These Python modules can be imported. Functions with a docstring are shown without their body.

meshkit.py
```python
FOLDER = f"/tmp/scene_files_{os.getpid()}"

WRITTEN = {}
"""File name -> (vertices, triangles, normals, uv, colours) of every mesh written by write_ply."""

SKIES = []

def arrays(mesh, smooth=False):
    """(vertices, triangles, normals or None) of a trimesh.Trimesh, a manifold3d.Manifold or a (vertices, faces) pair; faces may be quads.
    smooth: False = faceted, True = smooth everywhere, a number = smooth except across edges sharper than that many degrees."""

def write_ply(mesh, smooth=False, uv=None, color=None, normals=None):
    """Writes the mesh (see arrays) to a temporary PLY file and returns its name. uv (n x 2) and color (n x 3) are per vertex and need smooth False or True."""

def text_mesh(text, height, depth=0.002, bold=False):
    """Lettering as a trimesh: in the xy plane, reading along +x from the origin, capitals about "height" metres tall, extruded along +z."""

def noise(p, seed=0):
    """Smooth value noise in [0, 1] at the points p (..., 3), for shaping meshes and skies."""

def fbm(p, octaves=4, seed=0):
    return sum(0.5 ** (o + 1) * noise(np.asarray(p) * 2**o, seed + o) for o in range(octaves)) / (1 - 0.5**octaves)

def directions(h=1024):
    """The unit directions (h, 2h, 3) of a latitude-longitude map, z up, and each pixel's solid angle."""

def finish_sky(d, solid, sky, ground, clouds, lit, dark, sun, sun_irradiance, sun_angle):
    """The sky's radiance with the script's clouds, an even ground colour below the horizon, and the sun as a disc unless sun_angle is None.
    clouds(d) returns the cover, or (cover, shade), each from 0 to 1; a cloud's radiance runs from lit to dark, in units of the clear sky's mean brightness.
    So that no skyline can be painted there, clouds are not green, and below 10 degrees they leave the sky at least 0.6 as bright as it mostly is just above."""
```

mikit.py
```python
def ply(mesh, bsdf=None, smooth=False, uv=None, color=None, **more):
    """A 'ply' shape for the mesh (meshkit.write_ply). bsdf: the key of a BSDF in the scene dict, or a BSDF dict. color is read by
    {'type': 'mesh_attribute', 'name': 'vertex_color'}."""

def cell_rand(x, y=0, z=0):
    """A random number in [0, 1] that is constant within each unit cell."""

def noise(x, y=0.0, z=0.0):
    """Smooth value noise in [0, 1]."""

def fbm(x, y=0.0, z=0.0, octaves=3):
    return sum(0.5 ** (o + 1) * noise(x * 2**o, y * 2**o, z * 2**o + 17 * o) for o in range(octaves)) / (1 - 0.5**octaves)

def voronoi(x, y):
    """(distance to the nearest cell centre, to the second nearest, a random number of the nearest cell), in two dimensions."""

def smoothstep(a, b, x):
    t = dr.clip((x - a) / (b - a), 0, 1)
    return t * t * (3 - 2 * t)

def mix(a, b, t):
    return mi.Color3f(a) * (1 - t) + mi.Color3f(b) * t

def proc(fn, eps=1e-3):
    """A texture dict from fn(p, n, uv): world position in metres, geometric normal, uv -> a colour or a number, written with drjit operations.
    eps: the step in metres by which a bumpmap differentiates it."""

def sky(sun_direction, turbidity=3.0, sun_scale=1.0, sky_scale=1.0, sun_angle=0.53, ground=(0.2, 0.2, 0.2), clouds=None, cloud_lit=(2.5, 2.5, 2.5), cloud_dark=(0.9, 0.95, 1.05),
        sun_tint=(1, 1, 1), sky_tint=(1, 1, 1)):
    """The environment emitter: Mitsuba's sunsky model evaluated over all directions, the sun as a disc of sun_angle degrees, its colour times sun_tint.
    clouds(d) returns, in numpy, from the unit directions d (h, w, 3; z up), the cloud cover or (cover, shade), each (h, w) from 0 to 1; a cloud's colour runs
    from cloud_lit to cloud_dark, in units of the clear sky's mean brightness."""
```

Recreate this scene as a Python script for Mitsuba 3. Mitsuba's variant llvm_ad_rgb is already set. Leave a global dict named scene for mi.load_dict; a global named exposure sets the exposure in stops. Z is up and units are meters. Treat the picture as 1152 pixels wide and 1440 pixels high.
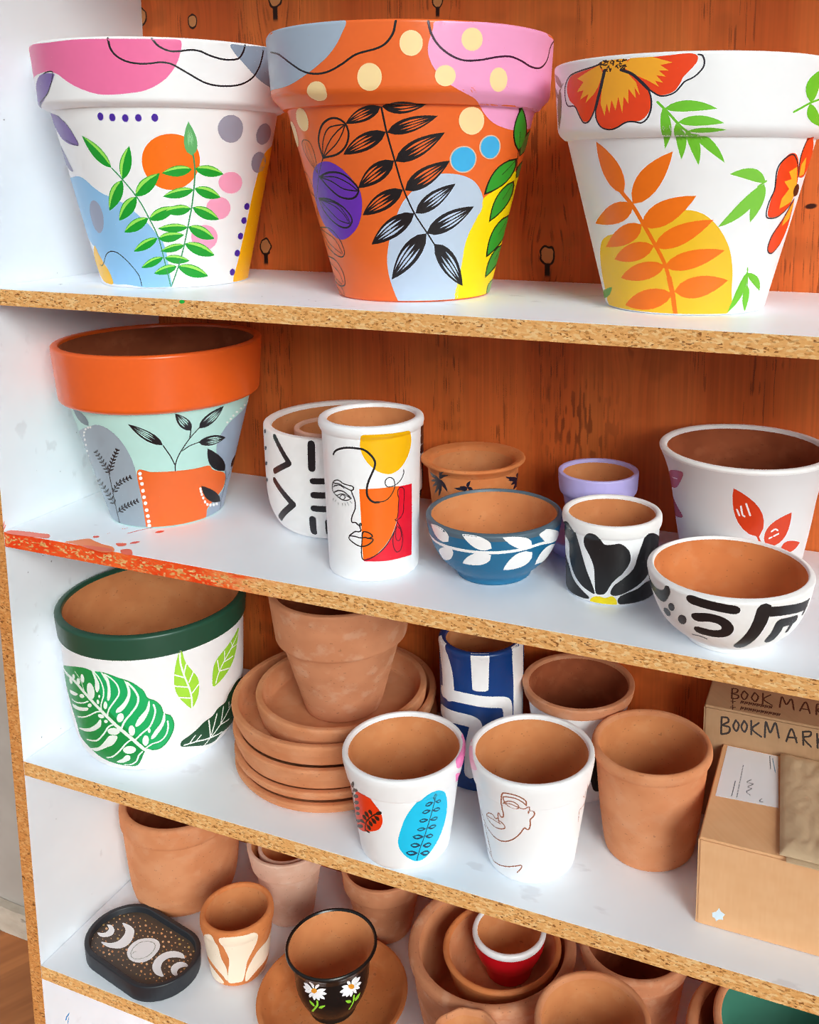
import math
import numpy as np, trimesh, shapely
import mitsuba as mi, drjit as dr
from shapely.geometry import Polygon, LineString, Point
from shapely.ops import unary_union
from shapely import affinity
import mikit, meshkit
from mikit import ply, proc, noise, fbm, voronoi, smoothstep, mix

T = mi.ScalarTransform4f
scene, labels = {}, {}

# ------------------------------------------------------------------ camera, daylight, exposure
EYE = np.array([0.89561, -0.76697, 0.12627])
FWD = np.array([-0.36522175, 0.91733128, -0.1584815])
UP = -np.array([0.05679067, -0.14796956, -0.98736003])
FOCAL, CX, CY = 1348.68, 679.48, 455.74              # pixels of a 1152 x 1440 frame
scene['camera'] = {'type': 'perspective', 'fov_axis': 'x', 'fov': math.degrees(2 * math.atan(576 / FOCAL)), 'near_clip': 0.02, 'far_clip': 100.0,
                   'principal_point_offset_x': (576 - CX) / 1152, 'principal_point_offset_y': (720 - CY) / 1440,
                   'to_world': T().look_at(origin=EYE.tolist(), target=(EYE + FWD).tolist(), up=UP.tolist())}
SUN_AZ, SUN_EL = math.radians(44), math.radians(23)   # from straight in front of the shelf towards its right end
SUN = (math.sin(SUN_AZ) * math.cos(SUN_EL), -math.cos(SUN_AZ) * math.cos(SUN_EL), math.sin(SUN_EL))


def clouds(d):
    return 0.9 + 0.1 * meshkit.fbm(d * 3.0, 3, 5), 0.3 * meshkit.fbm(d * 4.0, 3, 9)


scene['sky'] = mikit.sky(SUN, turbidity=4.0, sun_scale=0.9, sky_scale=1.0, sun_angle=29, sun_tint=(0.725, 1.015, 1.60), ground=(0.42, 0.40, 0.38), clouds=clouds,
                         cloud_lit=(1.10, 1.16, 1.26), cloud_dark=(0.88, 0.94, 1.03))
exposure = 1.8


# ------------------------------------------------------------------ colours and materials
def rgb(h):
    c = [int(h[i:i + 2], 16) / 255 for i in (0, 2, 4)]
    return [x / 12.92 if x < 0.04045 else ((x + 0.055) / 1.055) ** 2.4 for x in c]


def principled(name, color, rough=0.5, **more):
    if isinstance(color, str):
        color = rgb(color)
    if isinstance(color, (list, tuple)):
        color = {'type': 'rgb', 'value': list(color)}
    elif callable(color):
        color = proc(color)
    scene[name] = {'type': 'twosided', 'bsdf': {'type': 'principled', 'base_color': color, 'roughness': rough, 'specular': more.pop('specular', 0.5), **more}}


def bumped(name, color, rough, height, eps=5e-4, **more):
    if isinstance(color, str):
        color = rgb(color)
    color = proc(color) if callable(color) else {'type': 'rgb', 'value': list(color)}
    scene[name] = {'type': 'twosided', 'bsdf': {'type': 'bumpmap', 'texture': proc(height, eps), 'scale': 1.0,
                   'bsdf': {'type': 'principled', 'base_color': color, 'roughness': rough, 'specular': more.pop('specular', 0.5), **more}}}


def clay(a, b, dust, amount):
    a, b, dust = rgb(a), rgb(b), rgb(dust)

    def fn(p, n, uv):
        t = fbm(p.x * 38, p.y * 38, p.z * 38, octaves=3)
        c = mix(a, b, smoothstep(0.3, 0.7, t))
        d = fbm(p.x * 70 + 9, p.y * 70, p.z * 70, octaves=4)
        c = mix(c, dust, amount * smoothstep(0.52, 0.74, d))
        pit = noise(p.x * 420, p.y * 420, p.z * 420)
        return c * (1 - 0.25 * smoothstep(0.86, 0.94, pit))
    return fn


def clay_bump(p, n, uv):
    return 0.00022 * fbm(p.x * 260, p.y * 260, p.z * 340, octaves=2)


bumped('clay_plain', clay('d28f66', 'c98258', 'deb092', 0.16), 0.85, clay_bump, specular=0.2)
bumped('clay_dusty', clay('cb8a65', 'c07f5b', 'deb89e', 0.28), 0.9, clay_bump, specular=0.2)
bumped('clay_warm', clay('d4824c', 'cb7844', 'dc9c70', 0.25), 0.8, clay_bump, specular=0.25)
bumped('clay_pale', clay('dbb09a', 'd2a48d', 'e4c8b8', 0.3), 0.9, clay_bump, specular=0.2)
bumped('clay_inside', clay('d08a58', 'c88050', 'dca67a', 0.2), 0.85, clay_bump, specular=0.2)
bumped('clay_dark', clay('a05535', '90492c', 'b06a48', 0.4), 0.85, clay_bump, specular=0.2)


def paint_bump(p, n, uv):                                # brush streaks run round the pots
    return 0.00006 * fbm(p.x * 60, p.y * 60, p.z * 900, octaves=2)


bumped('paint_white', 'efeff1', 0.3, paint_bump)
bumped('paint_white_matt', 'efedec', 0.6, paint_bump)
bumped('paint_orange', 'e8682a', 0.28, paint_bump)
bumped('paint_rim_orange', 'e65f20', 0.24, paint_bump)
bumped('paint_mint', 'b6ddd6', 0.4, paint_bump)
bumped('paint_teal', '18648c', 0.35, paint_bump)
bumped('paint_grey_teal', '4f6270', 0.45, paint_bump)
bumped('paint_lilac', 'bcb2ea', 0.45, paint_bump)
bumped('paint_green_dark', '1f4a38', 0.35, paint_bump)
bumped('paint_green_inside', '3f7a66', 0.5, paint_bump)
bumped('paint_navy', '123a78', 0.3, paint_bump)
bumped('paint_black', '141414', 0.25, paint_bump)
bumped('paint_charcoal', '23262c', 0.45, paint_bump)
bumped('paint_red', 'c8141f', 0.25, paint_bump)
bumped('paint_grey', 'd9d5d6', 0.5, paint_bump)
bumped('paint_tray', '4a4038', 0.4, paint_bump)
scene['paint_colors'] = {'type': 'twosided', 'bsdf': {'type': 'principled', 'base_color': {'type': 'mesh_attribute', 'name': 'vertex_color'}, 'roughness': 0.32, 'specular': 0.5}}


def laminate(p, n, uv):
    c = mix(rgb('e8edf3'), rgb('dfe5ec'), fbm(p.x * 14, p.y * 14, p.z * 14, octaves=3))
    scuff = smoothstep(0.70, 0.80, fbm(p.x * 30 + 3, p.y * 55, p.z * 30, octaves=4)) * smoothstep(0.5, 0.7, noise(p.x * 9, p.y * 9 + 4, p.z * 9))
    speck = smoothstep(0.965, 0.985, noise(p.x * 170, p.y * 170, p.z * 170)) * smoothstep(0.66, 0.74, noise(p.x * 21, p.y * 21, p.z * 21 + 7))
    return mix(mix(c, rgb('a9a6ad'), 0.25 * scuff), rgb('5a565c'), 0.7 * speck)


principled('laminate', laminate, 0.42)


def chip_of(a, b, pale, brown, dark):                    # bare chipboard edge: pressed flakes in several browns
    a, b, pale, brown, dark = (rgb(x) for x in (a, b, pale, brown, dark))

    def fn(p, n, uv):
        x, z = p.x + 0.7 * p.y, p.z
        w = 0.5 * noise(x * 500, z * 500)
        d1, d2, r = voronoi(x * 360 + w, z * 760 + w)
        e1, e2, q = voronoi(x * 230 + 31, z * 560 + 7)
        c = mix(a, b, r)
        c = mix(c, pale, 0.8 * smoothstep(0.65, 0.85, q))
        c = mix(c, brown, 0.75 * smoothstep(0.80, 0.95, r))
        return mix(c, dark, 0.9 * smoothstep(0.74, 0.86, noise(x * 360 + 5, z * 900)) * smoothstep(0.42, 0.6, noise(x * 90, z * 260)))
    return fn


chip = chip_of('e6b070', 'db9c58', 'efc78e', 'b57c42', '80491c')


def chip_bump(p, n, uv):
    return 0.0004 * noise((p.x + p.y) * 420, p.z * 640)


bumped('chipboard', chip, 0.85, chip_bump, specular=0.2)
bumped('chipboard_aged', chip_of('d28f50', 'c47e40', 'dca468', 'a5662f', '70401a'), 0.85, chip_bump, specular=0.2)


def chip_red(p, n, uv):                                  # orange-red spill that thins out along the edge
    x, z = p.x, p.z
    worn = fbm(x * 260, z * 520, 3.0, octaves=3)
    body = smoothstep(0.40, 0.26, x) 
    up = smoothstep(-0.2862, -0.2825, z)
    low = smoothstep(-0.2925, -0.2955, z)
    keep = dr.clip(body * smoothstep(0.66, 0.50, worn) + 0.8 * up * body + 0.5 * low * body, 0, 1) * smoothstep(0.42, 0.30, x + 0.1 * (noise(x * 40, z * 200) - 0.5))
    return mix(chip(p, n, uv), mix(rgb('e83d0c'), rgb('f06a2c'), noise(x * 60, z * 60)), dr.clip(keep, 0, 1))


bumped('chipboard_red', chip_red, 0.6, chip_bump, specular=0.3)


KNOTS = ((0.080, 0.315, 0.0065, 0), (-0.002, 0.325, 0.009, 0), (0.205, 0.335, 0.009, 1), (0.424, 0.318, 0.006, 1), (0.559, 0.030, 0.0085, 1), (0.178, 0.030, 0.008, 1),
         (0.93, 0.105, 0.005, 1), (0.305, 0.02, 0.004, 0), (0.66, -0.06, 0.006, 0))


def plywood(p, n, uv):
    x, z = p.x, p.z
    dx = mi.Float(0)
    for kx, kz, kr, tail in KNOTS:
        q = dr.square((x - kx) / (kr * 3.2)) + dr.square((z - kz) / (kr * 6))
        dx = dx + (x - kx) * 0.9 * dr.exp(-q)
    xx = x - dx
    band = fbm(xx * 26 + 0.8 * noise(z * 3, 5), z * 1.1, 2.0, octaves=3)
    c = mix(rgb('d26a30'), rgb('c45b25'), smoothstep(0.3, 0.7, band))
    c = mix(c, rgb('d07838'), 0.45 * smoothstep(0.55, 0.75, fbm(xx * 9, z * 2.5, 8.0, octaves=3)))
    fine = fbm(xx * 420, z * 9, 1.0, octaves=2)
    c = c * (0.86 + 0.28 * fine)
    pore = smoothstep(0.74, 0.86, noise(xx * 900, z * 38, 4.0)) * smoothstep(0.5, 0.7, noise(xx * 30, z * 7, 6.0))
    c = mix(c, rgb('5e230c'), 0.6 * pore)
    c = mix(c, rgb('9c4e20'), 0.35 * smoothstep(0.60, 0.80, fbm(x * 16, z * 22, 12.0, octaves=3)))
    rough = dr.exp(-(dr.square((x - 0.597) / 0.045) + dr.square((z + 0.165) / 0.055)))
    c = mix(c, rgb('6b2a10'), dr.clip(0.75 * rough * smoothstep(0.58, 0.75, noise(xx * 420, z * 60, 9.0)), 0, 0.8))
    gouge = smoothstep(1.0, 0.6, dr.sqrt(dr.square((x - 0.842 - 0.5 * (z - 0.089)) / 0.007) + dr.square((z - 0.089) / 0.0035)))
    c = mix(c, rgb('3a1206'), gouge)
    for kx, kz, kr, tail in KNOTS:
        d = dr.sqrt(dr.square(x - kx) + dr.square((z - kz) * 0.82)) / kr + 0.25 * (noise(x * 200, z * 200) - 0.5)
        c = mix(c, rgb('c98a55'), smoothstep(1.0, 0.9, d))
        c = mix(c, rgb('2c1006'), smoothstep(0.16, 0.08, dr.abs(d - 1.0)))
        if tail:
            t = smoothstep(0.45, 0.3, dr.abs(x - kx) / kr) * smoothstep(0.0, 0.3, (kz - z) / kr - 0.9) * smoothstep(3.2, 2.6, (kz - z) / kr)
            c = mix(c, rgb('2a0f06'), t)
    return c


def plywood_bump(p, n, uv):
    return 0.00015 * fbm(p.x * 420, p.z * 9, 1.0, octaves=2)


bumped('plywood', plywood, 0.55, plywood_bump, specular=0.25)


def plaster(p, n, uv):
    return mix(rgb('b9b0a8'), rgb('a59b93'), fbm(p.x * 12, p.y * 12, p.z * 12, octaves=4))


bumped('plaster', plaster, 0.9, lambda p, n, uv: 0.0012 * fbm(p.x * 60, p.y * 60, p.z * 60, octaves=3), eps=2e-3, specular=0.1)


def skirting(p, n, uv):
    t = fbm(p.x * 45, p.y * 45, p.z * 60, octaves=4)
    return mix(mix(rgb('b5a695'), rgb('cfc4b5'), t), rgb('7a6a5c'), smoothstep(0.60, 0.74, fbm(p.x * 30 + 4, p.y * 30, p.z * 80, octaves=3)))


bumped('skirting_plaster', skirting, 0.9, lambda p, n, uv: 0.003 * fbm(p.x * 50, p.y * 50, p.z * 50, octaves=3), eps=2e-3, specular=0.1)


def floorwood(p, n, uv):
    x, y = p.x * 0.5 + p.y * 0.866, p.y * 0.5 - p.x * 0.866
    plank = dr.floor(y / 0.09)
    t = fbm(x * 5 + 7 * mikit.cell_rand(plank, 1), y * 60, plank, octaves=3)
    c = mix(rgb('c27a45'), rgb('94522a'), t)
    return c * (0.8 + 0.35 * mikit.cell_rand(plank, 2)) 


principled('floor_laminate', floorwood, 0.4)


def card(a, b):
    a, b = rgb(a), rgb(b)

    def fn(p, n, uv):
        t = fbm(p.x * 60, p.y * 60, p.z * 90, octaves=3)
        f = noise((p.x + p.y) * 500, p.z * 90)
        return mix(a, b, 0.7 * t + 0.3 * f)
    return fn


principled('cardboard', card('e6b588', 'dca676'), 0.8, specular=0.2)
principled('cardboard_grey', card('c09a76', 'b08a66'), 0.8, specular=0.2)
principled('kraft_paper', card('cfb492', 'c2a684'), 0.75, specular=0.25)
principled('paper_white', 'e9ebf0', 0.6)


# ------------------------------------------------------------------ mesh helpers
def put(key, mesh, bsdf, smooth=False, **more):
    n, k = key, 0
    while n in scene:
        k += 1
        n = f'{key}_{k:03d}'
    scene[n] = ply(mesh, bsdf, smooth, **more)
    return n


def tag(key, label, category=None, group=None, kind=None):
    labels[key] = {'label': label}
    for a, b in (('category', category), ('group', group), ('kind', kind)):
        if b:
            labels[key][a] = b


def box(x0, x1, y0, y1, z0, z1):
    m = trimesh.creation.box((x1 - x0, y1 - y0, z1 - z0))
    m.apply_translation(((x0 + x1) / 2, (y0 + y1) / 2, (z0 + z1) / 2))
    return m


def rounded(pts, n=5):
    """Polyline through (r, h) or (r, h, fillet radius) corners; a corner with a fillet becomes an arc-like curve."""
    out = []
    for i, p in enumerate(pts):
        a = np.array(p[:2], float)
        if len(p) < 3 or i in (0, len(pts) - 1):
            out.append(a)
            continue
        b, c = np.array(pts[i - 1][:2], float), np.array(pts[i + 1][:2], float)
        lb, lc = np.linalg.norm(b - a), np.linalg.norm(c - a)
        fb, fc = min(p[2], lb * 0.49), min(p[2], lc * 0.49)
        p0, p2 = a + (b - a) / lb * fb, a + (c - a) / lc * fc
        for t in np.linspace(0, 1, n):
            out.append((1 - t) ** 2 * p0 + 2 * t * (1 - t) * a + t * t * p2)
    return np.array(out)


def refine(pts, step=0.012):
    out = [pts[0]]
    for a, b in zip(pts[:-1], pts[1:]):
        k = max(1, int(math.ceil(np.linalg.norm(b - a) / step)))
        out += [a + (b - a) * t for t in np.linspace(0, 1, k + 1)[1:]]
    return np.array(out)


class Turned:
    """A wheel-thrown surface: place, slight hand-made wobble and lean shared by its walls and by the paint on them."""

    def __init__(self, loc, seed, wobble=0.004, lean=(0, 0)):
        loc = (loc[0], loc[1], loc[2] + 0.00015)
        r = np.random.default_rng(seed)
        self.loc, self.ph, self.w = np.array(loc, float), r.uniform(0, 6.28, 4), wobble * r.uniform(0.5, 1, 4)
        self.lean, self.flute = lean, None

    def at(self, r, h, th):
        k = 1 + self.w[0] * np.sin(2 * th + self.ph[0]) + 0.5 * self.w[1] * np.sin(3 * th + self.ph[1]) + 0.25 * self.w[2] * np.sin(5 * th + self.ph[2] + 30 * h)
        if self.flute:
            k = k * (1 + self.flute[1] * np.cos(self.flute[0] * th) * np.clip((h - self.flute[2]) / 0.02, 0, 1))
        x, y, z = r * k * np.cos(th), r * k * np.sin(th), h + 0.0 * th
        z = z + x * self.lean[0] * np.minimum(1, h / 0.05) + y * self.lean[1] * np.minimum(1, h / 0.05)
        return np.stack([x, y, z], -1) + self.loc

    def mesh(self, prof, n=112):
        prof = np.asarray(prof)
        th = np.linspace(0, 2 * np.pi, n, endpoint=False)
        v = self.at(prof[:, :1], prof[:, 1:2], th[None, :])
        m = len(prof)
        i, j = np.meshgrid(np.arange(m - 1), np.arange(n), indexing='ij')
        a, b, c, d = i * n + j, i * n + (j + 1) % n, (i + 1) * n + (j + 1) % n, (i + 1) * n + j
        f = np.concatenate([np.stack([a, b, c], -1).reshape(-1, 3), np.stack([a, c, d], -1).reshape(-1, 3)])
        me = trimesh.Trimesh(v.reshape(-1, 3), f, process=False)
        me.merge_vertices()
        me.update_faces(me.nondegenerate_faces())
        return me

    def paint_on(self, prof):
        """Sets the outer profile that paint lies on: s is the arc length up from its first point."""
        self.prof = np.asarray(prof)
        self.s = np.concatenate([[0], np.cumsum(np.linalg.norm(np.diff(self.prof, axis=0), axis=1))])
        self.rref = float(np.mean(self.prof[:, 0]))
        self.low = float(self.s[int(np.argmax(self.prof[:, 1] > 0.0012))])

    def surface(self, th, s, lift=0.0):
        r, h = np.interp(s, self.s, self.prof[:, 0]), np.interp(s, self.s, self.prof[:, 1])
        d = 5e-4
        dr_, dh = [np.interp(s + d, self.s, self.prof[:, k]) - np.interp(s - d, self.s, self.prof[:, k]) for k in (0, 1)]
        l = np.maximum(np.hypot(dr_, dh), 1e-9)
        return self.at(r + lift * dh / l, h - lift * dr_ / l, th)


class Flat:
    """A flat painted face: u along axis a, s along axis b, in metres."""

    def __init__(self, origin, a, b):
        self.o, self.a, self.b = (np.array(x, float) for x in (origin, a, b))
        self.n = np.cross(self.a, self.b)
        self.rref = 1.0

    def surface(self, th, s, lift=0.0):
        return self.o + th[:, None] * self.a + s[:, None] * self.b + lift * self.n


def spline(p, closed, n=8):
    p = np.asarray(p, float)
    q = np.vstack([p[-1:], p, p[:2]]) if closed else np.vstack([2 * p[:1] - p[1:2], p, 2 * p[-1:] - p[-2:-1]])
    out = []
    t = np.linspace(0, 1, n, endpoint=False)[:, None]
    for i in range(len(q) - 3):
        a, b, c, d = q[i:i + 4]
        out.append(0.5 * (2 * b + (c - a) * t + (2 * a - 5 * b + 4 * c - d) * t * t + (3 * b - a - 3 * c + d) * t ** 3))
    if not closed:
        out.append(p[-1:])
    return np.vstack(out)


def leaf_outline(a, b, w, bend, base=0.35, n=9):
    """A pointed leaf from a to b, w wide, its midrib bent by bend (share of its length), widest near base."""
    a, b = np.array(a, float), np.array(b, float)
    d = b - a
    L = np.linalg.norm(d)
    nrm = np.array([-d[1], d[0]]) / max(L, 1e-9)
    t = np.linspace(0, 1, n)[:, None]
    mid = a + d * t + nrm * bend * L * 4 * t * (1 - t)
    e = math.log(0.5) / math.log(base)
    wid = w / 2 * np.sin(np.pi * np.clip(t, 0, 1) ** e) ** 0.85
    return np.vstack([mid + nrm * wid, (mid - nrm * wid)[::-1][1:-1]]), mid


def shape_of(kind, d):
    """One painted mark, in metres on the unrolled surface."""
    if kind == 'poly':
        g = Polygon(spline(d[0], True))
    elif kind == 'straight':
        g = Polygon(d[0])
    elif kind == 'line':
        g = LineString(spline(d[0], False)).buffer(d[1] / 2, quad_segs=2)
    elif kind == 'bar':
        g = LineString(d[0]).buffer(d[1] / 2, quad_segs=3)
    elif kind == 'dot':
        (x, y), (x1, y1), (x2, y2) = d[0]
        t = np.linspace(0, 2 * np.pi, 20 if math.hypot(x1 - x, y1 - y) < 0.004 else 36, endpoint=False)[:, None]
        g = Polygon(np.array([x, y]) + np.cos(t) * np.array([x1 - x, y1 - y]) + np.sin(t) * np.array([x2 - x, y2 - y]))
    elif kind == 'leaf':
        g = Polygon(leaf_outline(d[0][0], d[0][1], d[1], d[2], d[3])[0])
    elif kind in ('vein', 'halfleaf'):                   # pale slits inside a leaf, or its lit upper half
        o, mid = leaf_outline(d[0][0], d[0][1], d[1], 0.0 if kind == 'halfleaf' else d[2], d[3], 13)
        half = o[:13] - mid
        if kind == 'halfleaf':
            up = 1 if half[6, 1] > 0 else -1
            g = Polygon(np.vstack([mid[1:12] + up * 0.38 * half[1:12], (mid[1:12] + up * 0.86 * half[1:12])[::-1]]))
        else:
            g = []
            for j, k in enumerate((-0.62, -0.25, 0.12, 0.5)):
                i0, i1 = (3, 9) if j % 2 else (4, 10)
                wd = 0.13 * np.sin(np.pi * np.linspace(0, 1, i1 - i0 + 1))[:, None]
                g.append(Polygon(np.vstack([mid[i0:i1 + 1] + (k + wd) * half[i0:i1 + 1], (mid[i0:i1 + 1] + (k - wd) * half[i0:i1 + 1])[::-1]])).buffer(0))
            g = unary_union(g)
    return g.buffer(0)


def drape(surf, marks, layer0=0):
    """Painted marks [(kind, colour, data, layer)] as thin films of paint that follow the surface: one mesh with a colour per vertex."""
    V, F, C, k = [], [], [], 0
    max_edge = 0.05 if isinstance(surf, Flat) else min(0.007, math.sqrt(8 * surf.rref * 0.00003))
    for kind, color, data, layer in marks:
        d = [[(x * surf.rref, y) for x, y in data[0]]] + list(data[1:])
        g = shape_of(kind, d)
        for poly in getattr(g, 'geoms', [g]):
            if poly.is_empty or poly.area < 1e-9:
                continue
            poly = poly.simplify(0.00012)
            v, f = trimesh.creation.triangulate_polygon(poly, engine='earcut')
            v = np.column_stack([v, np.zeros(len(v))])
            v, f = trimesh.remesh.subdivide_to_size(v, f, max_edge, max_iter=12)
            if not isinstance(surf, Flat):
                v[:, 1] = np.maximum(v[:, 1], surf.low)
            q = surf.surface(v[:, 0] / surf.rref, v[:, 1], 0.00015 + 0.00006 * (layer + layer0))
            V.append(q), F.append(f + k), C.append(np.tile(rgb(color), (len(q), 1)))
            k += len(q)
    return (np.vstack(V), np.vstack(F)), np.vstack(C)


MOTIFS = {}
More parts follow.
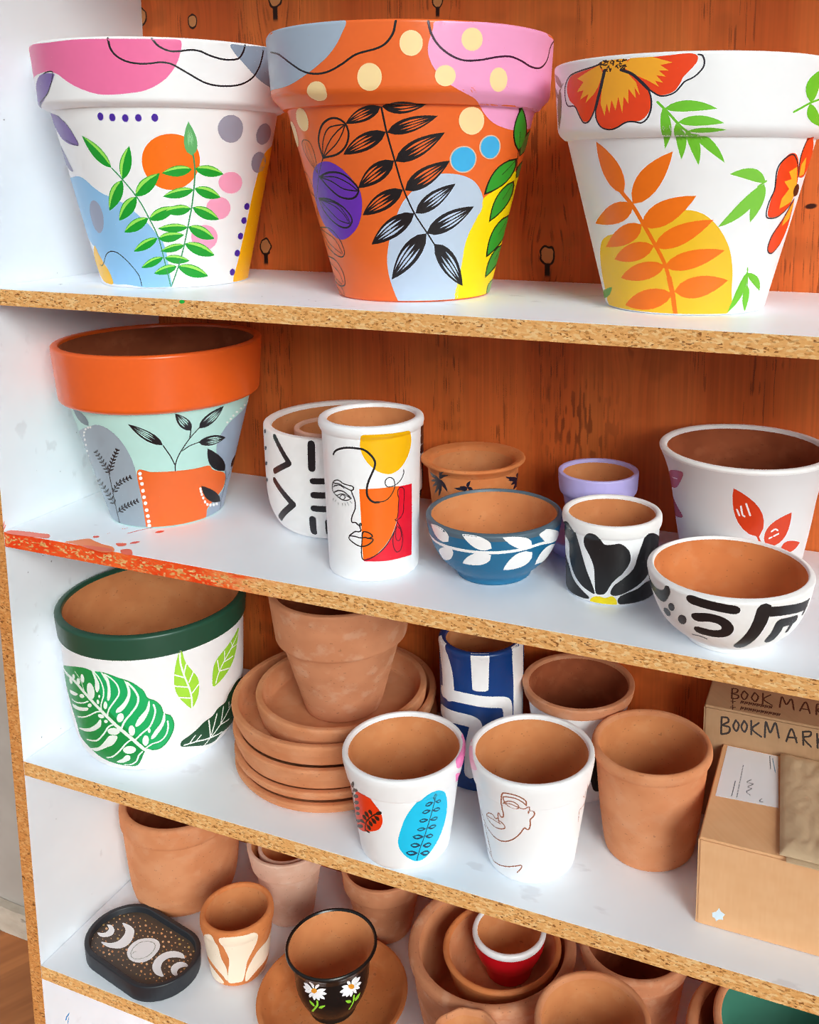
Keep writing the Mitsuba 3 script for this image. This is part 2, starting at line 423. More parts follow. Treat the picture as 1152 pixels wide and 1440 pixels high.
# painted motifs in coordinates of the painted surface: (kind, colour, layer, (angle in 1/100 degree, height along the wall in 1/20 mm, ...), width in 1/20 mm, bend, widest point);
# on flat faces both coordinates are in 1/20 mm
MOTIFS['painted_flower_pot'] = [
 ('painted_patch','pink patch on the collar',[
  ('poly','ea6fa0',0,(-12975,5456,-10293,5431,-8795,5444,-7427,5437,-6228,5436,-5174,5444,-4480,5449,-4351,5367,-4424,5190,-4623,4948,-5065,4679,-5785,4471,-6608,4392,-7578,4366,-8263,4415,-8995,4535,-9590,4676,-9945,4781,-10356,4849,-10858,4879,-11692,4867,-13397,4830,-15369,4830,-15270,5212))]),
 ('painted_patch','grey-blue patch on the collar',[
  ('poly','8798ad',0,(-2242,5430,-2059,5266,-1607,5086,-955,4860,-371,4729,552,4622,1767,4651,1995,5230,2966,5490,-151,5475,-1421,5437))]),
 ('painted_line','wavy black line on the collar',[
  ('line','1a161c',1,(-7250,5446,-7186,5258,-6979,5117,-6596,5009,-6107,4964,-5617,4972,-5225,5000,-4836,4978,-4449,4889,-3952,4755,-3432,4636,-2881,4590,-2169,4604,-1588,4671,-1027,4822,-657,5050,-480,5262,-410,5443),34)]),
 ('painted_line','upper wavy black line on the collar',[
  ('line','1a161c',1,(-5507,5453,-5284,5316,-4909,5228,-4520,5221,-4021,5262,-3616,5249,-3198,5176,-2647,5121,-2178,5128,-1831,5176,-1616,5309,-1526,5447),35)]),
 ('painted_leaf','purple leaf at the left edge',[
  ('poly','7b63a8',1,(-10311,4817,-10370,4751,-10745,4573,-11263,4422,-11847,4299,-13322,4190,-13497,4239,-12924,4442,-12729,4633,-12319,4730,-11722,4820,-11053,4852)),
  ('line','17151a',2,(-13322,4190,-11363,4397,-10726,4599,-10493,4728,-10391,4859,-10842,4872,-11201,4843),22),
  ('poly','7b63a8',1,(-13297,3961,-11721,3888,-11132,3764,-10672,3574,-10382,3387,-10265,3250,-10753,3248,-11314,3295,-12054,3404,-12688,3572,-13447,3787)),
  ('line','2a2040',2,(-11721,3888,-10917,3705,-10470,3473,-10265,3250,-10911,3292,-11458,3368),16),
  ('poly','8a84a8',1,(-12976,3237,-12384,3055,-11948,2847,-11740,2699,-12294,2714,-13447,2910))]),
 ('painted_dot',None,[
  ('dot','4a2a9c',0,(-8326,3821,-8158,3836,-8341,3901))]),
 ('painted_dot',None,[
  ('dot','4a2a9c',0,(-7698,3799,-7536,3814,-7718,3878))]),
 ('painted_dot',None,[
  ('dot','4a2a9c',0,(-7046,3783,-6886,3800,-7069,3860))]),
 ('painted_dot',None,[
  ('dot','4a2a9c',0,(-6417,3788,-6264,3805,-6443,3862))]),
 ('painted_dot',None,[
  ('dot','4a2a9c',0,(-5651,3793,-5496,3811,-5684,3872))]),
 ('painted_sun','orange disc',[
  ('dot','f4700a',0,(-4999,2884,-3495,2885,-4931,3471))]),
 ('painted_spot','grey spot',[
  ('dot','9c9cae',0,(-1798,3598,-1020,3608,-1869,3893))]),
 ('painted_spot','grey spot',[
  ('poly','9c9cae',0,(1938,3496,1901,3590,1668,3673,1333,3731,978,3758,651,3750,383,3708,193,3639,97,3552,102,3461,211,3378,419,3317,712,3286,1063,3292,1433,3334,1756,3406))]),
 ('painted_spot','grey spot',[
  ('poly','9c9cae',0,(1953,2865,1834,2959,1542,3041,1178,3100,815,3126,493,3117,240,3073,73,3003,6,2916,47,2825,194,2743,442,2683,771,2654,1152,2661,1532,2703,1834,2775))]),
 ('painted_spot','pink spot',[
  ('dot','f4a3c2',0,(-1473,2437,-603,2433,-1547,2675))]),
 ('painted_spot','pink spot',[
  ('dot','f4a3c2',0,(-2191,1882,-1339,1872,-2246,2132))]),
 ('painted_spot','pink spot',[
  ('dot','f4a3c2',0,(-3058,1239,-2143,1224,-3089,1520))]),
 ('painted_dot',None,[
  ('dot','4a2a9c',0,(206,1892,509,1878,219,1969))]),
 ('painted_dot',None,[
  ('dot','4a2a9c',0,(94,1572,398,1557,108,1650))]),
 ('painted_dot',None,[
  ('dot','4a2a9c',0,(-57,1217,246,1201,-42,1295))]),
 ('painted_dot',None,[
  ('dot','4a2a9c',0,(-160,825,148,808,-144,904))]),
 ('painted_dot',None,[
  ('dot','4a2a9c',0,(-443,390,-142,371,-425,469))]),
 ('painted_patch','yellow patch at the right edge',[
  ('poly','f5b50a',0,(4745,3370,1917,3189,1186,2931,893,2538,650,2090,426,1413,67,676,3,104,3245,104,6153,174,6403,834,6403,1668,6403,2710,6204,3266))]),
 ('painted_patch','sky-blue patch at the lower left',[
  ('poly','8fc1ea',0,(-12106,2570,-11225,2587,-10557,2527,-9975,2375,-9383,2240,-8848,2165,-8263,2075,-7680,1954,-7140,1771,-6597,1586,-6219,1398,-5827,1209,-5647,1019,-5559,797,-5521,540,-5466,131,-6597,104,-7662,155,-8991,203,-10462,208,-10558,477,-10944,665,-11464,865,-11926,1018,-15232,1459,-15581,1946,-15225,2432)),
  ('dot','9aa3bb',1,(-10337,1709,-9641,1746,-10249,2069))]),
 ('painted_patch','yellow patch at the foot',[
  ('poly','f6bb25',1,(-11878,1035,-11464,865,-11005,631,-10558,477,-10448,205,-11431,189,-12367,271,-13247,625))]),
 ('painted_line','thin black curve near the foot',[
  ('line','17151a',2,(-11821,607,-11374,597,-10884,698,-10339,869,-9697,949,-9123,917,-8518,764,-8064,591,-7725,416,-7635,189),21)]),
 ('painted_fern','green fern spray leaning left',[
  ('line','3e8f5c',1,(-8232,2753,-7709,2514,-6996,2122,-6473,1693,-6034,1273,-5825,862,-5635,477,-5464,140),28),
  ('leaf','149a2b',1,(-8268,2768,-9785,3438),283,0,0.45),
  ('halfleaf','9be35c',2,(-8268,2768,-9785,3438),283,0,0.45),
  ('leaf','149a2b',1,(-7705,2523,-7053,3213),250,0,0.45),
  ('halfleaf','9be35c',2,(-7705,2523,-7053,3213),250,0,0.45),
  ('leaf','149a2b',1,(-7739,2505,-9013,1852),294,0,0.45),
  ('halfleaf','9be35c',2,(-7739,2505,-9013,1852),294,0,0.45),
  ('leaf','149a2b',1,(-7104,2167,-5625,2652),280,0,0.45),
  ('halfleaf','9be35c',2,(-7104,2167,-5625,2652),280,0,0.45),
  ('leaf','149a2b',1,(-7051,2152,-8443,1638),279,0,0.45),
  ('halfleaf','9be35c',2,(-7051,2152,-8443,1638),279,0,0.45),
  ('leaf','149a2b',1,(-6483,1663,-4804,1933),256,0,0.45),
  ('halfleaf','9be35c',2,(-6483,1663,-4804,1933),256,0,0.45),
  ('leaf','149a2b',1,(-6516,1693,-8240,1381),244,0,0.45),
  ('halfleaf','9be35c',2,(-6516,1693,-8240,1381),244,0,0.45),
  ('leaf','149a2b',1,(-6042,1242,-4432,1318),225,0,0.45),
  ('halfleaf','9be35c',2,(-6042,1242,-4432,1318),225,0,0.45),
  ('leaf','149a2b',1,(-6083,1257,-7802,959),208,0,0.45),
  ('halfleaf','9be35c',2,(-6083,1257,-7802,959),208,0,0.45),
  ('leaf','149a2b',1,(-5744,814,-4087,733),199,0,0.45),
  ('halfleaf','9be35c',2,(-5744,814,-4087,733),199,0,0.45),
  ('leaf','149a2b',1,(-5834,830,-7439,594),181,0,0.45),
  ('halfleaf','9be35c',2,(-5834,830,-7439,594),181,0,0.45)]),
 ('painted_fern','green upright fern spray',[
  ('line','3e8f5c',1,(-3856,3034,-3761,2705,-3812,2311,-3951,1897,-4184,1479,-4420,1103,-4659,820,-4955,535,-5464,140),31),
  ('leaf','63b06a',1,(-3915,3019,-4098,3724),263,0,0.36),
  ('vein','9fd8a4',2,(-3915,3049,-4100,3665),166,0,0.36),
  ('leaf','149a2b',1,(-3931,2735,-5513,2652),232,0,0.45),
  ('halfleaf','9be35c',2,(-3931,2735,-5513,2652),232,0,0.45),
  ('leaf','149a2b',1,(-3762,2750,-2068,2627),242,0,0.45),
  ('halfleaf','9be35c',2,(-3762,2750,-2068,2627),242,0,0.45),
  ('leaf','149a2b',1,(-3836,2295,-5547,2156),218,0,0.45),
  ('halfleaf','9be35c',2,(-3836,2295,-5547,2156),218,0,0.45),
  ('leaf','149a2b',1,(-3771,2326,-2143,2115),245,0,0.45),
  ('halfleaf','9be35c',2,(-3771,2326,-2143,2115),245,0,0.45),
  ('leaf','149a2b',1,(-3977,1888,-5557,1829),230,0,0.45),
  ('halfleaf','9be35c',2,(-3977,1888,-5557,1829),230,0,0.45),
  ('leaf','149a2b',1,(-3892,1912,-2151,1628),249,0,0.45),
  ('halfleaf','9be35c',2,(-3892,1912,-2151,1628),249,0,0.45),
  ('leaf','149a2b',1,(-4184,1479,-6007,1466),193,0,0.45),
  ('halfleaf','9be35c',2,(-4184,1479,-6007,1466),193,0,0.45),
  ('leaf','149a2b',1,(-4157,1494,-2388,1202),269,0,0.45),
  ('halfleaf','9be35c',2,(-4157,1494,-2388,1202),269,0,0.45),
  ('leaf','149a2b',1,(-4421,1088,-5984,964),173,0,0.45),
  ('halfleaf','9be35c',2,(-4421,1088,-5984,964),173,0,0.45),
  ('leaf','149a2b',1,(-4401,1119,-2280,820),272,0,0.45),
  ('halfleaf','9be35c',2,(-4401,1119,-2280,820),272,0,0.45),
  ('leaf','149a2b',1,(-4973,616,-6587,466),207,0,0.45),
  ('halfleaf','9be35c',2,(-4973,616,-6587,466),207,0,0.45),
  ('leaf','149a2b',1,(-4924,615,-2694,360),276,0,0.45),
  ('halfleaf','9be35c',2,(-4924,615,-2694,360),276,0,0.45)])]
MOTIFS['painted_flower_pot_001'] = [
 ('painted_patch','grey-blue patch on the collar',[
  ('poly','a3b3c6',0,(-13616,5442,-12329,5496,-11019,5499,-9795,5500,-8790,5486,-8955,5253,-9314,5016,-9874,4805,-10866,4581,-11968,4451,-13485,4445,-16440,4521,-16485,5181))]),
 ('painted_patch','pink patch on the collar',[
  ('poly','f0a0cb',0,(-5511,5453,-5652,5319,-5822,5053,-5795,4854,-5557,4633,-5068,4413,-4418,4255,-3808,4102,-3140,3767,-2361,3582,-1138,3498,182,3518,3205,3721,1442,4129,3119,4451,4525,4729,4330,5460,2523,5494,13,5494,-2923,5501,-4394,5471))]),
 ('painted_spot','cream spot',[
  ('dot','f7d9a0',1,(-6418,5085,-6008,5087,-6412,5300))]),
 ('painted_spot','cream spot',[
  ('dot','f7d9a0',1,(-7946,4522,-7485,4519,-7926,4759))]),
 ('painted_spot','cream spot',[
  ('dot','f7d9a0',1,(-10234,4298,-9744,4287,-10159,4488))]),
 ('painted_spot','cream spot',[
  ('dot','f7d9a0',1,(-4205,5180,-3791,5192,-4214,5376))]),
 ('painted_spot','cream spot',[
  ('dot','f7d9a0',1,(-5198,4547,-4812,4552,-5201,4726))]),
 ('painted_spot','cream spot',[
  ('dot','f7d9a0',1,(-3029,4520,-2616,4532,-3049,4732))]),
 ('painted_spot','cream spot',[
  ('dot','f7d9a0',1,(-3746,3639,-3117,3646,-3826,3893))]),
 ('painted_spot','cream spot',[
  ('poly','f7d9a0',1,(-11726,3722,-11770,3805,-11882,3873,-12048,3916,-12065,3960,-12478,3905,-12686,3852,-12840,3776,-12898,3689,-12840,3603,-12682,3533,-12463,3490,-12229,3480,-12017,3504,-11853,3559,-11753,3636))]),
 ('painted_spot','cream spot',[
  ('poly','f7d9a0',1,(-13433,3458,-13471,3553,-13597,3633,-13821,3687,-14191,3708,-14617,3686,-15819,3651,-15938,3547,-15996,3477,-15957,3373,-15858,3269,-14767,3234,-14357,3200,-13892,3220,-13633,3278,-13486,3361))]),
 ('painted_line','wavy black line on the collar',[
  ('line','17151a',2,(-6941,5449,-7043,5247,-7334,5073,-7723,4988,-8423,4909,-8964,4762,-9541,4647,-10160,4616,-10841,4682,-11619,4864,-12406,5039,-13319,5124),32)]),
 ('painted_line','wavy line over the pink patch',[
  ('line','3a1030',2,(-5818,5449,-5699,5231,-5416,5035,-4979,4886,-4477,4815,-3845,4838,-3163,4908,-2530,4939,-1944,4891,-1242,4806,-478,4825,215,5005,706,5305,2023,5494),33)]),
 ('painted_patch','purple oval',[
  ('poly','6a2fb5',0,(-11233,2897,-10609,2859,-10019,2726,-9578,2544,-9266,2375,-9211,2119,-9468,1801,-9969,1564,-10806,1391,-11528,1364,-12289,1486,-13105,1699,-13410,2027,-13182,2388,-12638,2655,-12055,2814))]),
 ('painted_patch','pale grey-blue patch',[
  ('poly','b9c9de',0,(-5042,2658,-4414,2657,-3733,2604,-3148,2500,-2656,2321,-2380,2139,-2374,1958,-2641,1749,-2968,1540,-3172,1298,-3198,1020,-3280,614,-3312,138,-5369,89,-7267,104,-7579,149,-7956,478,-8113,779,-8065,1078,-7775,1462,-7403,1810,-6959,2124,-6487,2320,-5967,2515,-5460,2612))]),
 ('painted_patch','yellow patch',[
  ('poly','f7dc0c',0,(-2353,2184,-1494,2343,-710,2460,277,2703,3224,2538,3546,2086,3743,1495,3739,1043,3753,452,3018,139,-1617,104,-3339,130,-3341,616,-3256,1021,-3188,1329,-2976,1555,-2660,1779,-2395,1988))]),
 ('painted_spot','bright blue spot',[
  ('dot','d8b8a4',0,(-3949,2924,-3295,2805,-3658,3148)),
  ('dot','3fb0e6',1,(-3949,2924,-3362,2817,-3683,3128))]),
 ('painted_spot','bright blue spot',[
  ('dot','d8b8a4',0,(-2505,3160,-1814,3137,-2527,3390)),
  ('dot','3fb0e6',1,(-2505,3160,-1905,3140,-2525,3368))]),
 ('painted_leaf_spray','black veined leaf spray',[
  ('line','17151a',1,(-7698,3867,-7551,3430,-7262,2903,-6895,2363,-6348,1896,-5642,1518,-5178,1281),31),
  ('leaf','17151a',2,(-7727,3881,-9433,3589),242,0,0.42),
  ('vein','e4662b',3,(-7727,3881,-9433,3589),242,0,0.42),
  ('leaf','17151a',2,(-7664,3880,-5788,3931),299,0,0.42),
  ('vein','e4662b',3,(-7664,3880,-5788,3931),299,0,0.42),
  ('leaf','17151a',2,(-7585,3430,-9843,3024),301,0,0.42),
  ('vein','e4662b',3,(-7585,3430,-9843,3024),301,0,0.42),
  ('leaf','17151a',2,(-7521,3417,-5330,3716),263,0,0.42),
  ('vein','e4662b',3,(-7521,3417,-5330,3716),263,0,0.42),
  ('leaf','17151a',2,(-7297,2903,-9303,2389),330,0,0.42),
  ('vein','e4662b',3,(-7297,2903,-9303,2389),330,0,0.42),
  ('leaf','17151a',2,(-7229,2889,-4977,3419),318,0,0.42),
  ('vein','e4662b',3,(-7229,2889,-4977,3419),318,0,0.42),
  ('leaf','17151a',2,(-6932,2363,-9290,1866),329,0,0.42),
  ('vein','e4662b',3,(-6932,2363,-9290,1866),329,0,0.42),
  ('leaf','17151a',2,(-6822,2349,-4637,2902),345,0,0.42),
  ('vein','e4662b',3,(-6822,2349,-4637,2902),345,0,0.42),
  ('leaf','17151a',2,(-6364,1910,-8993,1293),364,0,0.42),
  ('vein','b9c9de',3,(-6364,1910,-8993,1293),364,0,0.42),
  ('leaf','17151a',2,(-6308,1910,-4247,2470),314,0,0.42),
  ('vein','b9c9de',3,(-6308,1910,-4247,2470),314,0,0.42),
  ('leaf','17151a',2,(-5684,1518,-7920,594),422,0,0.42),
  ('vein','b9c9de',3,(-5684,1518,-7920,594),422,0,0.42),
  ('leaf','17151a',2,(-5691,1521,-2961,2024),366,0,0.42),
  ('vein','b9c9de',3,(-5691,1521,-2961,2024),366,0,0.42),
  ('leaf','17151a',2,(-5219,1306,-2909,416),404,0,0.42),
  ('vein','b9c9de',3,(-5219,1306,-2909,416),404,0,0.42)]),
 ('painted_bud_spray','line-drawn spray of striped buds',[
  ('line','17151a',1,(-11259,2968,-11998,2626,-12909,2211,-14467,1600,-16268,939,-16298,383,-16031,139),17),
  ('line','17151a',1,(-11259,2968,-11312,3278,-10881,3550,-10321,3680,-9815,3687,-9439,3575,-9377,3372,-9686,3156,-10298,3020,-11259,2968),37),
  ('line','17151a',1,(-11259,2968,-10983,3275,-10427,3518,-9555,3576),22),
  ('line','17151a',1,(-11259,2968,-10621,3244,-10040,3432,-9522,3563),22),
  ('line','17151a',1,(-11259,2968,-10281,3187,-9777,3375,-9484,3562),22),
  ('line','17151a',1,(-11960,2597,-11081,2684,-10246,2670,-9668,2544,-9310,2375,-9518,2232,-9979,2179,-10680,2227,-11361,2397,-11960,2597),38),
  ('line','17151a',1,(-11960,2597,-10708,2599,-9885,2487,-9368,2346),25),
  ('line','17151a',1,(-11960,2597,-11005,2513,-10251,2372,-9420,2332),26),
  ('line','17151a',1,(-12706,2168,-11617,2163,-10711,2053,-10178,1883,-10086,1738,-10489,1617,-11103,1624,-11949,1776,-12539,1977,-12706,2168),36),
  ('line','17151a',1,(-12706,2168,-11332,2048,-10624,1879,-10317,1692),23),
  ('line','17151a',1,(-12706,2168,-11871,1955,-11102,1757,-10373,1691),23),
  ('line','17151a',1,(-12629,2154,-11044,2080,-10419,1852,-10250,1707),23),
  ('line','4a2412',1,(-12048,2669,-12575,2858,-13009,3063,-13065,3252,-12629,3320,-12125,3271,-11928,3085,-11962,2885,-12048,2669),16),
  ('line','4a2412',1,(-12048,2669,-12654,3032,-12702,3277),10),
  ('line','4a2412',1,(-12048,2669,-12306,3030,-12437,3275),10),
  ('line','4a2412',1,(-13056,2165,-14467,2330,-15831,2538,-14767,2712,-13579,2624,-13182,2388,-13056,2165),14),
  ('line','4a2412',1,(-13056,2165,-14580,2440,-14767,2669),10),
  ('line','17151a',1,(-14232,1557,-12436,1574,-11610,1423,-11283,1188,-11364,1051,-11843,995,-12738,1067,-13788,1258,-14232,1557),23),
  ('line','17151a',1,(-14232,1557,-12171,1383,-11486,1079),17),
  ('line','17151a',1,(-13972,1547,-13044,1274,-11586,1062),17),
  ('line','17151a',1,(-16146,939,-13037,937,-12132,744,-12030,499,-12465,378,-13711,387,-16058,591,-16146,939),24),
  ('line','17151a',1,(-16146,939,-13005,721,-12338,444),17),
  ('line','17151a',1,(-16095,904,-14367,591,-12659,404),17),
  ('line','17151a',1,(-16246,348,-13711,387,-12783,290,-12972,137,-14821,139,-16217,174,-16246,348),21),
  ('line','17151a',1,(-16246,348,-13781,258,-13083,153),17)]),
 ('painted_leaf_spray','green leaf spray at the right edge',[
  ('line','141a10',1,(7,3099,289,2826,661,2547,970,2200,1557,1842,1883,1287,1883,695),25),
  ('straight','141a10',2,(34,3084,515,3197,730,3311,730,3425,544,3536,254,3645,-75,3753,-413,3859,-1175,4039,-943,3855,-1045,3747,-1097,3638,-1091,3530,-1013,3421,-846,3310,-556,3198)),
  ('straight','2f9e2f',3,(-20,3130,359,3230,512,3330,508,3431,367,3530,139,3627,-133,3724,-422,3819,-733,3913,-880,3816,-966,3719,-1009,3622,-999,3525,-927,3428,-777,3330,-522,3230)),
  ('line','141a10',4,(34,3084,-385,3486),17),
  ('straight','141a10',2,(338,2995,967,3061,1783,3130,1883,3234,1883,3304,1883,3408,1883,3477,1883,3582,1883,3651,1883,3582,946,3492,578,3414,348,3336,208,3256,146,3174,163,3088)),
  ('straight','4f7a35',3,(402,3026,939,3087,1720,3157,1883,3234,1883,3304,1883,3373,1883,3477,1883,3547,1883,3616,1833,3547,1006,3469,667,3399,452,3329,319,3258,255,3185,261,3108)),
  ('straight','141a10',2,(21,2963,-846,2928,-1338,2868,-1690,2794,-1948,2706,-2135,2606,-2268,2496,-2358,2376,-2393,2244,-1925,2288,-1478,2344,-1038,2410,-617,2488,-242,2580,48,2687,192,2811)),
  ('straight','2f9e2f',3,(-153,2925,-888,2895,-1324,2841,-1639,2775,-1872,2697,-2042,2608,-2163,2510,-2244,2404,-2276,2286,-1857,2326,-1458,2377,-1069,2436,-705,2505,-386,2587,-146,2682,-25,2791)),
  ('line','141a10',4,(21,2963,-1243,2635),17),
  ('straight','141a10',2,(811,2562,1783,2608,1883,2643,1883,2678,1883,2747,1883,2782,1883,2851,1883,2921,1883,2956,1699,2916,971,2872,668,2828,490,2782,403,2734,401,2682,494,2626)),
  ('straight','4f7a35',3,(864,2581,1883,2611,1883,2643,1883,2712,1883,2747,1883,2782,1883,2851,1883,2886,1883,2956,1980,2897,1074,2856,787,2817,619,2776,534,2732,525,2686,599,2637)),
  ('straight','141a10',2,(407,2517,-448,2454,-892,2372,-1191,2280,-1393,2178,-1521,2069,-1589,1951,-1608,1827,-1560,1694,-1092,1765,-644,1844,-197,1929,234,2023,612,2127,853,2242,833,2369)),
  ('straight','2f9e2f',3,(264,2475,-451,2418,-843,2344,-1112,2262,-1295,2172,-1413,2074,-1478,1970,-1501,1860,-1465,1743,-1053,1807,-663,1879,-282,1956,73,2040,370,2132,553,2234,559,2346)),
  ('line','141a10',4,(407,2517,-624,2144),17),
  ('straight','141a10',2,(1488,1811,-1,1758,-531,1674,-860,1577,-1067,1471,-1182,1355,-1223,1231,-1201,1100,-1091,959,-513,1032,80,1112,780,1196,1733,1287,1883,1391,1833,1530,1833,1669)),
  ('straight','2f9e2f',3,(1139,1771,14,1720,-458,1645,-756,1558,-946,1464,-1053,1361,-1095,1251,-1081,1135,-990,1011,-482,1077,28,1150,590,1226,1311,1305,1883,1391,1683,1530,1833,1634)),
  ('line','141a10',4,(1488,1811,-71,1432),18),
  ('straight','141a10',2,(1883,1182,415,1158,-97,1092,-405,1015,-596,930,-701,837,-739,738,-720,633,-622,521,-94,579,469,641,1224,702,1883,765,1883,869,1883,974,1883,1078)),
  ('straight','3f9a3a',3,(1883,1148,468,1125,18,1065,-262,996,-440,920,-545,839,-593,751,-594,660,-531,562,-87,617,369,675,897,734,1941,779,1883,869,1783,974,1883,1043)),
  ('line','141a10',4,(1883,1182,335,897),18),
  ('straight','141a10',2,(1733,452,1052,432,582,410,342,378,220,338,183,293,216,242,313,187,483,139,1183,139,1483,174,1733,209,1883,243,1883,278,1783,348,1883,383)),
  ('straight','7fae66',3,(1883,417,1159,412,721,393,496,364,378,329,335,289,353,245,424,198,683,139,1249,150,1683,174,1833,209,1883,243,1883,278,1733,348,1833,383))])]
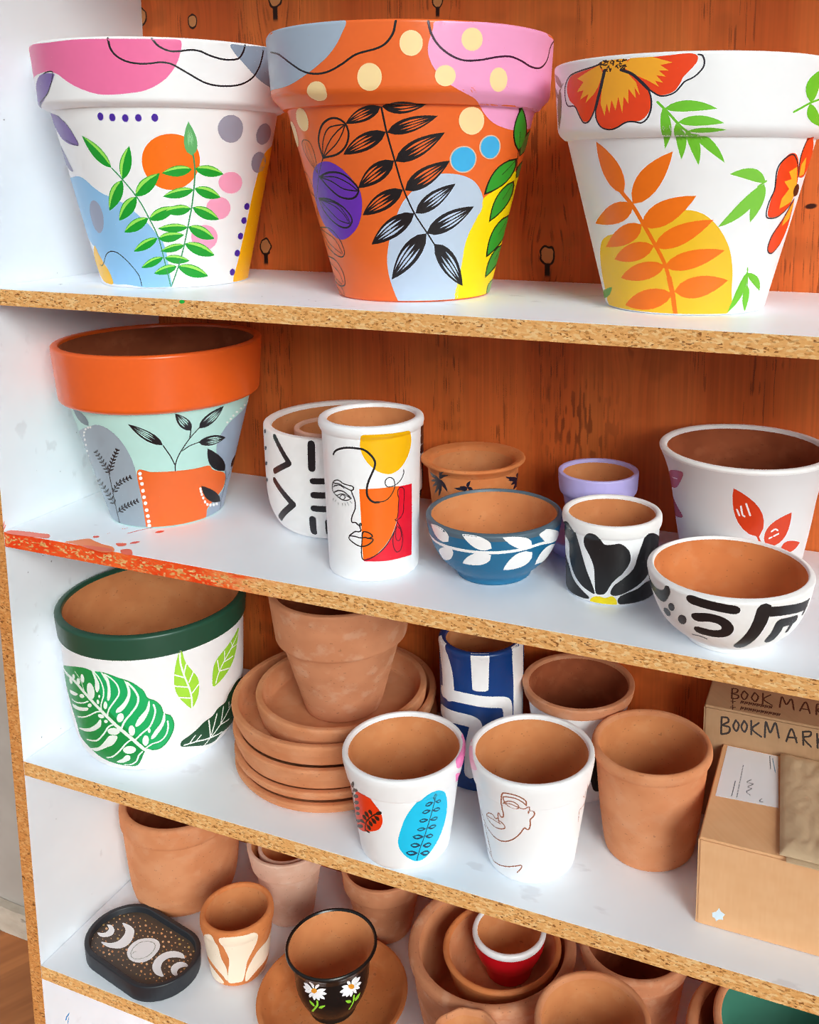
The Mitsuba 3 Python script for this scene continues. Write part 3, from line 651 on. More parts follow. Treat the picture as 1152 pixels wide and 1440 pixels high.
MOTIFS['painted_flower_pot_002'] = [
 ('painted_flower','orange-red flower with dark outlines',[
  ('poly','ef4415',0,(-11703,4570,-12143,4509,-12810,4478,-13533,4426,-13876,4300,-13916,4162,-13696,4017,-13211,3900,-12984,3769,-12721,3650,-12373,3655,-12116,3774,-11907,3948,-11632,4207,-11409,4462)),
  ('poly','ef4415',0,(-11410,4451,-11559,4248,-11753,4033,-11959,3815,-11938,3658,-11664,3531,-11272,3490,-10864,3531,-10552,3593,-10144,3610,-9863,3629,-9591,3733,-9487,3882,-9516,4053,-9755,4185,-10080,4309,-10412,4402,-10757,4454,-11122,4453)),
  ('poly','ef4415',0,(-10583,4427,-10189,4354,-9863,4230,-9542,4096,-9176,4016,-8869,4023,-8570,4083,-8377,4207,-8283,4290,-7997,4412,-7810,4514,-7793,4597,-7966,4640,-8306,4644,-8794,4626,-9549,4610,-10296,4605,-10465,4563)),
  ('straight','fbae2a',1,(-11705,4548,-12303,4470,-13017,4373,-12617,4303,-13109,4149,-12638,4169,-12891,4018,-12354,4093,-12542,3952,-12041,4085,-11809,4189,-11513,4400)),
  ('straight','fbae2a',1,(-11378,4440,-11599,4184,-11693,3921,-11501,3718,-11384,3915,-11262,3758,-11151,3976,-10971,3797,-10836,4013,-10666,3748,-10596,4019,-10396,3896,-10390,4133,-10083,3977,-10136,4149,-9917,4017,-10080,4234,-10413,4380,-10818,4434)),
  ('straight','fbae2a',1,(-10525,4458,-10079,4340,-9597,4246,-9180,4144,-9336,4241,-9028,4205,-9287,4325,-8931,4298,-9187,4397,-8834,4391,-9138,4480,-8690,4514,-9447,4614,-10296,4614,-10465,4542)),
  ('line','26222c',2,(-11600,4566,-12066,4528,-12717,4497,-13588,4439,-14091,4284,-14159,4077,-13912,3941,-13315,3914,-13033,3770,-12724,3631,-12374,3648,-12075,3795,-11825,4035,-11628,4250,-11443,4452),24),
  ('line','26222c',2,(-11443,4452,-11632,4207,-11829,3991,-11979,3838),52),
  ('line','26222c',2,(-11954,3860,-11951,3681,-11698,3538,-11272,3490,-10864,3531,-10492,3604,-10144,3606,-9863,3585,-9618,3658,-9475,3818,-9488,3989,-9596,4118),23),
  ('line','26222c',2,(-10699,4441,-10244,4366,-9863,4230,-9596,4118),45),
  ('line','26222c',2,(-9596,4118,-9228,4017,-8970,3999,-8618,4042,-8373,4144,-8229,4216,-7890,4286,-7606,4409,-7542,4512,-7624,4606,-7771,4625),22),
  ('poly','fbae2a',1,(-11705,4548,-11598,4599,-11051,4613,-10464,4606,-10465,4542,-10641,4429,-11061,4419,-11443,4442)),
  ('bar','3a1405',3,(-11374,4608,-11347,4578),18),
  ('bar','3a1405',3,(-11507,4551,-11659,4543),18),
  ('bar','3a1405',3,(-10722,4583,-10734,4550),18),
  ('bar','3a1405',3,(-11504,4613,-11378,4575),18),
  ('bar','3a1405',3,(-10624,4478,-10694,4462),18),
  ('bar','3a1405',3,(-11222,4523,-11326,4487),18),
  ('bar','3a1405',3,(-10577,4609,-10618,4567),18),
  ('bar','3a1405',3,(-11033,4591,-11028,4563),18),
  ('bar','3a1405',3,(-10533,4477,-10548,4443),18),
  ('bar','3a1405',3,(-10504,4516,-10632,4501),18),
  ('bar','3a1405',3,(-11012,4556,-11047,4520),18),
  ('bar','3a1405',3,(-11423,4567,-11493,4555),18),
  ('bar','3a1405',3,(-11653,4527,-11571,4492),18),
  ('bar','3a1405',3,(-11028,4549,-11119,4551),18),
  ('bar','3a1405',3,(-11122,4589,-11164,4559),18),
  ('bar','3a1405',3,(-11250,4504,-11186,4465),18),
  ('bar','3a1405',3,(-10613,4590,-10528,4581),18),
  ('bar','3a1405',3,(-10766,4515,-10695,4489),18),
  ('bar','3a1405',3,(-11510,4541,-11369,4530),18),
  ('bar','3a1405',3,(-10534,4464,-10634,4426),18),
  ('bar','3a1405',3,(-11567,4566,-11722,4566),18),
  ('bar','3a1405',3,(-11125,4474,-11182,4428),18),
  ('bar','3a1405',3,(-11296,4593,-11283,4563),18),
  ('bar','3a1405',3,(-11207,4460,-11170,4436),18),
  ('bar','3a1405',3,(-11562,4596,-11653,4576),18),
  ('bar','3a1405',3,(-11235,4593,-11350,4594),18),
  ('bar','3a1405',3,(-11441,4605,-11350,4597),18),
  ('bar','3a1405',3,(-10885,4584,-10774,4575),18),
  ('bar','3a1405',3,(-11412,4454,-11297,4434),18),
  ('bar','3a1405',3,(-10665,4535,-10775,4537),18),
  ('bar','3a1405',3,(-11414,4546,-11300,4538),18),
  ('bar','3a1405',3,(-11300,4471,-11408,4453),18),
  ('bar','3a1405',3,(-11662,4584,-11590,4559),18),
  ('bar','3a1405',3,(-11412,4473,-11338,4459),18),
  ('bar','3a1405',3,(-10496,4508,-10597,4510),18),
  ('bar','3a1405',3,(-10526,4508,-10629,4481),18),
  ('bar','3a1405',3,(-11101,4609,-10986,4573),18),
  ('bar','3a1405',3,(-10609,4471,-10550,4430),18),
  ('bar','3a1405',3,(-10644,4507,-10740,4487),18),
  ('bar','3a1405',3,(-10908,4513,-10810,4470),18),
  ('bar','3a1405',3,(-10441,4590,-10585,4589),18),
  ('bar','3a1405',3,(-10800,4600,-10878,4594),18),
  ('bar','3a1405',3,(-10542,4496,-10462,4488),18),
  ('bar','3a1405',3,(-10828,4528,-10934,4493),18),
  ('bar','3a1405',3,(-11343,4612,-11420,4608),18),
  ('bar','3a1405',3,(-10547,4595,-10657,4571),18)]),
 ('painted_leaf_spray','light green leaf spray below the flower',[
  ('line','6fc22e',0,(-9231,3906,-8831,3739,-8356,3522,-7995,3396),36),
  ('leaf','6fc22e',0,(-8974,3799,-6998,3788),177,0.06,0.42),
  ('leaf','6fc22e',0,(-9021,3819,-9020,3071),149,0.06,0.42),
  ('leaf','6fc22e',0,(-8452,3581,-6708,3564),164,0.05,0.42),
  ('leaf','6fc22e',0,(-8525,3562,-8318,2896),160,0.05,0.42),
  ('leaf','6fc22e',0,(-8073,3433,-6577,3454),97,0,0.42),
  ('leaf','6fc22e',0,(-8149,3433,-7560,2801),160,0.05,0.42),
  ('leaf','6fc22e',0,(-7956,3380,-6410,2841),157,0.03,0.42)]),
 ('painted_disc','yellow disc at the foot',[
  ('poly','f2c12a',0,(-8207,2037,-7230,1974,-6411,1758,-5637,1406,-5200,1047,-4953,636,-4924,162,-8057,138,-10706,130,-14571,119,-14892,484,-14561,972,-13787,1367,-12810,1535,-11589,1614,-10429,1784,-9449,1945))]),
 ('painted_leaf_spray','orange leaf spray over the yellow disc',[
  ('line','f57614',1,(-11386,2345,-10823,2109,-10287,1786,-9668,1394,-9140,1042,-8792,591,-8559,145),79),
  ('line','f57614',1,(-8935,818,-8716,500,-8559,145),109),
  ('leaf','f57614',1,(-11256,2302,-12470,3220),406,0,0.42),
  ('leaf','f57614',1,(-10773,2131,-8681,3028),401,0,0.42),
  ('straight','f57614',1,(-10752,2110,-11169,2164,-11537,2164,-11896,2137,-12257,2090,-12631,2024,-13029,1943,-13473,1848,-13984,1734,-13265,1726,-12704,1731,-12233,1747,-11826,1774,-11474,1818,-11172,1881,-10920,1969)),
  ('leaf','f57614',1,(-10370,1741,-7583,2280),405,0,0.42),
  ('straight','f57614',1,(-10364,1763,-10796,1796,-11162,1780,-11509,1742,-11847,1684,-12185,1611,-12531,1524,-12897,1424,-13283,1309,-12652,1319,-12139,1340,-11698,1369,-11317,1409,-10989,1463,-10713,1533,-10490,1624)),
  ('leaf','f57614',1,(-9743,1371,-6641,1867),354,0,0.42),
  ('leaf','f57614',1,(-9739,1394,-12638,1092),326,0,0.42),
  ('leaf','f57614',1,(-9215,1019,-5818,1327),336,0,0.42),
  ('leaf','f57614',1,(-9140,1042,-12359,751),322,0,0.42),
  ('leaf','f57614',1,(-8637,570,-5309,777),401,0,0.42),
  ('leaf','f57614',1,(-8716,523,-12379,233),375,0,0.42)]),
 ('painted_leaf_spray','light green leaves at the right',[
  ('leaf','7cc63f',0,(-4138,2510,-6114,2647),202,-0.1,0.42),
  ('leaf','7cc63f',0,(-4187,2476,-6377,1737),240,0.05,0.42),
  ('leaf','7cc63f',0,(-4187,2476,-4578,1814),264,0,0.42),
  ('line','7cc63f',0,(-4526,2435,-4106,2527),33)]),
 ('painted_flower','orange-red flower at the right edge',[
  ('poly','ef4415',0,(-2253,2941,-2863,3003,-3349,2875,-3497,2686,-3412,2431,-3505,2174,-3415,1913,-2555,1904,-1596,2070,-1339,2333,-1620,2641)),
  ('poly','ef4415',0,(-1334,2112,-1932,1852,-2574,1594,-2667,1326,-2076,1224,-1174,1388,-689,1698,-1027,2153)),
  ('poly','ef4415',0,(-1498,3332,-1863,3156,-1931,2900,-1453,2597,-309,2639,207,2949)),
  ('straight','fbae2a',1,(-2044,2771,-2657,2685,-2238,2556,-2846,2515,-2203,2383,-2654,2212,-2632,2037,-1451,2158,-1379,2422)),
  ('straight','fbae2a',1,(-1272,2089,-1772,1850,-1811,1716,-949,1838,-1027,2153)),
  ('straight','fbae2a',1,(-1234,2945,-1616,2814,-1453,2597,-692,2640)),
  ('line','26222c',2,(-1620,2641,-2303,2899,-2837,2982,-3412,2854,-3581,2686,-3421,2389,-3595,2175,-3615,1980,-3376,1878,-2541,1895,-1596,2070,-1169,2199),24),
  ('line','26222c',2,(-1253,2156,-1997,1808,-2631,1550,-2684,1304,-2076,1224,-1174,1388),25),
  ('line','26222c',2,(-1522,2597,-1931,2900,-1863,3156,-1556,3331),24),
  ('poly','3a1405',3,(-781,2340,-849,2384,-983,2424,-1148,2452,-1315,2466,-1461,2463,-1572,2443,-1639,2410,-1656,2369,-1621,2326,-1535,2287,-1405,2258,-1244,2244,-1070,2246,-912,2266,-805,2299))]),
 ('painted_leaf_spray','light green leaves on the collar at the right edge',[
  ('straight','6fc22e',0,(-2709,3920,-2460,3980,-2334,4046,-2248,4115,-2192,4186,-2155,4257,-2127,4328,-2099,4400,-2086,4471,-2483,4414,-2760,4355,-2959,4294,-3086,4230,-3142,4162,-3120,4089,-3007,4010)),
  ('straight','6fc22e',0,(-2752,3900,-2890,3815,-2897,3751,-2833,3696,-2705,3649,-2512,3611,-2247,3579,-1883,3554,-1343,3538,-1503,3592,-1652,3644,-1795,3696,-1941,3745,-2098,3793,-2272,3836,-2470,3875)),
  ('line','6fc22e',0,(-3690,3755,-2758,3911,-1763,4008),33)]),
 ('painted_leaf_spray','small light green leaves at the foot',[
  ('leaf','6fc22e',0,(-3997,919,-4935,172),218,0.08,0.42),
  ('straight','6fc22e',0,(-3974,896,-3896,839,-3749,791,-3572,746,-3370,703,-3143,660,-2894,618,-2620,574,-2306,530,-2369,598,-2484,661,-2636,719,-2825,771,-3049,817,-3308,854,-3604,883)),
  ('leaf','6fc22e',0,(-3817,665,-3391,162),205,0,0.42),
  ('line','6fc22e',0,(-4064,988,-3668,570),25)]),
 ('painted_leaf','small green leaf tip at the foot',[
  ('straight','5c9a35',0,(-16321,238,-16071,238,-15033,287,-14551,326,-14229,365,-13991,406,-13806,449,-13659,494,-13550,542,-13905,522,-14285,496,-14722,465,-15272,425,-16321,357,-16321,327,-16321,297))]),
 ('painted_leaf_spray','faint brown leaves on the collar at the left edge',[
  ('straight','9a8470',0,(-14600,4267,-14531,4304,-14552,4339,-14615,4374,-14718,4409,-14861,4444,-15052,4479,-15312,4517,-15761,4562,-15783,4526,-15720,4488,-15613,4449,-15471,4410,-15299,4372,-15103,4335,-14884,4300)),
  ('straight','9a8470',0,(-15318,4100,-15224,4125,-15218,4152,-15251,4179,-15319,4207,-15422,4235,-15572,4265,-15800,4297,-16271,4338,-16221,4308,-16171,4278,-16121,4248,-16021,4219,-16125,4199,-15819,4163,-15587,4131)),
  ('straight','8a7a5c',0,(-14810,4263,-15082,4183,-15270,4099,-15417,4013,-15516,3925,-15558,3835,-15547,3743,-15493,3650,-15403,3557,-15135,3643,-14962,3730,-14832,3816,-14739,3904,-14682,3991,-14661,4080,-14684,4169)),
  ('line','8a7a5c',0,(-14305,4339,-14709,4247,-15519,4094),14)])]
MOTIFS['painted_flower_pot_003'] = [
 ('painted_patch','grey arch at the left',[
  ('poly','98a6b2',0,(-10678,2581,-9442,2713,-8648,2656,-8025,2454,-7576,2174,-7273,1820,-7156,1321,-7154,719,-7167,57,-9585,57,-13999,76,-15582,189,-15359,1004,-14804,2046,-12538,2357))]),
 ('painted_patch','grey-blue patch at the right',[
  ('poly','9aa9bd',0,(4598,2747,1252,2602,-17,2474,-693,2269,-1033,1988,-738,1651,378,1237,1235,844,1049,634,-431,443,-975,257,-1285,38,-135,57,3537,57,4877,530,5679,1572,5744,2500))]),
 ('painted_patch','orange block',[
  ('poly','e8682c',1,(-7082,1573,-5991,1552,-4351,1528,-2742,1500,-1520,1491,-997,1335,496,1137,1056,950,1081,722,462,595,-431,443,-1012,306,-1285,38,-4135,38,-5835,38,-6785,38,-7192,40,-7124,766))]),
 ('painted_dot','white dot',[
  ('dot','f4f4f2',2,(-6898,1518,-6753,1518,-6873,1568))]),
 ('painted_dot','white dot',[
  ('dot','f4f4f2',2,(-6906,1400,-6757,1400,-6880,1450))]),
 ('painted_dot','white dot',[
  ('dot','f4f4f2',2,(-6875,1249,-6723,1248,-6849,1299))]),
 ('painted_dot','white dot',[
  ('dot','f4f4f2',2,(-6890,1064,-6732,1064,-6862,1115))]),
 ('painted_dot','white dot',[
  ('dot','f4f4f2',2,(-6897,892,-6734,892,-6868,944))]),
 ('painted_dot','white dot',[
  ('dot','f4f4f2',2,(-6869,729,-6701,729,-6840,780))]),
 ('painted_dot','white dot',[
  ('dot','f4f4f2',2,(-6869,541,-6695,540,-6839,592))]),
 ('painted_dot','white dot',[
  ('dot','f4f4f2',2,(-6852,380,-6672,379,-6821,432))]),
 ('painted_dot','white dot',[
  ('dot','f4f4f2',2,(-6858,232,-6673,232,-6826,284))]),
 ('painted_dot','white dot',[
  ('dot','f4f4f2',2,(-6882,112,-6692,112,-6849,165))]),
 ('painted_dot_row','row of white dots round the grey arch',[
  ('dot','f4f4f2',2,(-10127,2623,-10012,2629,-10082,2656)),
  ('poly','f4f4f2',2,(-10280,2605,-10271,2618,-10282,2627,-10312,2632,-10356,2632,-10408,2626,-10462,2616,-10508,2604,-10539,2590,-10549,2578,-10537,2568,-10505,2564,-10458,2564,-10404,2570,-10352,2580,-10308,2592)),
  ('poly','f4f4f2',2,(-10666,2538,-10654,2551,-10667,2560,-10701,2565,-10752,2564,-10815,2557,-10879,2547,-10935,2533,-10973,2519,-10987,2506,-10973,2497,-10935,2493,-10879,2494,-10814,2501,-10751,2511,-10700,2525)),
  ('poly','f4f4f2',2,(-11042,2435,-11027,2448,-11041,2457,-11082,2461,-11144,2459,-11221,2451,-11301,2439,-11372,2424,-11422,2408,-11441,2395,-11424,2386,-11375,2383,-11304,2386,-11223,2394,-11146,2406,-11083,2420)),
  ('poly','f4f4f2',2,(-11304,2338,-11287,2351,-11303,2359,-11350,2363,-11423,2360,-11514,2351,-11612,2337,-11701,2320,-11765,2304,-11789,2290,-11768,2282,-11707,2280,-11619,2284,-11520,2293,-11428,2307,-11353,2322)),
  ('poly','f4f4f2',2,(-11399,2225,-11380,2238,-11397,2247,-11448,2250,-11527,2246,-11626,2237,-11733,2222,-11832,2204,-11904,2187,-11932,2173,-11908,2165,-11839,2163,-11741,2168,-11633,2179,-11532,2193,-11451,2209)),
  ('poly','f4f4f2',2,(-11590,2078,-11568,2091,-11587,2100,-11645,2102,-11737,2098,-11856,2086,-11987,2069,-12114,2049,-12209,2030,-12248,2015,-12216,2007,-12124,2008,-11999,2015,-11866,2028,-11745,2044,-11650,2061)),
  ('poly','f4f4f2',2,(-11911,1898,-11883,1912,-11907,1920,-11982,1921,-12107,1913,-12280,1897,-12500,1872,-12789,1838,-13135,1799,-12985,1799,-13085,1781,-12828,1794,-12526,1817,-12299,1838,-12121,1859,-11991,1879)),
  ('poly','f4f4f2',2,(-12159,1744,-12123,1759,-12153,1767,-12251,1765,-12425,1754,-12720,1727,-13135,1686,-13085,1686,-13135,1667,-13035,1667,-13135,1648,-13035,1648,-12985,1648,-12765,1665,-12447,1698,-12263,1724))]),
 ('painted_dot_row','row of white dots at the right edge',[
  ('dot','f4f4f2',2,(-320,2501,-182,2489,-340,2529)),
  ('dot','f4f4f2',2,(11,2559,161,2546,-12,2588)),
  ('dot','f4f4f2',2,(264,2616,426,2601,238,2644)),
  ('poly','f4f4f2',2,(825,2662,798,2674,746,2688,680,2699,609,2707,545,2711,496,2710,469,2704,467,2694,490,2682,537,2669,600,2658,671,2649,739,2645,793,2646,824,2652)),
  ('poly','f4f4f2',2,(1484,2690,1446,2704,1376,2719,1288,2732,1197,2742,1115,2748,1055,2747,1022,2742,1020,2732,1051,2719,1110,2705,1190,2692,1282,2682,1371,2676,1443,2675,1483,2680)),
  ('poly','f4f4f2',2,(2214,2713,2149,2729,2038,2747,1906,2765,1777,2778,1667,2786,1587,2787,1545,2783,1544,2773,1585,2759,1664,2743,1774,2728,1904,2714,2036,2704,2148,2700,2214,2703)),
  ('poly','f4f4f2',2,(3165,2728,3265,2728,3265,2728,3115,2747,2830,2773,2540,2796,2380,2805,2304,2803,2304,2793,2380,2776,2542,2753,2837,2722,3215,2690,3265,2690,3165,2709,3265,2709))]),
 ('painted_dot_row','row of white dots under the black leaf',[
  ('dot','f4f4f2',2,(-2107,922,-1984,913,-2123,965)),
  ('dot','f4f4f2',2,(-2026,847,-1900,838,-2043,890)),
  ('dot','f4f4f2',2,(-1902,760,-1771,750,-1920,802)),
  ('dot','f4f4f2',2,(-1704,648,-1566,637,-1725,691)),
  ('dot','f4f4f2',2,(-1447,526,-1299,515,-1471,570)),
  ('dot','f4f4f2',2,(-1098,429,-937,416,-1128,473)),
  ('dot','f4f4f2',2,(-659,379,-480,364,-696,424)),
  ('dot','f4f4f2',2,(-185,344,20,327,-231,389)),
  ('dot','f4f4f2',2,(339,322,584,301,281,368))]),
 ('painted_leaf_spray','black veined leaf spray on the mint',[
  ('line','17151a',2,(-4287,1534,-4280,1669,-4089,1885,-3671,2131,-3213,2348,-2702,2535),22),
  ('line','17151a',2,(-4280,1669,-4570,1907,-5054,2214),22),
  ('line','17151a',2,(-3787,2026,-3246,2129,-2625,2177),22),
  ('line','17151a',2,(-3294,2331,-3232,2503),22),
  ('leaf','17151a',2,(-5085,2228,-7104,2792),215,0,0.42),
  ('vein','b6ddd6',3,(-5085,2228,-7104,2792),215,0,0.42),
  ('leaf','17151a',2,(-3233,2512,-4235,2993),205,0,0.42),
  ('vein','b6ddd6',3,(-3233,2512,-4235,2993),205,0,0.42),
  ('leaf','17151a',2,(-2677,2533,-932,2967),277,0,0.42),
  ('vein','b6ddd6',3,(-2677,2533,-932,2967),277,0,0.42),
  ('leaf','17151a',2,(-2651,2179,-210,2103),255,0,0.42),
  ('vein','b6ddd6',3,(-2651,2179,-210,2103),255,0,0.42)]),
 ('painted_leaf_spray','solid black leaves at the right',[
  ('straight','17151a',3,(589,1173,534,1306,249,1425,-87,1535,-443,1635,-802,1726,-1155,1810,-1498,1887,-1844,1956,-1828,1834,-1756,1721,-1637,1614,-1458,1513,-1200,1420,-837,1333,-319,1251)),
  ('straight','17151a',3,(1016,331,672,469,234,580,-190,676,-595,758,-982,830,-1351,893,-1703,949,-2051,996,-1928,883,-1759,781,-1547,686,-1280,598,-942,520,-508,449,73,386)),
  ('straight','17151a',3,(1878,1146,2568,1127,3215,1118,3215,1174,3215,1231,3215,1288,3215,1345,3215,1402,3215,1459,3115,1421,2842,1389,2294,1388,2009,1363,1831,1326,1733,1280,1715,1224)),
  ('line','17151a',3,(1465,57,1174,350,1235,844,752,1158),19),
  ('line','17151a',3,(1364,877,2239,1113),19)]),
 ('painted_leaf','grey leaf at the left edge',[
  ('straight','6f8089',0,(-10273,2649,-10178,2745,-10215,2813,-10311,2868,-10461,2913,-10662,2948,-10920,2973,-11250,2989,-11725,2988,-11756,2910,-11711,2843,-11613,2784,-11459,2734,-11251,2693,-10993,2663,-10687,2643))]),
 ('painted_fern','fine black fern on the grey arch',[
  ('line','17151a',2,(-10545,84,-10303,476,-9923,1055,-9661,1525),23),
  ('line','17151a',2,(-9623,1482,-8884,1830,-8224,2140),18),
  ('leaf','17151a',2,(-9506,1532,-9011,1601),35,0,0.5),
  ('leaf','17151a',2,(-9506,1532,-9661,1622),60,0,0.5),
  ('leaf','17151a',2,(-9286,1631,-8844,1694),35,0,0.5),
  ('leaf','17151a',2,(-9286,1631,-9427,1717),56,0,0.5),
  ('leaf','17151a',2,(-9083,1728,-8687,1786),35,0,0.5),
  ('leaf','17151a',2,(-9083,1728,-9212,1810),53,0,0.5),
  ('leaf','17151a',2,(-8895,1824,-8537,1873),35,0,0.5),
  ('leaf','17151a',2,(-8895,1824,-8999,1904),49,0,0.5),
  ('leaf','17151a',2,(-8689,1916,-8367,1954),36,0,0.5),
  ('leaf','17151a',2,(-8689,1916,-8759,1996),45,0,0.5),
  ('leaf','17151a',2,(-8494,2007,-8206,2041),36,0,0.5),
  ('leaf','17151a',2,(-8494,2007,-8559,2082),43,0,0.5),
  ('leaf','17151a',2,(-8311,2096,-8053,2126),36,0,0.5),
  ('leaf','17151a',2,(-8311,2096,-8372,2166),41,0,0.5),
  ('line','17151a',2,(-9585,1438,-10060,1730,-10479,1997),18),
  ('leaf','17151a',2,(-9649,1479,-9349,1605),39,0,0.5),
  ('straight','17151a',2,(-9649,1479,-9695,1487,-9747,1493,-9805,1495,-9868,1495,-9939,1492,-10016,1486,-10102,1477,-10196,1465,-10144,1457,-10086,1452,-10024,1450,-9957,1450,-9886,1453,-9810,1459,-9732,1467)),
  ('leaf','17151a',2,(-9779,1559,-9485,1680),39,0,0.5),
  ('straight','17151a',2,(-9779,1559,-9822,1568,-9872,1573,-9927,1576,-9988,1575,-10057,1572,-10133,1566,-10216,1557,-10309,1544,-10260,1536,-10205,1532,-10145,1529,-10080,1530,-10010,1533,-9937,1539,-9860,1548)),
  ('straight','17151a',2,(-9909,1639,-9835,1653,-9775,1667,-9724,1681,-9684,1695,-9654,1710,-9634,1724,-9623,1739,-9622,1754,-9690,1741,-9749,1728,-9799,1713,-9841,1699,-9873,1684,-9895,1670,-9908,1654)),
  ('straight','17151a',2,(-9909,1639,-9950,1648,-9997,1653,-10050,1655,-10109,1655,-10176,1652,-10250,1645,-10332,1636,-10424,1623,-10377,1615,-10324,1611,-10267,1609,-10204,1609,-10136,1613,-10064,1619,-9989,1628)),
  ('straight','17151a',2,(-10040,1719,-9967,1732,-9906,1745,-9856,1758,-9817,1772,-9788,1786,-9769,1800,-9760,1814,-9761,1828,-9828,1816,-9887,1802,-9937,1789,-9978,1775,-10009,1761,-10029,1747,-10041,1733)),
  ('straight','17151a',2,(-10040,1719,-10078,1727,-10123,1732,-10174,1735,-10231,1734,-10296,1731,-10369,1724,-10449,1715,-10540,1702,-10496,1694,-10446,1690,-10390,1687,-10329,1688,-10263,1692,-10193,1698,-10119,1707)),
  ('straight','17151a',2,(-10165,1799,-10091,1811,-10030,1824,-9980,1836,-9941,1849,-9912,1862,-9894,1875,-9884,1889,-9886,1903,-9954,1891,-10012,1878,-10062,1866,-10103,1853,-10134,1840,-10154,1826,-10165,1813)),
  ('straight','17151a',2,(-10165,1799,-10199,1807,-10240,1813,-10287,1816,-10341,1815,-10403,1812,-10474,1806,-10552,1796,-10642,1784,-10603,1776,-10557,1771,-10505,1768,-10447,1769,-10383,1772,-10315,1779,-10242,1787)),
  ('straight','17151a',2,(-10289,1879,-10215,1890,-10155,1902,-10106,1914,-10067,1926,-10040,1939,-10023,1951,-10015,1964,-10018,1977,-10086,1965,-10144,1954,-10194,1942,-10234,1930,-10264,1917,-10283,1904,-10292,1892)),
  ('straight','17151a',2,(-10289,1879,-10320,1887,-10358,1893,-10403,1895,-10455,1895,-10515,1892,-10584,1885,-10661,1876,-10749,1863,-10713,1855,-10670,1850,-10620,1848,-10565,1848,-10503,1852,-10436,1858,-10365,1867)),
  ('straight','17151a',2,(-10415,1958,-10341,1969,-10282,1980,-10233,1992,-10195,2003,-10169,2015,-10154,2026,-10148,2038,-10153,2050,-10221,2040,-10279,2029,-10328,2017,-10367,2006,-10395,1994,-10413,1982,-10420,1970)),
  ('straight','17151a',2,(-10415,1958,-10443,1967,-10479,1972,-10521,1975,-10571,1974,-10629,1971,-10696,1964,-10771,1955,-10858,1942,-10826,1934,-10785,1929,-10738,1927,-10685,1927,-10625,1931,-10560,1937,-10490,1946)),
  ('line','17151a',2,(-10039,910,-8915,1238,-7652,1431),18),
  ('straight','17151a',2,(-9838,963,-9766,960,-9693,960,-9620,962,-9547,967,-9473,974,-9399,984,-9325,996,-9251,1010,-9315,1014,-9381,1015,-9449,1013,-9520,1009,-9594,1001,-9672,991,-9753,979)),
  ('straight','17151a',2,(-9838,963,-9792,982,-9762,1000,-9745,1016,-9741,1031,-9750,1044,-9774,1056,-9809,1066,-9860,1074,-9906,1055,-9938,1037,-9957,1021,-9961,1006,-9951,993,-9927,981,-9890,971)),
  ('leaf','17151a',2,(-9474,1064,-8967,1105),39,0,0.5),
  ('leaf','17151a',2,(-9474,1064,-9499,1170),58,0,0.5),
  ('leaf','17151a',2,(-9150,1162,-8705,1197),39,0,0.5),
  ('leaf','17151a',2,(-9150,1162,-9177,1263),53,0,0.5),
  ('leaf','17151a',2,(-8834,1250,-8523,1220),48,0,0.5),
  ('leaf','17151a',2,(-8834,1250,-8642,1355),38,0,0.5),
  ('leaf','17151a',2,(-8466,1305,-8191,1275),47,0,0.5),
  ('leaf','17151a',2,(-8466,1305,-8303,1402),37,0,0.5),
  ('leaf','17151a',2,(-8125,1357,-7879,1327),46,0,0.5),
  ('leaf','17151a',2,(-8125,1357,-7986,1447),36,0,0.5),
  ('leaf','17151a',2,(-7805,1407,-7584,1377),45,0,0.5),
  ('leaf','17151a',2,(-7805,1407,-7686,1490),35,0,0.5),
  ('line','17151a',2,(-10254,573,-10961,901,-12101,1139),18),
  ('straight','17151a',2,(-10346,618,-10240,636,-10152,653,-10078,670,-10019,688,-9974,705,-9941,722,-9920,740,-9912,757,-10006,741,-10088,724,-10161,707,-10224,689,-10273,672,-10310,654,-10336,636)),
  ('straight','17151a',2,(-10346,618,-10409,626,-10481,630,-10563,631,-10656,629,-10762,623,-10883,614,-11019,601,-11178,583,-11094,578,-11002,575,-10905,576,-10801,579,-10693,585,-10580,593,-10465,604)),
  ('straight','17151a',2,(-10533,709,-10424,726,-10335,743,-10261,760,-10201,776,-10156,793,-10125,810,-10105,826,-10099,843,-10194,827,-10277,811,-10352,794,-10414,777,-10464,760,-10500,743,-10525,726)),
  ('straight','17151a',2,(-10533,709,-10593,717,-10665,721,-10746,721,-10839,719,-10946,713,-11069,703,-11209,689,-11375,670,-11291,665,-11198,663,-11099,664,-10994,667,-10884,674,-10770,683,-10653,695)),
  ('straight','17151a',2,(-10726,799,-10614,816,-10523,832,-10448,848,-10388,864,-10343,880,-10313,896,-10294,912,-10290,928,-10387,912,-10472,896,-10548,880,-10611,864,-10661,847,-10697,831,-10720,815)),
  ('straight','17151a',2,(-10726,799,-10785,806,-10855,810,-10936,810,-11029,807,-11138,800,-11265,790,-11412,775,-11589,755,-11503,750,-11408,749,-11306,750,-11198,755,-11086,762,-10969,772,-10849,784)),
  ('straight','17151a',2,(-10928,887,-10812,904,-10718,920,-10641,935,-10580,951,-10536,966,-10506,981,-10489,996,-10487,1011,-10587,996,-10675,980,-10752,965,-10817,949,-10867,933,-10903,917,-10924,902)),
  ('straight','17151a',2,(-10928,887,-10985,894,-11054,897,-11136,897,-11231,894,-11343,887,-11476,875,-11633,859,-11828,837,-11738,833,-11637,833,-11531,835,-11418,840,-11300,848,-11178,858,-11055,871)),
  ('straight','17151a',2,(-11194,966,-11070,984,-10973,1000,-10896,1016,-10837,1031,-10796,1045,-10772,1060,-10761,1073,-10769,1087,-10874,1071,-10965,1055,-11045,1039,-11110,1023,-11158,1008,-11188,993,-11201,979)),
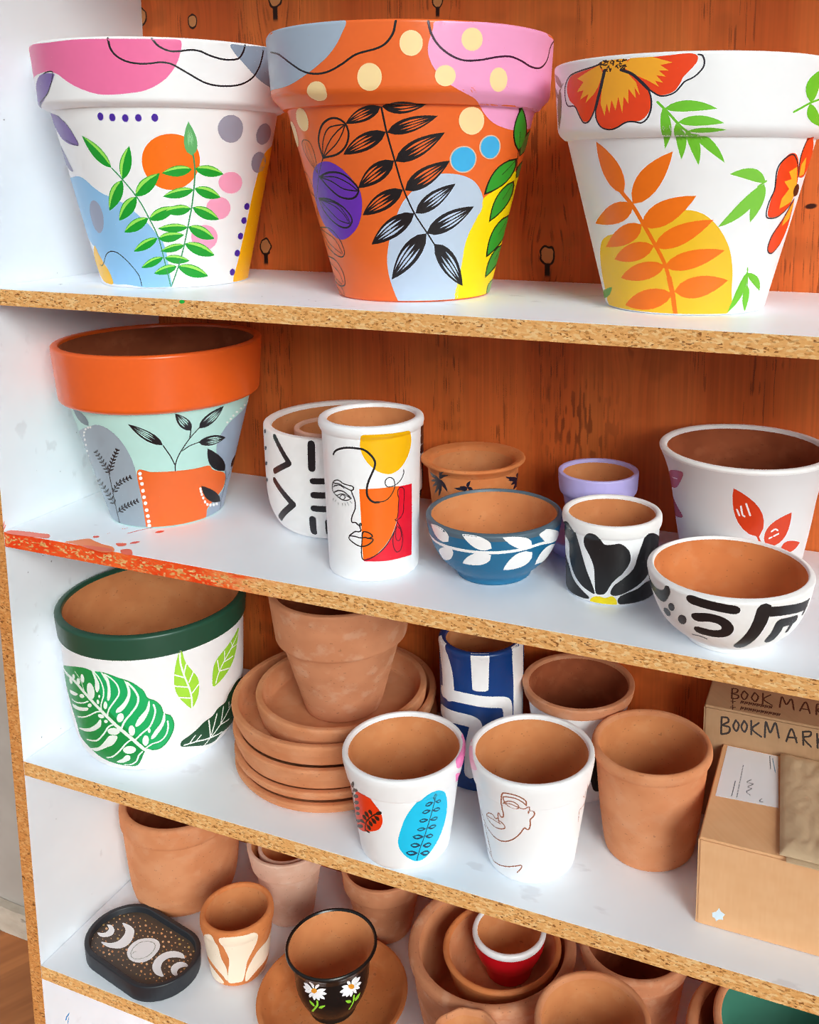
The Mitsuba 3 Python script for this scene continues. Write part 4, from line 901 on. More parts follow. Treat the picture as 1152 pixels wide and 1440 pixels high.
  ('straight','17151a',2,(-11194,966,-11259,972,-11337,973,-11428,972,-11536,966,-11665,956,-11820,942,-12012,922,-12270,893,-12139,894,-12004,897,-11869,902,-11735,910,-11599,921,-11464,934,-11329,948)),
  ('straight','17151a',2,(-11503,1040,-11364,1059,-11257,1076,-11173,1091,-11110,1106,-11067,1120,-11043,1134,-11034,1146,-11045,1159,-11159,1142,-11260,1126,-11348,1110,-11419,1095,-11472,1080,-11503,1066,-11516,1053)),
  ('straight','17151a',2,(-11503,1040,-11571,1045,-11657,1046,-11759,1043,-11883,1036,-12040,1024,-12243,1004,-12541,975,-13035,928,-12850,931,-12547,949,-12335,962,-12149,974,-11976,988,-11813,1004,-11656,1021)),
  ('straight','17151a',2,(-11873,1109,-11705,1129,-11580,1147,-11484,1163,-11415,1178,-11369,1191,-11344,1204,-11338,1216,-11353,1227,-11483,1210,-11599,1193,-11701,1177,-11786,1161,-11847,1146,-11883,1132,-11894,1119)),
  ('straight','17151a',2,(-11873,1109,-11951,1113,-12053,1112,-12183,1106,-12357,1094,-12622,1072,-12985,1042,-12985,1042,-13085,1023,-13035,1023,-13085,1004,-13035,1004,-13086,993,-12542,1039,-12279,1063,-12066,1086)),
  ('line','17151a',2,(-10204,388,-8879,612,-7492,800),18),
  ('straight','17151a',2,(-9940,430,-9890,420,-9831,413,-9766,409,-9695,408,-9618,410,-9535,414,-9447,421,-9355,431,-9400,442,-9454,449,-9513,453,-9581,455,-9657,453,-9742,448,-9835,441)),
  ('straight','17151a',2,(-9940,430,-9858,449,-9794,467,-9744,484,-9708,501,-9687,518,-9680,533,-9685,549,-9705,563,-9782,545,-9845,526,-9897,509,-9934,492,-9958,475,-9966,459,-9962,444)),
  ('leaf','17151a',2,(-9472,507,-8972,503),46,0,0.5),
  ('leaf','17151a',2,(-9472,507,-9283,631),50,0,0.5),
  ('leaf','17151a',2,(-9059,580,-8624,572),46,0,0.5),
  ('leaf','17151a',2,(-9059,580,-8904,695),47,0,0.5),
  ('leaf','17151a',2,(-8673,640,-8340,606),50,0,0.5),
  ('leaf','17151a',2,(-8673,640,-8460,746),41,0,0.5),
  ('leaf','17151a',2,(-8308,689,-8011,655),49,0,0.5),
  ('leaf','17151a',2,(-8308,689,-8125,787),40,0,0.5),
  ('leaf','17151a',2,(-7967,735,-7700,701),48,0,0.5),
  ('leaf','17151a',2,(-7967,735,-7810,826),39,0,0.5),
  ('leaf','17151a',2,(-7646,779,-7406,746),47,0,0.5),
  ('leaf','17151a',2,(-7646,779,-7511,863),38,0,0.5)])]
MOTIFS['zigzag_pot'] = [
 ('painted_zigzag','black zigzag',[
  ('bar','17151a',0,(-11512,2451,-10083,1935,-11765,1644),135)]),
 ('painted_zigzag','lower black zigzag',[
  ('bar','17151a',0,(-11842,1423,-9911,999,-12003,476),151)]),
 ('painted_bar',None,[
  ('bar','17151a',0,(-8240,2436,-8269,1894),165)]),
 ('painted_bar',None,[
  ('bar','17151a',0,(-8239,1602,-7134,1619),135)]),
 ('painted_bar',None,[
  ('bar','17151a',0,(-8213,1286,-7167,1294),145)]),
 ('painted_bar',None,[
  ('bar','17151a',0,(-8263,977,-7205,974),140)]),
 ('painted_bar',None,[
  ('bar','17151a',0,(-8412,712,-8566,334),162)]),
 ('painted_bar',None,[
  ('bar','17151a',0,(-7305,666,-7365,340),127)]),
 ('painted_bar',None,[
  ('bar','17151a',0,(1148,2324,2471,2260),211)]),
 ('painted_bar',None,[
  ('bar','17151a',0,(1166,2102,2471,2049),211)]),
 ('painted_bar',None,[
  ('bar','17151a',0,(1187,1879,2521,1821),211)]),
 ('painted_bar',None,[
  ('bar','17151a',0,(1613,1579,2243,972),193)]),
 ('painted_bar',None,[
  ('bar','17151a',0,(804,798,3546,732),196)]),
 ('painted_bar',None,[
  ('bar','17151a',0,(1671,455,3642,537),89)]),
 ('painted_dot_row','column of small dark dots',[
  ('poly','3a3a44',0,(-12989,2471,-12999,2489,-13063,2499,-13149,2502,-13247,2498,-13345,2487,-13460,2467,-13551,2444,-13595,2422,-13579,2406,-13509,2396,-13402,2394,-13281,2401,-13167,2414,-13076,2431,-13015,2451)),
  ('poly','3a3a44',0,(-13037,2079,-13044,2097,-13090,2108,-13172,2112,-13283,2106,-13413,2091,-13546,2069,-13659,2044,-13721,2020,-13709,2003,-13627,1994,-13503,1995,-13368,2003,-13243,2018,-13140,2037,-13070,2058)),
  ('poly','3a3a44',0,(-13142,1709,-13149,1727,-13200,1738,-13290,1741,-13416,1733,-13568,1715,-13733,1689,-13885,1659,-13977,1632,-13958,1615,-13840,1611,-13679,1616,-13516,1627,-13371,1644,-13256,1665,-13178,1688)),
  ('poly','3a3a44',0,(-13298,1301,-13299,1319,-13353,1330,-13459,1330,-13616,1319,-13835,1293,-14177,1248,-14329,1219,-14279,1203,-14279,1187,-14463,1150,-14159,1170,-13827,1200,-13610,1225,-13454,1251,-13350,1277)),
  ('poly','3a3a44',0,(-13897,839,-13862,862,-13971,867,-14279,845,-14329,845,-14279,845,-14329,829,-15273,829,-15165,829,-15178,813,-15173,797,-15142,780,-14079,780,-14079,780,-13979,797,-13979,813))])]
MOTIFS['face_vase'] = [
 ('painted_sun','golden yellow half disc',[
  ('poly','f2b705',0,(-7098,3131,-6089,3140,-4551,3138,-2828,3124,-1686,3099,-1067,2933,-1132,2731,-1639,2548,-2410,2395,-3241,2303,-4123,2268,-5057,2309,-5943,2403,-6695,2548,-7221,2709,-7437,2869,-7351,3019))]),
 ('painted_block','orange block',[
  ('straight','f46a12',0,(-7683,1994,-6211,2004,-4497,2003,-2976,1987,-3006,1782,-3050,1516,-3192,1314,-3534,1140,-4063,950,-4942,765,-5908,625,-6866,537,-7469,524,-7535,827,-7564,1344,-7620,1693))]),
 ('painted_block','red block',[
  ('straight','e3172f',0,(-2976,1977,-1938,1965,-855,1945,-749,1471,-755,839,-747,424,-2536,458,-4592,467,-5924,479,-7414,493,-7445,524,-5909,615,-4697,780,-3934,966,-3400,1156,-3094,1372,-3007,1679))]),
 ('painted_face','face drawn in black line',[
  ('line','17151a',2,(-11030,2631,-10739,2702,-10015,2775,-8934,2827,-7870,2830,-6987,2800,-6240,2687,-5838,2563,-5884,2442,-6173,2324,-6581,2164,-6790,2022,-6788,1880,-6463,1777,-6018,1723,-5450,1716),40),
  ('line','17151a',2,(-5450,1716,-4752,1733,-4146,1800,-3640,1928,-3508,2046,-3696,2154,-4187,2203,-4605,2168,-4704,2089,-4437,2016,-3889,2007,-3246,2038,-2625,2117,-2258,2226,-2290,2299),18),
  ('line','17151a',2,(-8329,2021,-8463,1968,-8840,1961,-9558,2005,-10277,2045,-11219,2031,-11408,2039,-10825,2108,-10252,2117,-9678,2073,-8882,2052,-8447,2040,-8336,1991),23),
  ('line','17151a',2,(-11406,2044,-11605,1932,-11407,1838,-10785,1780,-9929,1728,-9223,1738,-8716,1786),20),
  ('line','17151a',2,(-11311,1831,-10486,1904,-9727,1908,-9190,1861,-8690,1791),25),
  ('line','17151a',2,(-10781,1791,-10039,1848,-9466,1844,-8880,1797),18),
  ('line','17151a',2,(-9848,1845,-9465,1799,-9884,1729,-10294,1773,-9848,1845),18),
  ('line','17151a',2,(-11460,1934,-10609,2013,-9985,2013,-9567,1974),18),
  ('line','17151a',2,(-11334,1989,-10614,2000),18),
  ('bar','17151a',2,(-11371,1705,-11601,1653),10),
  ('bar','17151a',2,(-11000,1689,-11113,1639),10),
  ('bar','17151a',2,(-10547,1655,-10600,1602),10),
  ('bar','17151a',2,(-9952,1655,-9894,1606),10),
  ('bar','17151a',2,(-9584,1677,-9461,1618),10),
  ('bar','17151a',2,(-9234,1696,-9049,1639),10),
  ('bar','17151a',2,(-8897,1725,-8587,1690),10),
  ('line','17151a',2,(-8654,1944,-8428,1846,-8209,1727,-8239,1583,-8578,1454,-8769,1347,-8679,1291,-8237,1295,-8000,1257,-7762,1233,-7556,1251,-7598,1282,-7794,1260,-7709,1198,-7624,1137,-7908,1103,-8339,1107,-8734,1058,-9120,1003),25),
  ('line','17151a',2,(-9120,1003,-8362,1003,-7749,980,-7150,995,-6801,975,-6273,1014,-6669,1089,-7249,1115,-7456,1076,-7506,993),25),
  ('line','17151a',2,(-9124,986,-9165,933,-8522,854,-7782,803,-7060,819,-6464,880,-6222,952,-6685,975),25),
  ('line','17151a',2,(-7506,993,-7600,805,-7655,637,-7469,524,-6866,532,-5909,615,-4943,744,-4064,929,-3400,1135),20),
  ('line','4a0c18',2,(-3123,1291,-2695,1325,-2320,1423,-2276,1587,-2171,1769,-2251,1896,-2696,1952,-3087,1909,-3142,1808,-2978,1740,-3050,1578,-3093,1414,-3260,1317,-3503,1305,-3329,1267,-3123,1291),18),
  ('line','4a0c18',2,(-3193,1252,-3603,1059,-3807,899,-3707,728,-3273,611,-2693,645,-2421,821,-2545,1016,-2984,1181,-3193,1252),18),
  ('line','4a0c18',2,(-3264,1150,-3471,1012,-3339,882,-2916,844,-2621,936,-2769,1068,-3125,1145),16)])]
MOTIFS['palm_pot'] = [
 ('painted_palm','black palm tree',[
  ('straight','241c2c',0,(-11488,1438,-11615,1465,-11818,1479,-12053,1489,-12317,1496,-12610,1501,-12936,1503,-13305,1503,-13757,1497,-13597,1467,-13384,1444,-13141,1426,-12872,1413,-12577,1407,-12257,1407,-11908,1414)),
  ('straight','241c2c',0,(-11488,1438,-11768,1415,-11990,1385,-12204,1353,-12418,1320,-12642,1284,-12885,1247,-13156,1208,-13461,1166,-12917,1202,-12517,1234,-12196,1264,-11938,1294,-11735,1325,-11583,1358,-11486,1394)),
  ('leaf','241c2c',0,(-11488,1438,-9549,1634),73,0.08,0.4),
  ('leaf','241c2c',0,(-11488,1438,-10191,1183),101,0.08,0.4),
  ('straight','241c2c',0,(-11488,1438,-11614,1380,-11655,1326,-11684,1272,-11713,1218,-11751,1163,-11802,1108,-11875,1051,-11961,994,-11631,1062,-11393,1125,-11223,1185,-11118,1242,-11077,1296,-11107,1347,-11219,1396)),
  ('straight','241c2c',0,(-11488,1438,-11708,1442,-11934,1433,-12172,1419,-12427,1401,-12704,1381,-13014,1357,-13370,1330,-13802,1297,-13355,1304,-12991,1312,-12676,1321,-12394,1332,-12138,1348,-11902,1368,-11685,1395)),
  ('leaf','241c2c',0,(-11488,1438,-10016,1765),69,0.08,0.4),
  ('straight','241c2c',0,(-11488,1438,-11726,1388,-11887,1337,-12037,1286,-12191,1235,-12355,1182,-12542,1128,-12760,1073,-13008,1016,-12470,1079,-12084,1136,-11790,1190,-11574,1241,-11426,1291,-11349,1341,-11348,1389))]),
 ('painted_palm','black palm tree',[
  ('leaf','241c2c',0,(-7489,1348,-7093,1506),68,0.08,0.4),
  ('leaf','241c2c',0,(-7489,1348,-8212,1267),70,0.08,0.4),
  ('leaf','241c2c',0,(-7489,1348,-6767,1276),73,0.08,0.4),
  ('leaf','241c2c',0,(-7489,1348,-9228,1310),73,0.08,0.4),
  ('leaf','241c2c',0,(-7489,1348,-8465,1361),74,0.08,0.4)]),
 ('painted_palm','black palm tree',[
  ('straight','241c2c',0,(1240,1281,207,1358,-379,1397,-838,1425,-1231,1446,-1581,1464,-1900,1480,-2195,1495,-2473,1508,-2208,1469,-1923,1435,-1613,1405,-1270,1377,-880,1353,-418,1332,173,1312)),
  ('straight','241c2c',0,(1240,1281,306,1325,-77,1329,-354,1323,-577,1313,-769,1301,-941,1286,-1104,1271,-1251,1254,-870,1240,-487,1229,-85,1220,341,1212,804,1206,1373,1199,1634,1217)),
  ('straight','241c2c',0,(1240,1281,1634,1275,1734,1287,1734,1310,1684,1334,1784,1345,1784,1369,1784,1392,1784,1415,1734,1404,1301,1412,707,1429,429,1426,299,1413,296,1391,458,1357)),
  ('straight','241c2c',0,(1240,1281,474,1295,232,1276,77,1250,-37,1221,-133,1191,-222,1161,-318,1131,-404,1100,121,1097,726,1090,1684,1064,1684,1100,1684,1135,1734,1170,1734,1205)),
  ('straight','241c2c',0,(1240,1281,1204,1248,1827,1182,1734,1158,1734,1135,1684,1111,1684,1088,1684,1053,1684,1029,1684,1064,1734,1100,1734,1135,1684,1170,1734,1193,1734,1217,1734,1240)),
  ('straight','241c2c',0,(1240,1281,276,1346,-217,1370,-597,1385,-917,1393,-1201,1398,-1460,1400,-1702,1401,-1927,1401,-1635,1373,-1331,1349,-1011,1328,-668,1310,-296,1296,121,1286,616,1279))])]
MOTIFS['leafy_bowl'] = [
 ('painted_vine','white vine line',[
  ('line','f3f1f1',0,(-16052,1134,-12922,1116,-10835,1140,-8814,1150,-6715,1159,-4592,1183,-2461,1201,585,1059,2849,1163),65)]),
 ('painted_leaf','white leaf',[
  ('straight','f3f1f1',0,(-10925,1259,-10795,1372,-10889,1433,-11080,1473,-11384,1495,-11752,1507,-12162,1508,-12609,1499,-13156,1475,-13048,1410,-12919,1352,-12748,1301,-12530,1260,-12258,1229,-11927,1212,-11526,1212))]),
 ('painted_leaf','white leaf',[
  ('leaf','f3f1f1',0,(-7090,1253,-9500,1498),265,0,0.38)]),
 ('painted_leaf','white leaf',[
  ('leaf','f3f1f1',0,(-3627,1229,-6227,1483),237,0,0.38)]),
 ('painted_leaf','white leaf',[
  ('leaf','f3f1f1',0,(-7147,1101,-9862,813),289,0,0.38)]),
 ('painted_leaf','white leaf',[
  ('leaf','f3f1f1',0,(-3459,1062,-6048,703),396,0,0.38)]),
 ('painted_leaf','white leaf',[
  ('straight','f3f1f1',0,(754,917,-858,1049,-1519,1067,-1934,1048,-2216,1006,-2419,947,-2547,873,-2613,785,-2552,670,-1900,651,-1065,615,-96,582,104,641,304,700,554,749,554,838))]),
 ('painted_leaf','white leaf',[
  ('poly','f3f1f1',0,(-2984,1419,-2542,1466,-1891,1464,218,1233,854,1016,-1711,1154,-2389,1265))]),
 ('painted_leaf','white leaf',[
  ('poly','f3f1f1',0,(-12867,888,-11654,1089,-10735,1123,-10635,1006,-11345,808,-12758,689))])]
MOTIFS['petal_mug'] = [
 ('painted_petal','black petal',[
  ('poly','18181b',0,(-10218,1487,-9260,1462,-8505,1294,-7569,1293,-6502,1308,-5497,1161,-5300,952,-6117,733,-7339,550,-8146,333,-8708,275,-9439,288,-9597,506,-9694,781,-10209,994,-11005,1192,-10996,1353))]),
 ('painted_petal','black petal',[
  ('poly','18181b',0,(-14233,1525,-12824,1468,-12090,1279,-11364,991,-10694,697,-10054,490,-9588,274,-10369,291,-11779,388,-13099,572,-13863,807,-14186,1115,-17420,1179))]),
 ('painted_petal','black petal',[
  ('poly','18181b',0,(-17503,796,-14521,671,-13118,429,-11591,281,-10369,174,-10706,122,-12235,104,-15769,74,-17767,138))]),
 ('painted_petal','black petal',[
  ('poly','18181b',0,(-1209,1351,-3048,1459,-3660,1298,-4249,1065,-4804,803,-6093,617,-7191,482,-7644,340,-7301,273,-6319,295,-4845,388,-3510,485,-2322,619,-1414,852,2013,998))]),
 ('painted_petal','black petal',[
  ('poly','18181b',0,(-2227,451,-4183,369,-5742,312,-6648,227,-6568,109,-5338,70,-3278,64,175,74,2064,234))]),
 ('painted_flower_centre','yellow flower centre',[
  ('poly','f0d80c',1,(-10048,164,-9140,232,-8276,214,-7439,262,-6867,181,-6983,78,-8578,42,-10128,42))])]
MOTIFS['bell_pot'] = [
 ('painted_leaf_spray','red leaf spray',[
  ('line','cf3d1c',0,(-7425,1495,-6888,1225),40),
  ('leaf','cf3d1c',0,(-7017,1328,-9036,2337),483,0,0.42),
  ('leaf','cf3d1c',0,(-6373,1128,-4443,1798),462,0,0.42),
  ('straight','cf3d1c',0,(-4949,1022,-4517,958,-4166,933,-3849,926,-3561,933,-3300,952,-3065,982,-2852,1020,-2680,1071,-3227,1126,-3652,1160,-4008,1181,-4307,1187,-4555,1179,-4755,1154,-4904,1109)),
  ('line','efe2e2',1,(-8776,1878,-8595,1762),35),
  ('line','efe2e2',1,(-8503,1960,-8380,1792,-8204,1748),35),
  ('line','efe2e2',1,(-8137,2019,-7944,1875,-7805,1780),35),
  ('line','efe2e2',1,(-6038,1443,-5769,1487,-5515,1457),35),
  ('line','efe2e2',1,(-5794,1342,-5412,1382),35),
  ('line','efe2e2',1,(-6164,1299,-5980,1321),35)]),
 ('painted_leaf_spray','dull red leaves at the left edge',[
  ('poly','b05060',0,(-17733,1808,-15348,2258,-13112,2434,-13591,2188,-14932,1923)),
  ('poly','a84a52',0,(-16604,1613,-14957,1530,-14059,1374,-16554,1223,-18116,1383)),
  ('poly','a84a52',0,(-18069,1099,-17740,922,-18459,904)),
  ('line','e6c8cc',1,(-15004,2139,-14060,2197),21)])]
MOTIFS['patterned_bowl'] = [
 ('painted_bar','thick black bar',[
  ('bar','1b1b1e',0,(-10732,1438,-7973,1393),168)]),
 ('painted_curve','thick black hook',[
  ('line','1b1b1e',0,(-10477,1119,-9529,1176,-8694,1140,-8317,1023,-8521,902,-9254,841,-10442,838),165)]),
 ('painted_bar','thin grey stroke near the foot',[
  ('line','6b6e75',0,(-11173,653,-10507,683,-9948,651),33)]),
 ('painted_dot','dark dot',[
  ('dot','33353b',0,(-12601,1125,-12260,1182,-12677,1195))]),
 ('painted_dot','dark dot',[
  ('dot','33353b',0,(-13395,933,-12985,1012,-13662,987))]),
 ('painted_dot','dark dot',[
  ('dot','33353b',0,(-11762,951,-11357,1038,-11910,1028))]),
 ('painted_curve','black bent leaf shape at the left',[
  ('poly','1b1b1e',0,(-16346,1369,-15181,1335,-14148,1319,-13254,1388,-12913,1498,-12537,1507,-12522,1391,-13187,1172,-14004,1110,-15059,1156,-17563,1227))]),
 ('painted_spiral','black squared spiral',[
  ('line','1b1b1e',0,(-5978,1419,-6182,1143,-6553,870,-7279,556),205),
  ('straight','1b1b1e',0,(-5761,1453,-4244,1419,-1371,1318,-1766,1146,-4050,1228,-5531,1258)),
  ('bar','1b1b1e',0,(-1643,1301,-1866,1078),91),
  ('bar','1b1b1e',0,(-4879,713,-4598,914,-4494,1080,-3129,1055),184),
  ('bar','1b1b1e',0,(-3178,1036,-3387,827),79)])]
MOTIFS['monstera_pot'] = [
 ('painted_monstera_leaf','big green monstera leaf with white gaps',[
  ('poly','0f9146',0,(-12759,2526,-10956,2801,-9867,2912,-9243,2928,-8704,2897,-8191,2927,-7579,2879,-7008,2801,-6730,2773,-6193,2663,-5678,2470,-5469,2284,-5038,2184,-4714,2025,-4564,1833,-4185,1735,-3989,1530,-4045,1318,-4401,1068,-4866,914,-5391,894,-5749,958,-5963,850,-6220,642,-6645,434,-7334,429,-8192,481,-9112,561,-9855,698,-10613,835,-11282,959,-11339,1240,-11581,1514,-11967,1757,-12383,1990,-12883,2203)),
  ('poly','17ac62',1,(-8712,2873,-8197,2904,-7584,2858,-7013,2781,-6197,2646,-5682,2447,-5505,2271,-5041,2163,-4750,2014,-4601,1821,-4223,1718,-4041,1521,-4096,1324,-4451,1090,-4899,940,-5384,927,-5778,993,-6464,1353,-7269,1693,-8111,2054,-8429,2390)),
  ('line','eef8f1',2,(-12937,2465,-10844,2486,-9692,2286,-8560,1969,-7598,1624,-6703,1293,-5902,942),85),
  ('line','eef8f1',2,(-8101,1816,-7923,2003,-7558,2193,-7169,2406,-7197,2610,-7528,2778,-7964,2880),36),
  ('line','eef8f1',2,(-7193,1556,-6960,1726,-6553,1905,-6158,2105,-6016,2307,-6220,2518,-6604,2699),46),
  ('line','eef8f1',2,(-6383,1241,-5944,1401,-5490,1535,-5210,1732,-5075,1934,-5155,2088),40),
  ('line','eef8f1',2,(-5819,978,-5430,1073,-4911,1116,-4529,1242,-4361,1446,-4380,1603),37),
  ('line','eef8f1',2,(-8471,1974,-8423,2126,-8192,2344,-8175,2550,-8401,2771,-8866,2944),33),
  ('line','eef8f1',2,(-8490,1914,-8856,1888,-9509,1738,-10142,1620,-10917,1527),34),
  ('line','eef8f1',2,(-7304,1570,-7678,1622,-8112,1542,-8546,1329,-9257,1092,-10270,1002),40),
  ('line','eef8f1',2,(-6642,1245,-7057,1133,-7536,927,-8168,723,-8701,646),40),
  ('line','eef8f1',2,(-6066,888,-6323,792,-6551,610,-7029,487,-7468,476),40),
  ('line','eef8f1',2,(-9451,2103,-10049,1994,-10909,1911,-11441,1906),31),
  ('line','eef8f1',2,(-10491,2738,-9954,2581,-9692,2286),21),
  ('dot','eef8f1',2,(-9147,2390,-8842,2434,-9218,2585)),
  ('dot','eef8f1',2,(-9760,2646,-9593,2670,-9787,2752)),
  ('dot','eef8f1',2,(-10217,2522,-10028,2551,-10240,2600)),
  ('poly','eef8f1',2,(-10548,2610,-10566,2630,-10607,2642,-10665,2645,-10731,2639,-10797,2624,-10851,2602,-10884,2577,-10891,2554,-10870,2535,-10824,2523,-10763,2521,-10695,2528,-10632,2542,-10583,2563,-10553,2587)),
  ('poly','eef8f1',2,(-10976,2442,-11030,2460,-11110,2468,-11207,2465,-11305,2451,-11391,2429,-11449,2401,-11465,2373,-11436,2350,-11369,2334,-11278,2328,-11177,2331,-11084,2344,-11010,2365,-10965,2390,-10953,2417)),
  ('dot','eef8f1',2,(-8139,2097,-7999,2104,-8110,2196)),
  ('dot','eef8f1',2,(-7221,1814,-7018,1786,-7090,1929)),
  ('dot','eef8f1',2,(-6580,1479,-6375,1484,-6574,1618)),
  ('dot','eef8f1',2,(-5787,1188,-5594,1171,-5729,1329)),
  ('dot','eef8f1',2,(-5520,1443,-5429,1438,-5509,1505)),
  ('dot','eef8f1',2,(-8656,2155,-8549,2168,-8669,2212)),
  ('dot','eef8f1',2,(-8515,2302,-8437,2307,-8502,2347)),
  ('dot','eef8f1',2,(-9368,2007,-9183,2024,-9348,2057)),
  ('dot','eef8f1',2,(-10019,2176,-9782,2180,-9926,2234)),
  ('dot','eef8f1',2,(-7779,1442,-7340,1455,-7746,1536)),
  ('dot','eef8f1',2,(-6886,953,-6446,966,-6870,1063)),
  ('dot','eef8f1',2,(-8549,1799,-8327,1784,-8478,1852)),
  ('dot','eef8f1',2,(-8230,1682,-8107,1672,-8175,1725)),
  ('poly','eef8f1',2,(-8944,2981,-8678,2841,-8436,2652,-8437,2506,-8645,2390,-8765,2485,-8726,2692)),
  ('poly','eef8f1',2,(-8232,2925,-7790,2799,-7687,2599,-7701,2394,-7817,2244,-7974,2252,-7867,2505,-7932,2707)),
  ('poly','eef8f1',2,(-6800,2773,-6545,2640,-6445,2435,-6634,2202,-7042,1996,-7434,1930,-7411,2020,-6922,2203,-6627,2408,-6657,2612)),
  ('poly','eef8f1',2,(-5412,2207,-5365,2071,-5497,1900,-5812,1704,-6193,1580,-6329,1614,-6075,1805,-5620,1996)),
  ('poly','eef8f1',2,(-4561,1863,-4517,1646,-4796,1424,-5258,1222,-5458,1235,-5229,1394,-4771,1608)),
  ('poly','eef8f1',2,(-11536,2131,-10588,2180,-10468,2151,-10873,2075,-11515,2045)),
  ('poly','eef8f1',2,(-11473,1779,-10378,1848,-9577,1927,-9670,1842,-10446,1748,-11259,1706)),
  ('poly','eef8f1',2,(-11118,1197,-9838,1362,-9104,1533,-8655,1707,-8575,1637,-8741,1501,-9416,1331,-10327,1220)),
  ('poly','eef8f1',2,(-10153,764,-9178,918,-8552,1137,-8120,1308,-7617,1330,-7607,1250,-7966,1076,-8673,931,-9546,756)),
  ('poly','eef8f1',2,(-8029,556,-7497,681,-7187,797,-6914,781,-7013,653,-7597,537))]),
 ('painted_leaf','lime green leaf',[
  ('poly','a2dd3f',0,(-3385,3315,-3628,3108,-3830,2778,-3868,2457,-3699,2192,-3314,1951,-2829,1758,-2445,1939,-2289,2193,-2365,2453,-2746,2699,-3140,2969)),
  ('line','f0f5ea',1,(-3450,3309,-3444,2979,-3244,2629,-2965,2291,-2824,2023,-2815,1742),40),
  ('line','f0f5ea',1,(-3805,2713,-3282,2592),34),
  ('line','f0f5ea',1,(-3869,2443,-3033,2314),34),
  ('line','f0f5ea',1,(-3585,2123,-2847,2012),35),
  ('line','f0f5ea',1,(-3100,2896,-3275,2660),34),
  ('line','f0f5ea',1,(-2642,2657,-2951,2426),34),
  ('line','f0f5ea',1,(-2327,2282,-2786,2129),35)]),
 ('painted_leaf','lime green leaf near the right edge',[
  ('poly','9cd63c',0,(1673,3028,816,2934,-180,2808,-891,2683,-1224,2463,-1248,2063,-629,2078,141,2187,807,2342,1288,2590)),
  ('line','f0f5ea',1,(1673,2943,813,2765,-191,2530,-769,2299,-1018,2092),36),
  ('line','f0f5ea',1,(-846,2647,-716,2374),32),
  ('line','f0f5ea',1,(-182,2766,-191,2530),33),
  ('line','f0f5ea',1,(511,2878,740,2722),27),
  ('line','f0f5ea',1,(-618,2342,291,2243),33),
  ('line','f0f5ea',1,(-192,2502,736,2469),33),
  ('line','f0f5ea',1,(534,2705,1324,2669),27)]),
 ('painted_leaf','dark green leaf at the lower right',[
  ('poly','1f4d33',0,(-3544,813,-3509,964,-2992,1042,-2455,1136,-1890,1247,-1276,1282,-806,1397,-45,1422,428,1588,1758,1667,4295,1139,2881,768,1906,504,23,560,-688,441,-1700,529,-2638,682)),
  ('line','eef3ee',1,(-3359,825,-2498,792,-1319,699,-471,887,424,1122,1621,1462),42),
  ('line','eef3ee',1,(-1319,699,-1585,1222),38),
  ('line','eef3ee',1,(-1252,765,-888,1267),39),
  ('line','eef3ee',1,(-422,907,-264,1335),36),
  ('line','eef3ee',1,(401,1186,348,1343),27),
  ('line','eef3ee',1,(-1311,681,-4,583),42),
  ('line','eef3ee',1,(-471,887,596,817),37),
  ('line','eef3ee',1,(-2980,824,-2602,980),32),
  ('line','eef3ee',1,(-2502,809,-2148,918),32),
  ('line','eef3ee',1,(-1311,681,-1790,522),39)])]
MOTIFS['striped_cylinder_pot'] = [
 ('painted_stripe','white stripe at the left',[
  ('line','f3f1f1',0,(-14066,3414,-12391,2862,-11968,2287),442)]),
 ('painted_stripe','short white upright stripe',[
  ('straight','f3f1f1',0,(-8266,3414,-5816,3414,-5936,2538,-6373,2510,-7677,2519,-8043,2553))]),
 ('painted_stripe','white stripe at the right',[
  ('line','f3f1f1',0,(-1005,3364,-619,2535,-537,1570),509),
  ('line','f3f1f1',0,(2829,2939,2995,1901,2970,1296),427)]),
 ('painted_stripe','bent white band',[
  ('line','f3f1f1',0,(-13370,2203,-9443,2308,-6447,2263,-3950,2178,-3142,2012,-3021,1631),266)]),
 ('painted_stripe','lower bent white band',[
  ('line','f3f1f1',0,(-13753,1687,-9902,1780,-8108,1761,-7628,1621,-8130,1204,-8448,503),296)])]
MOTIFS['clay_rimmed_pot'] = [
 ('painted_patch','black patch at the right edge',[
  ('poly','151515',0,(-5975,1665,-4128,1517,-2937,498,-4966,362,-5976,1016))])]
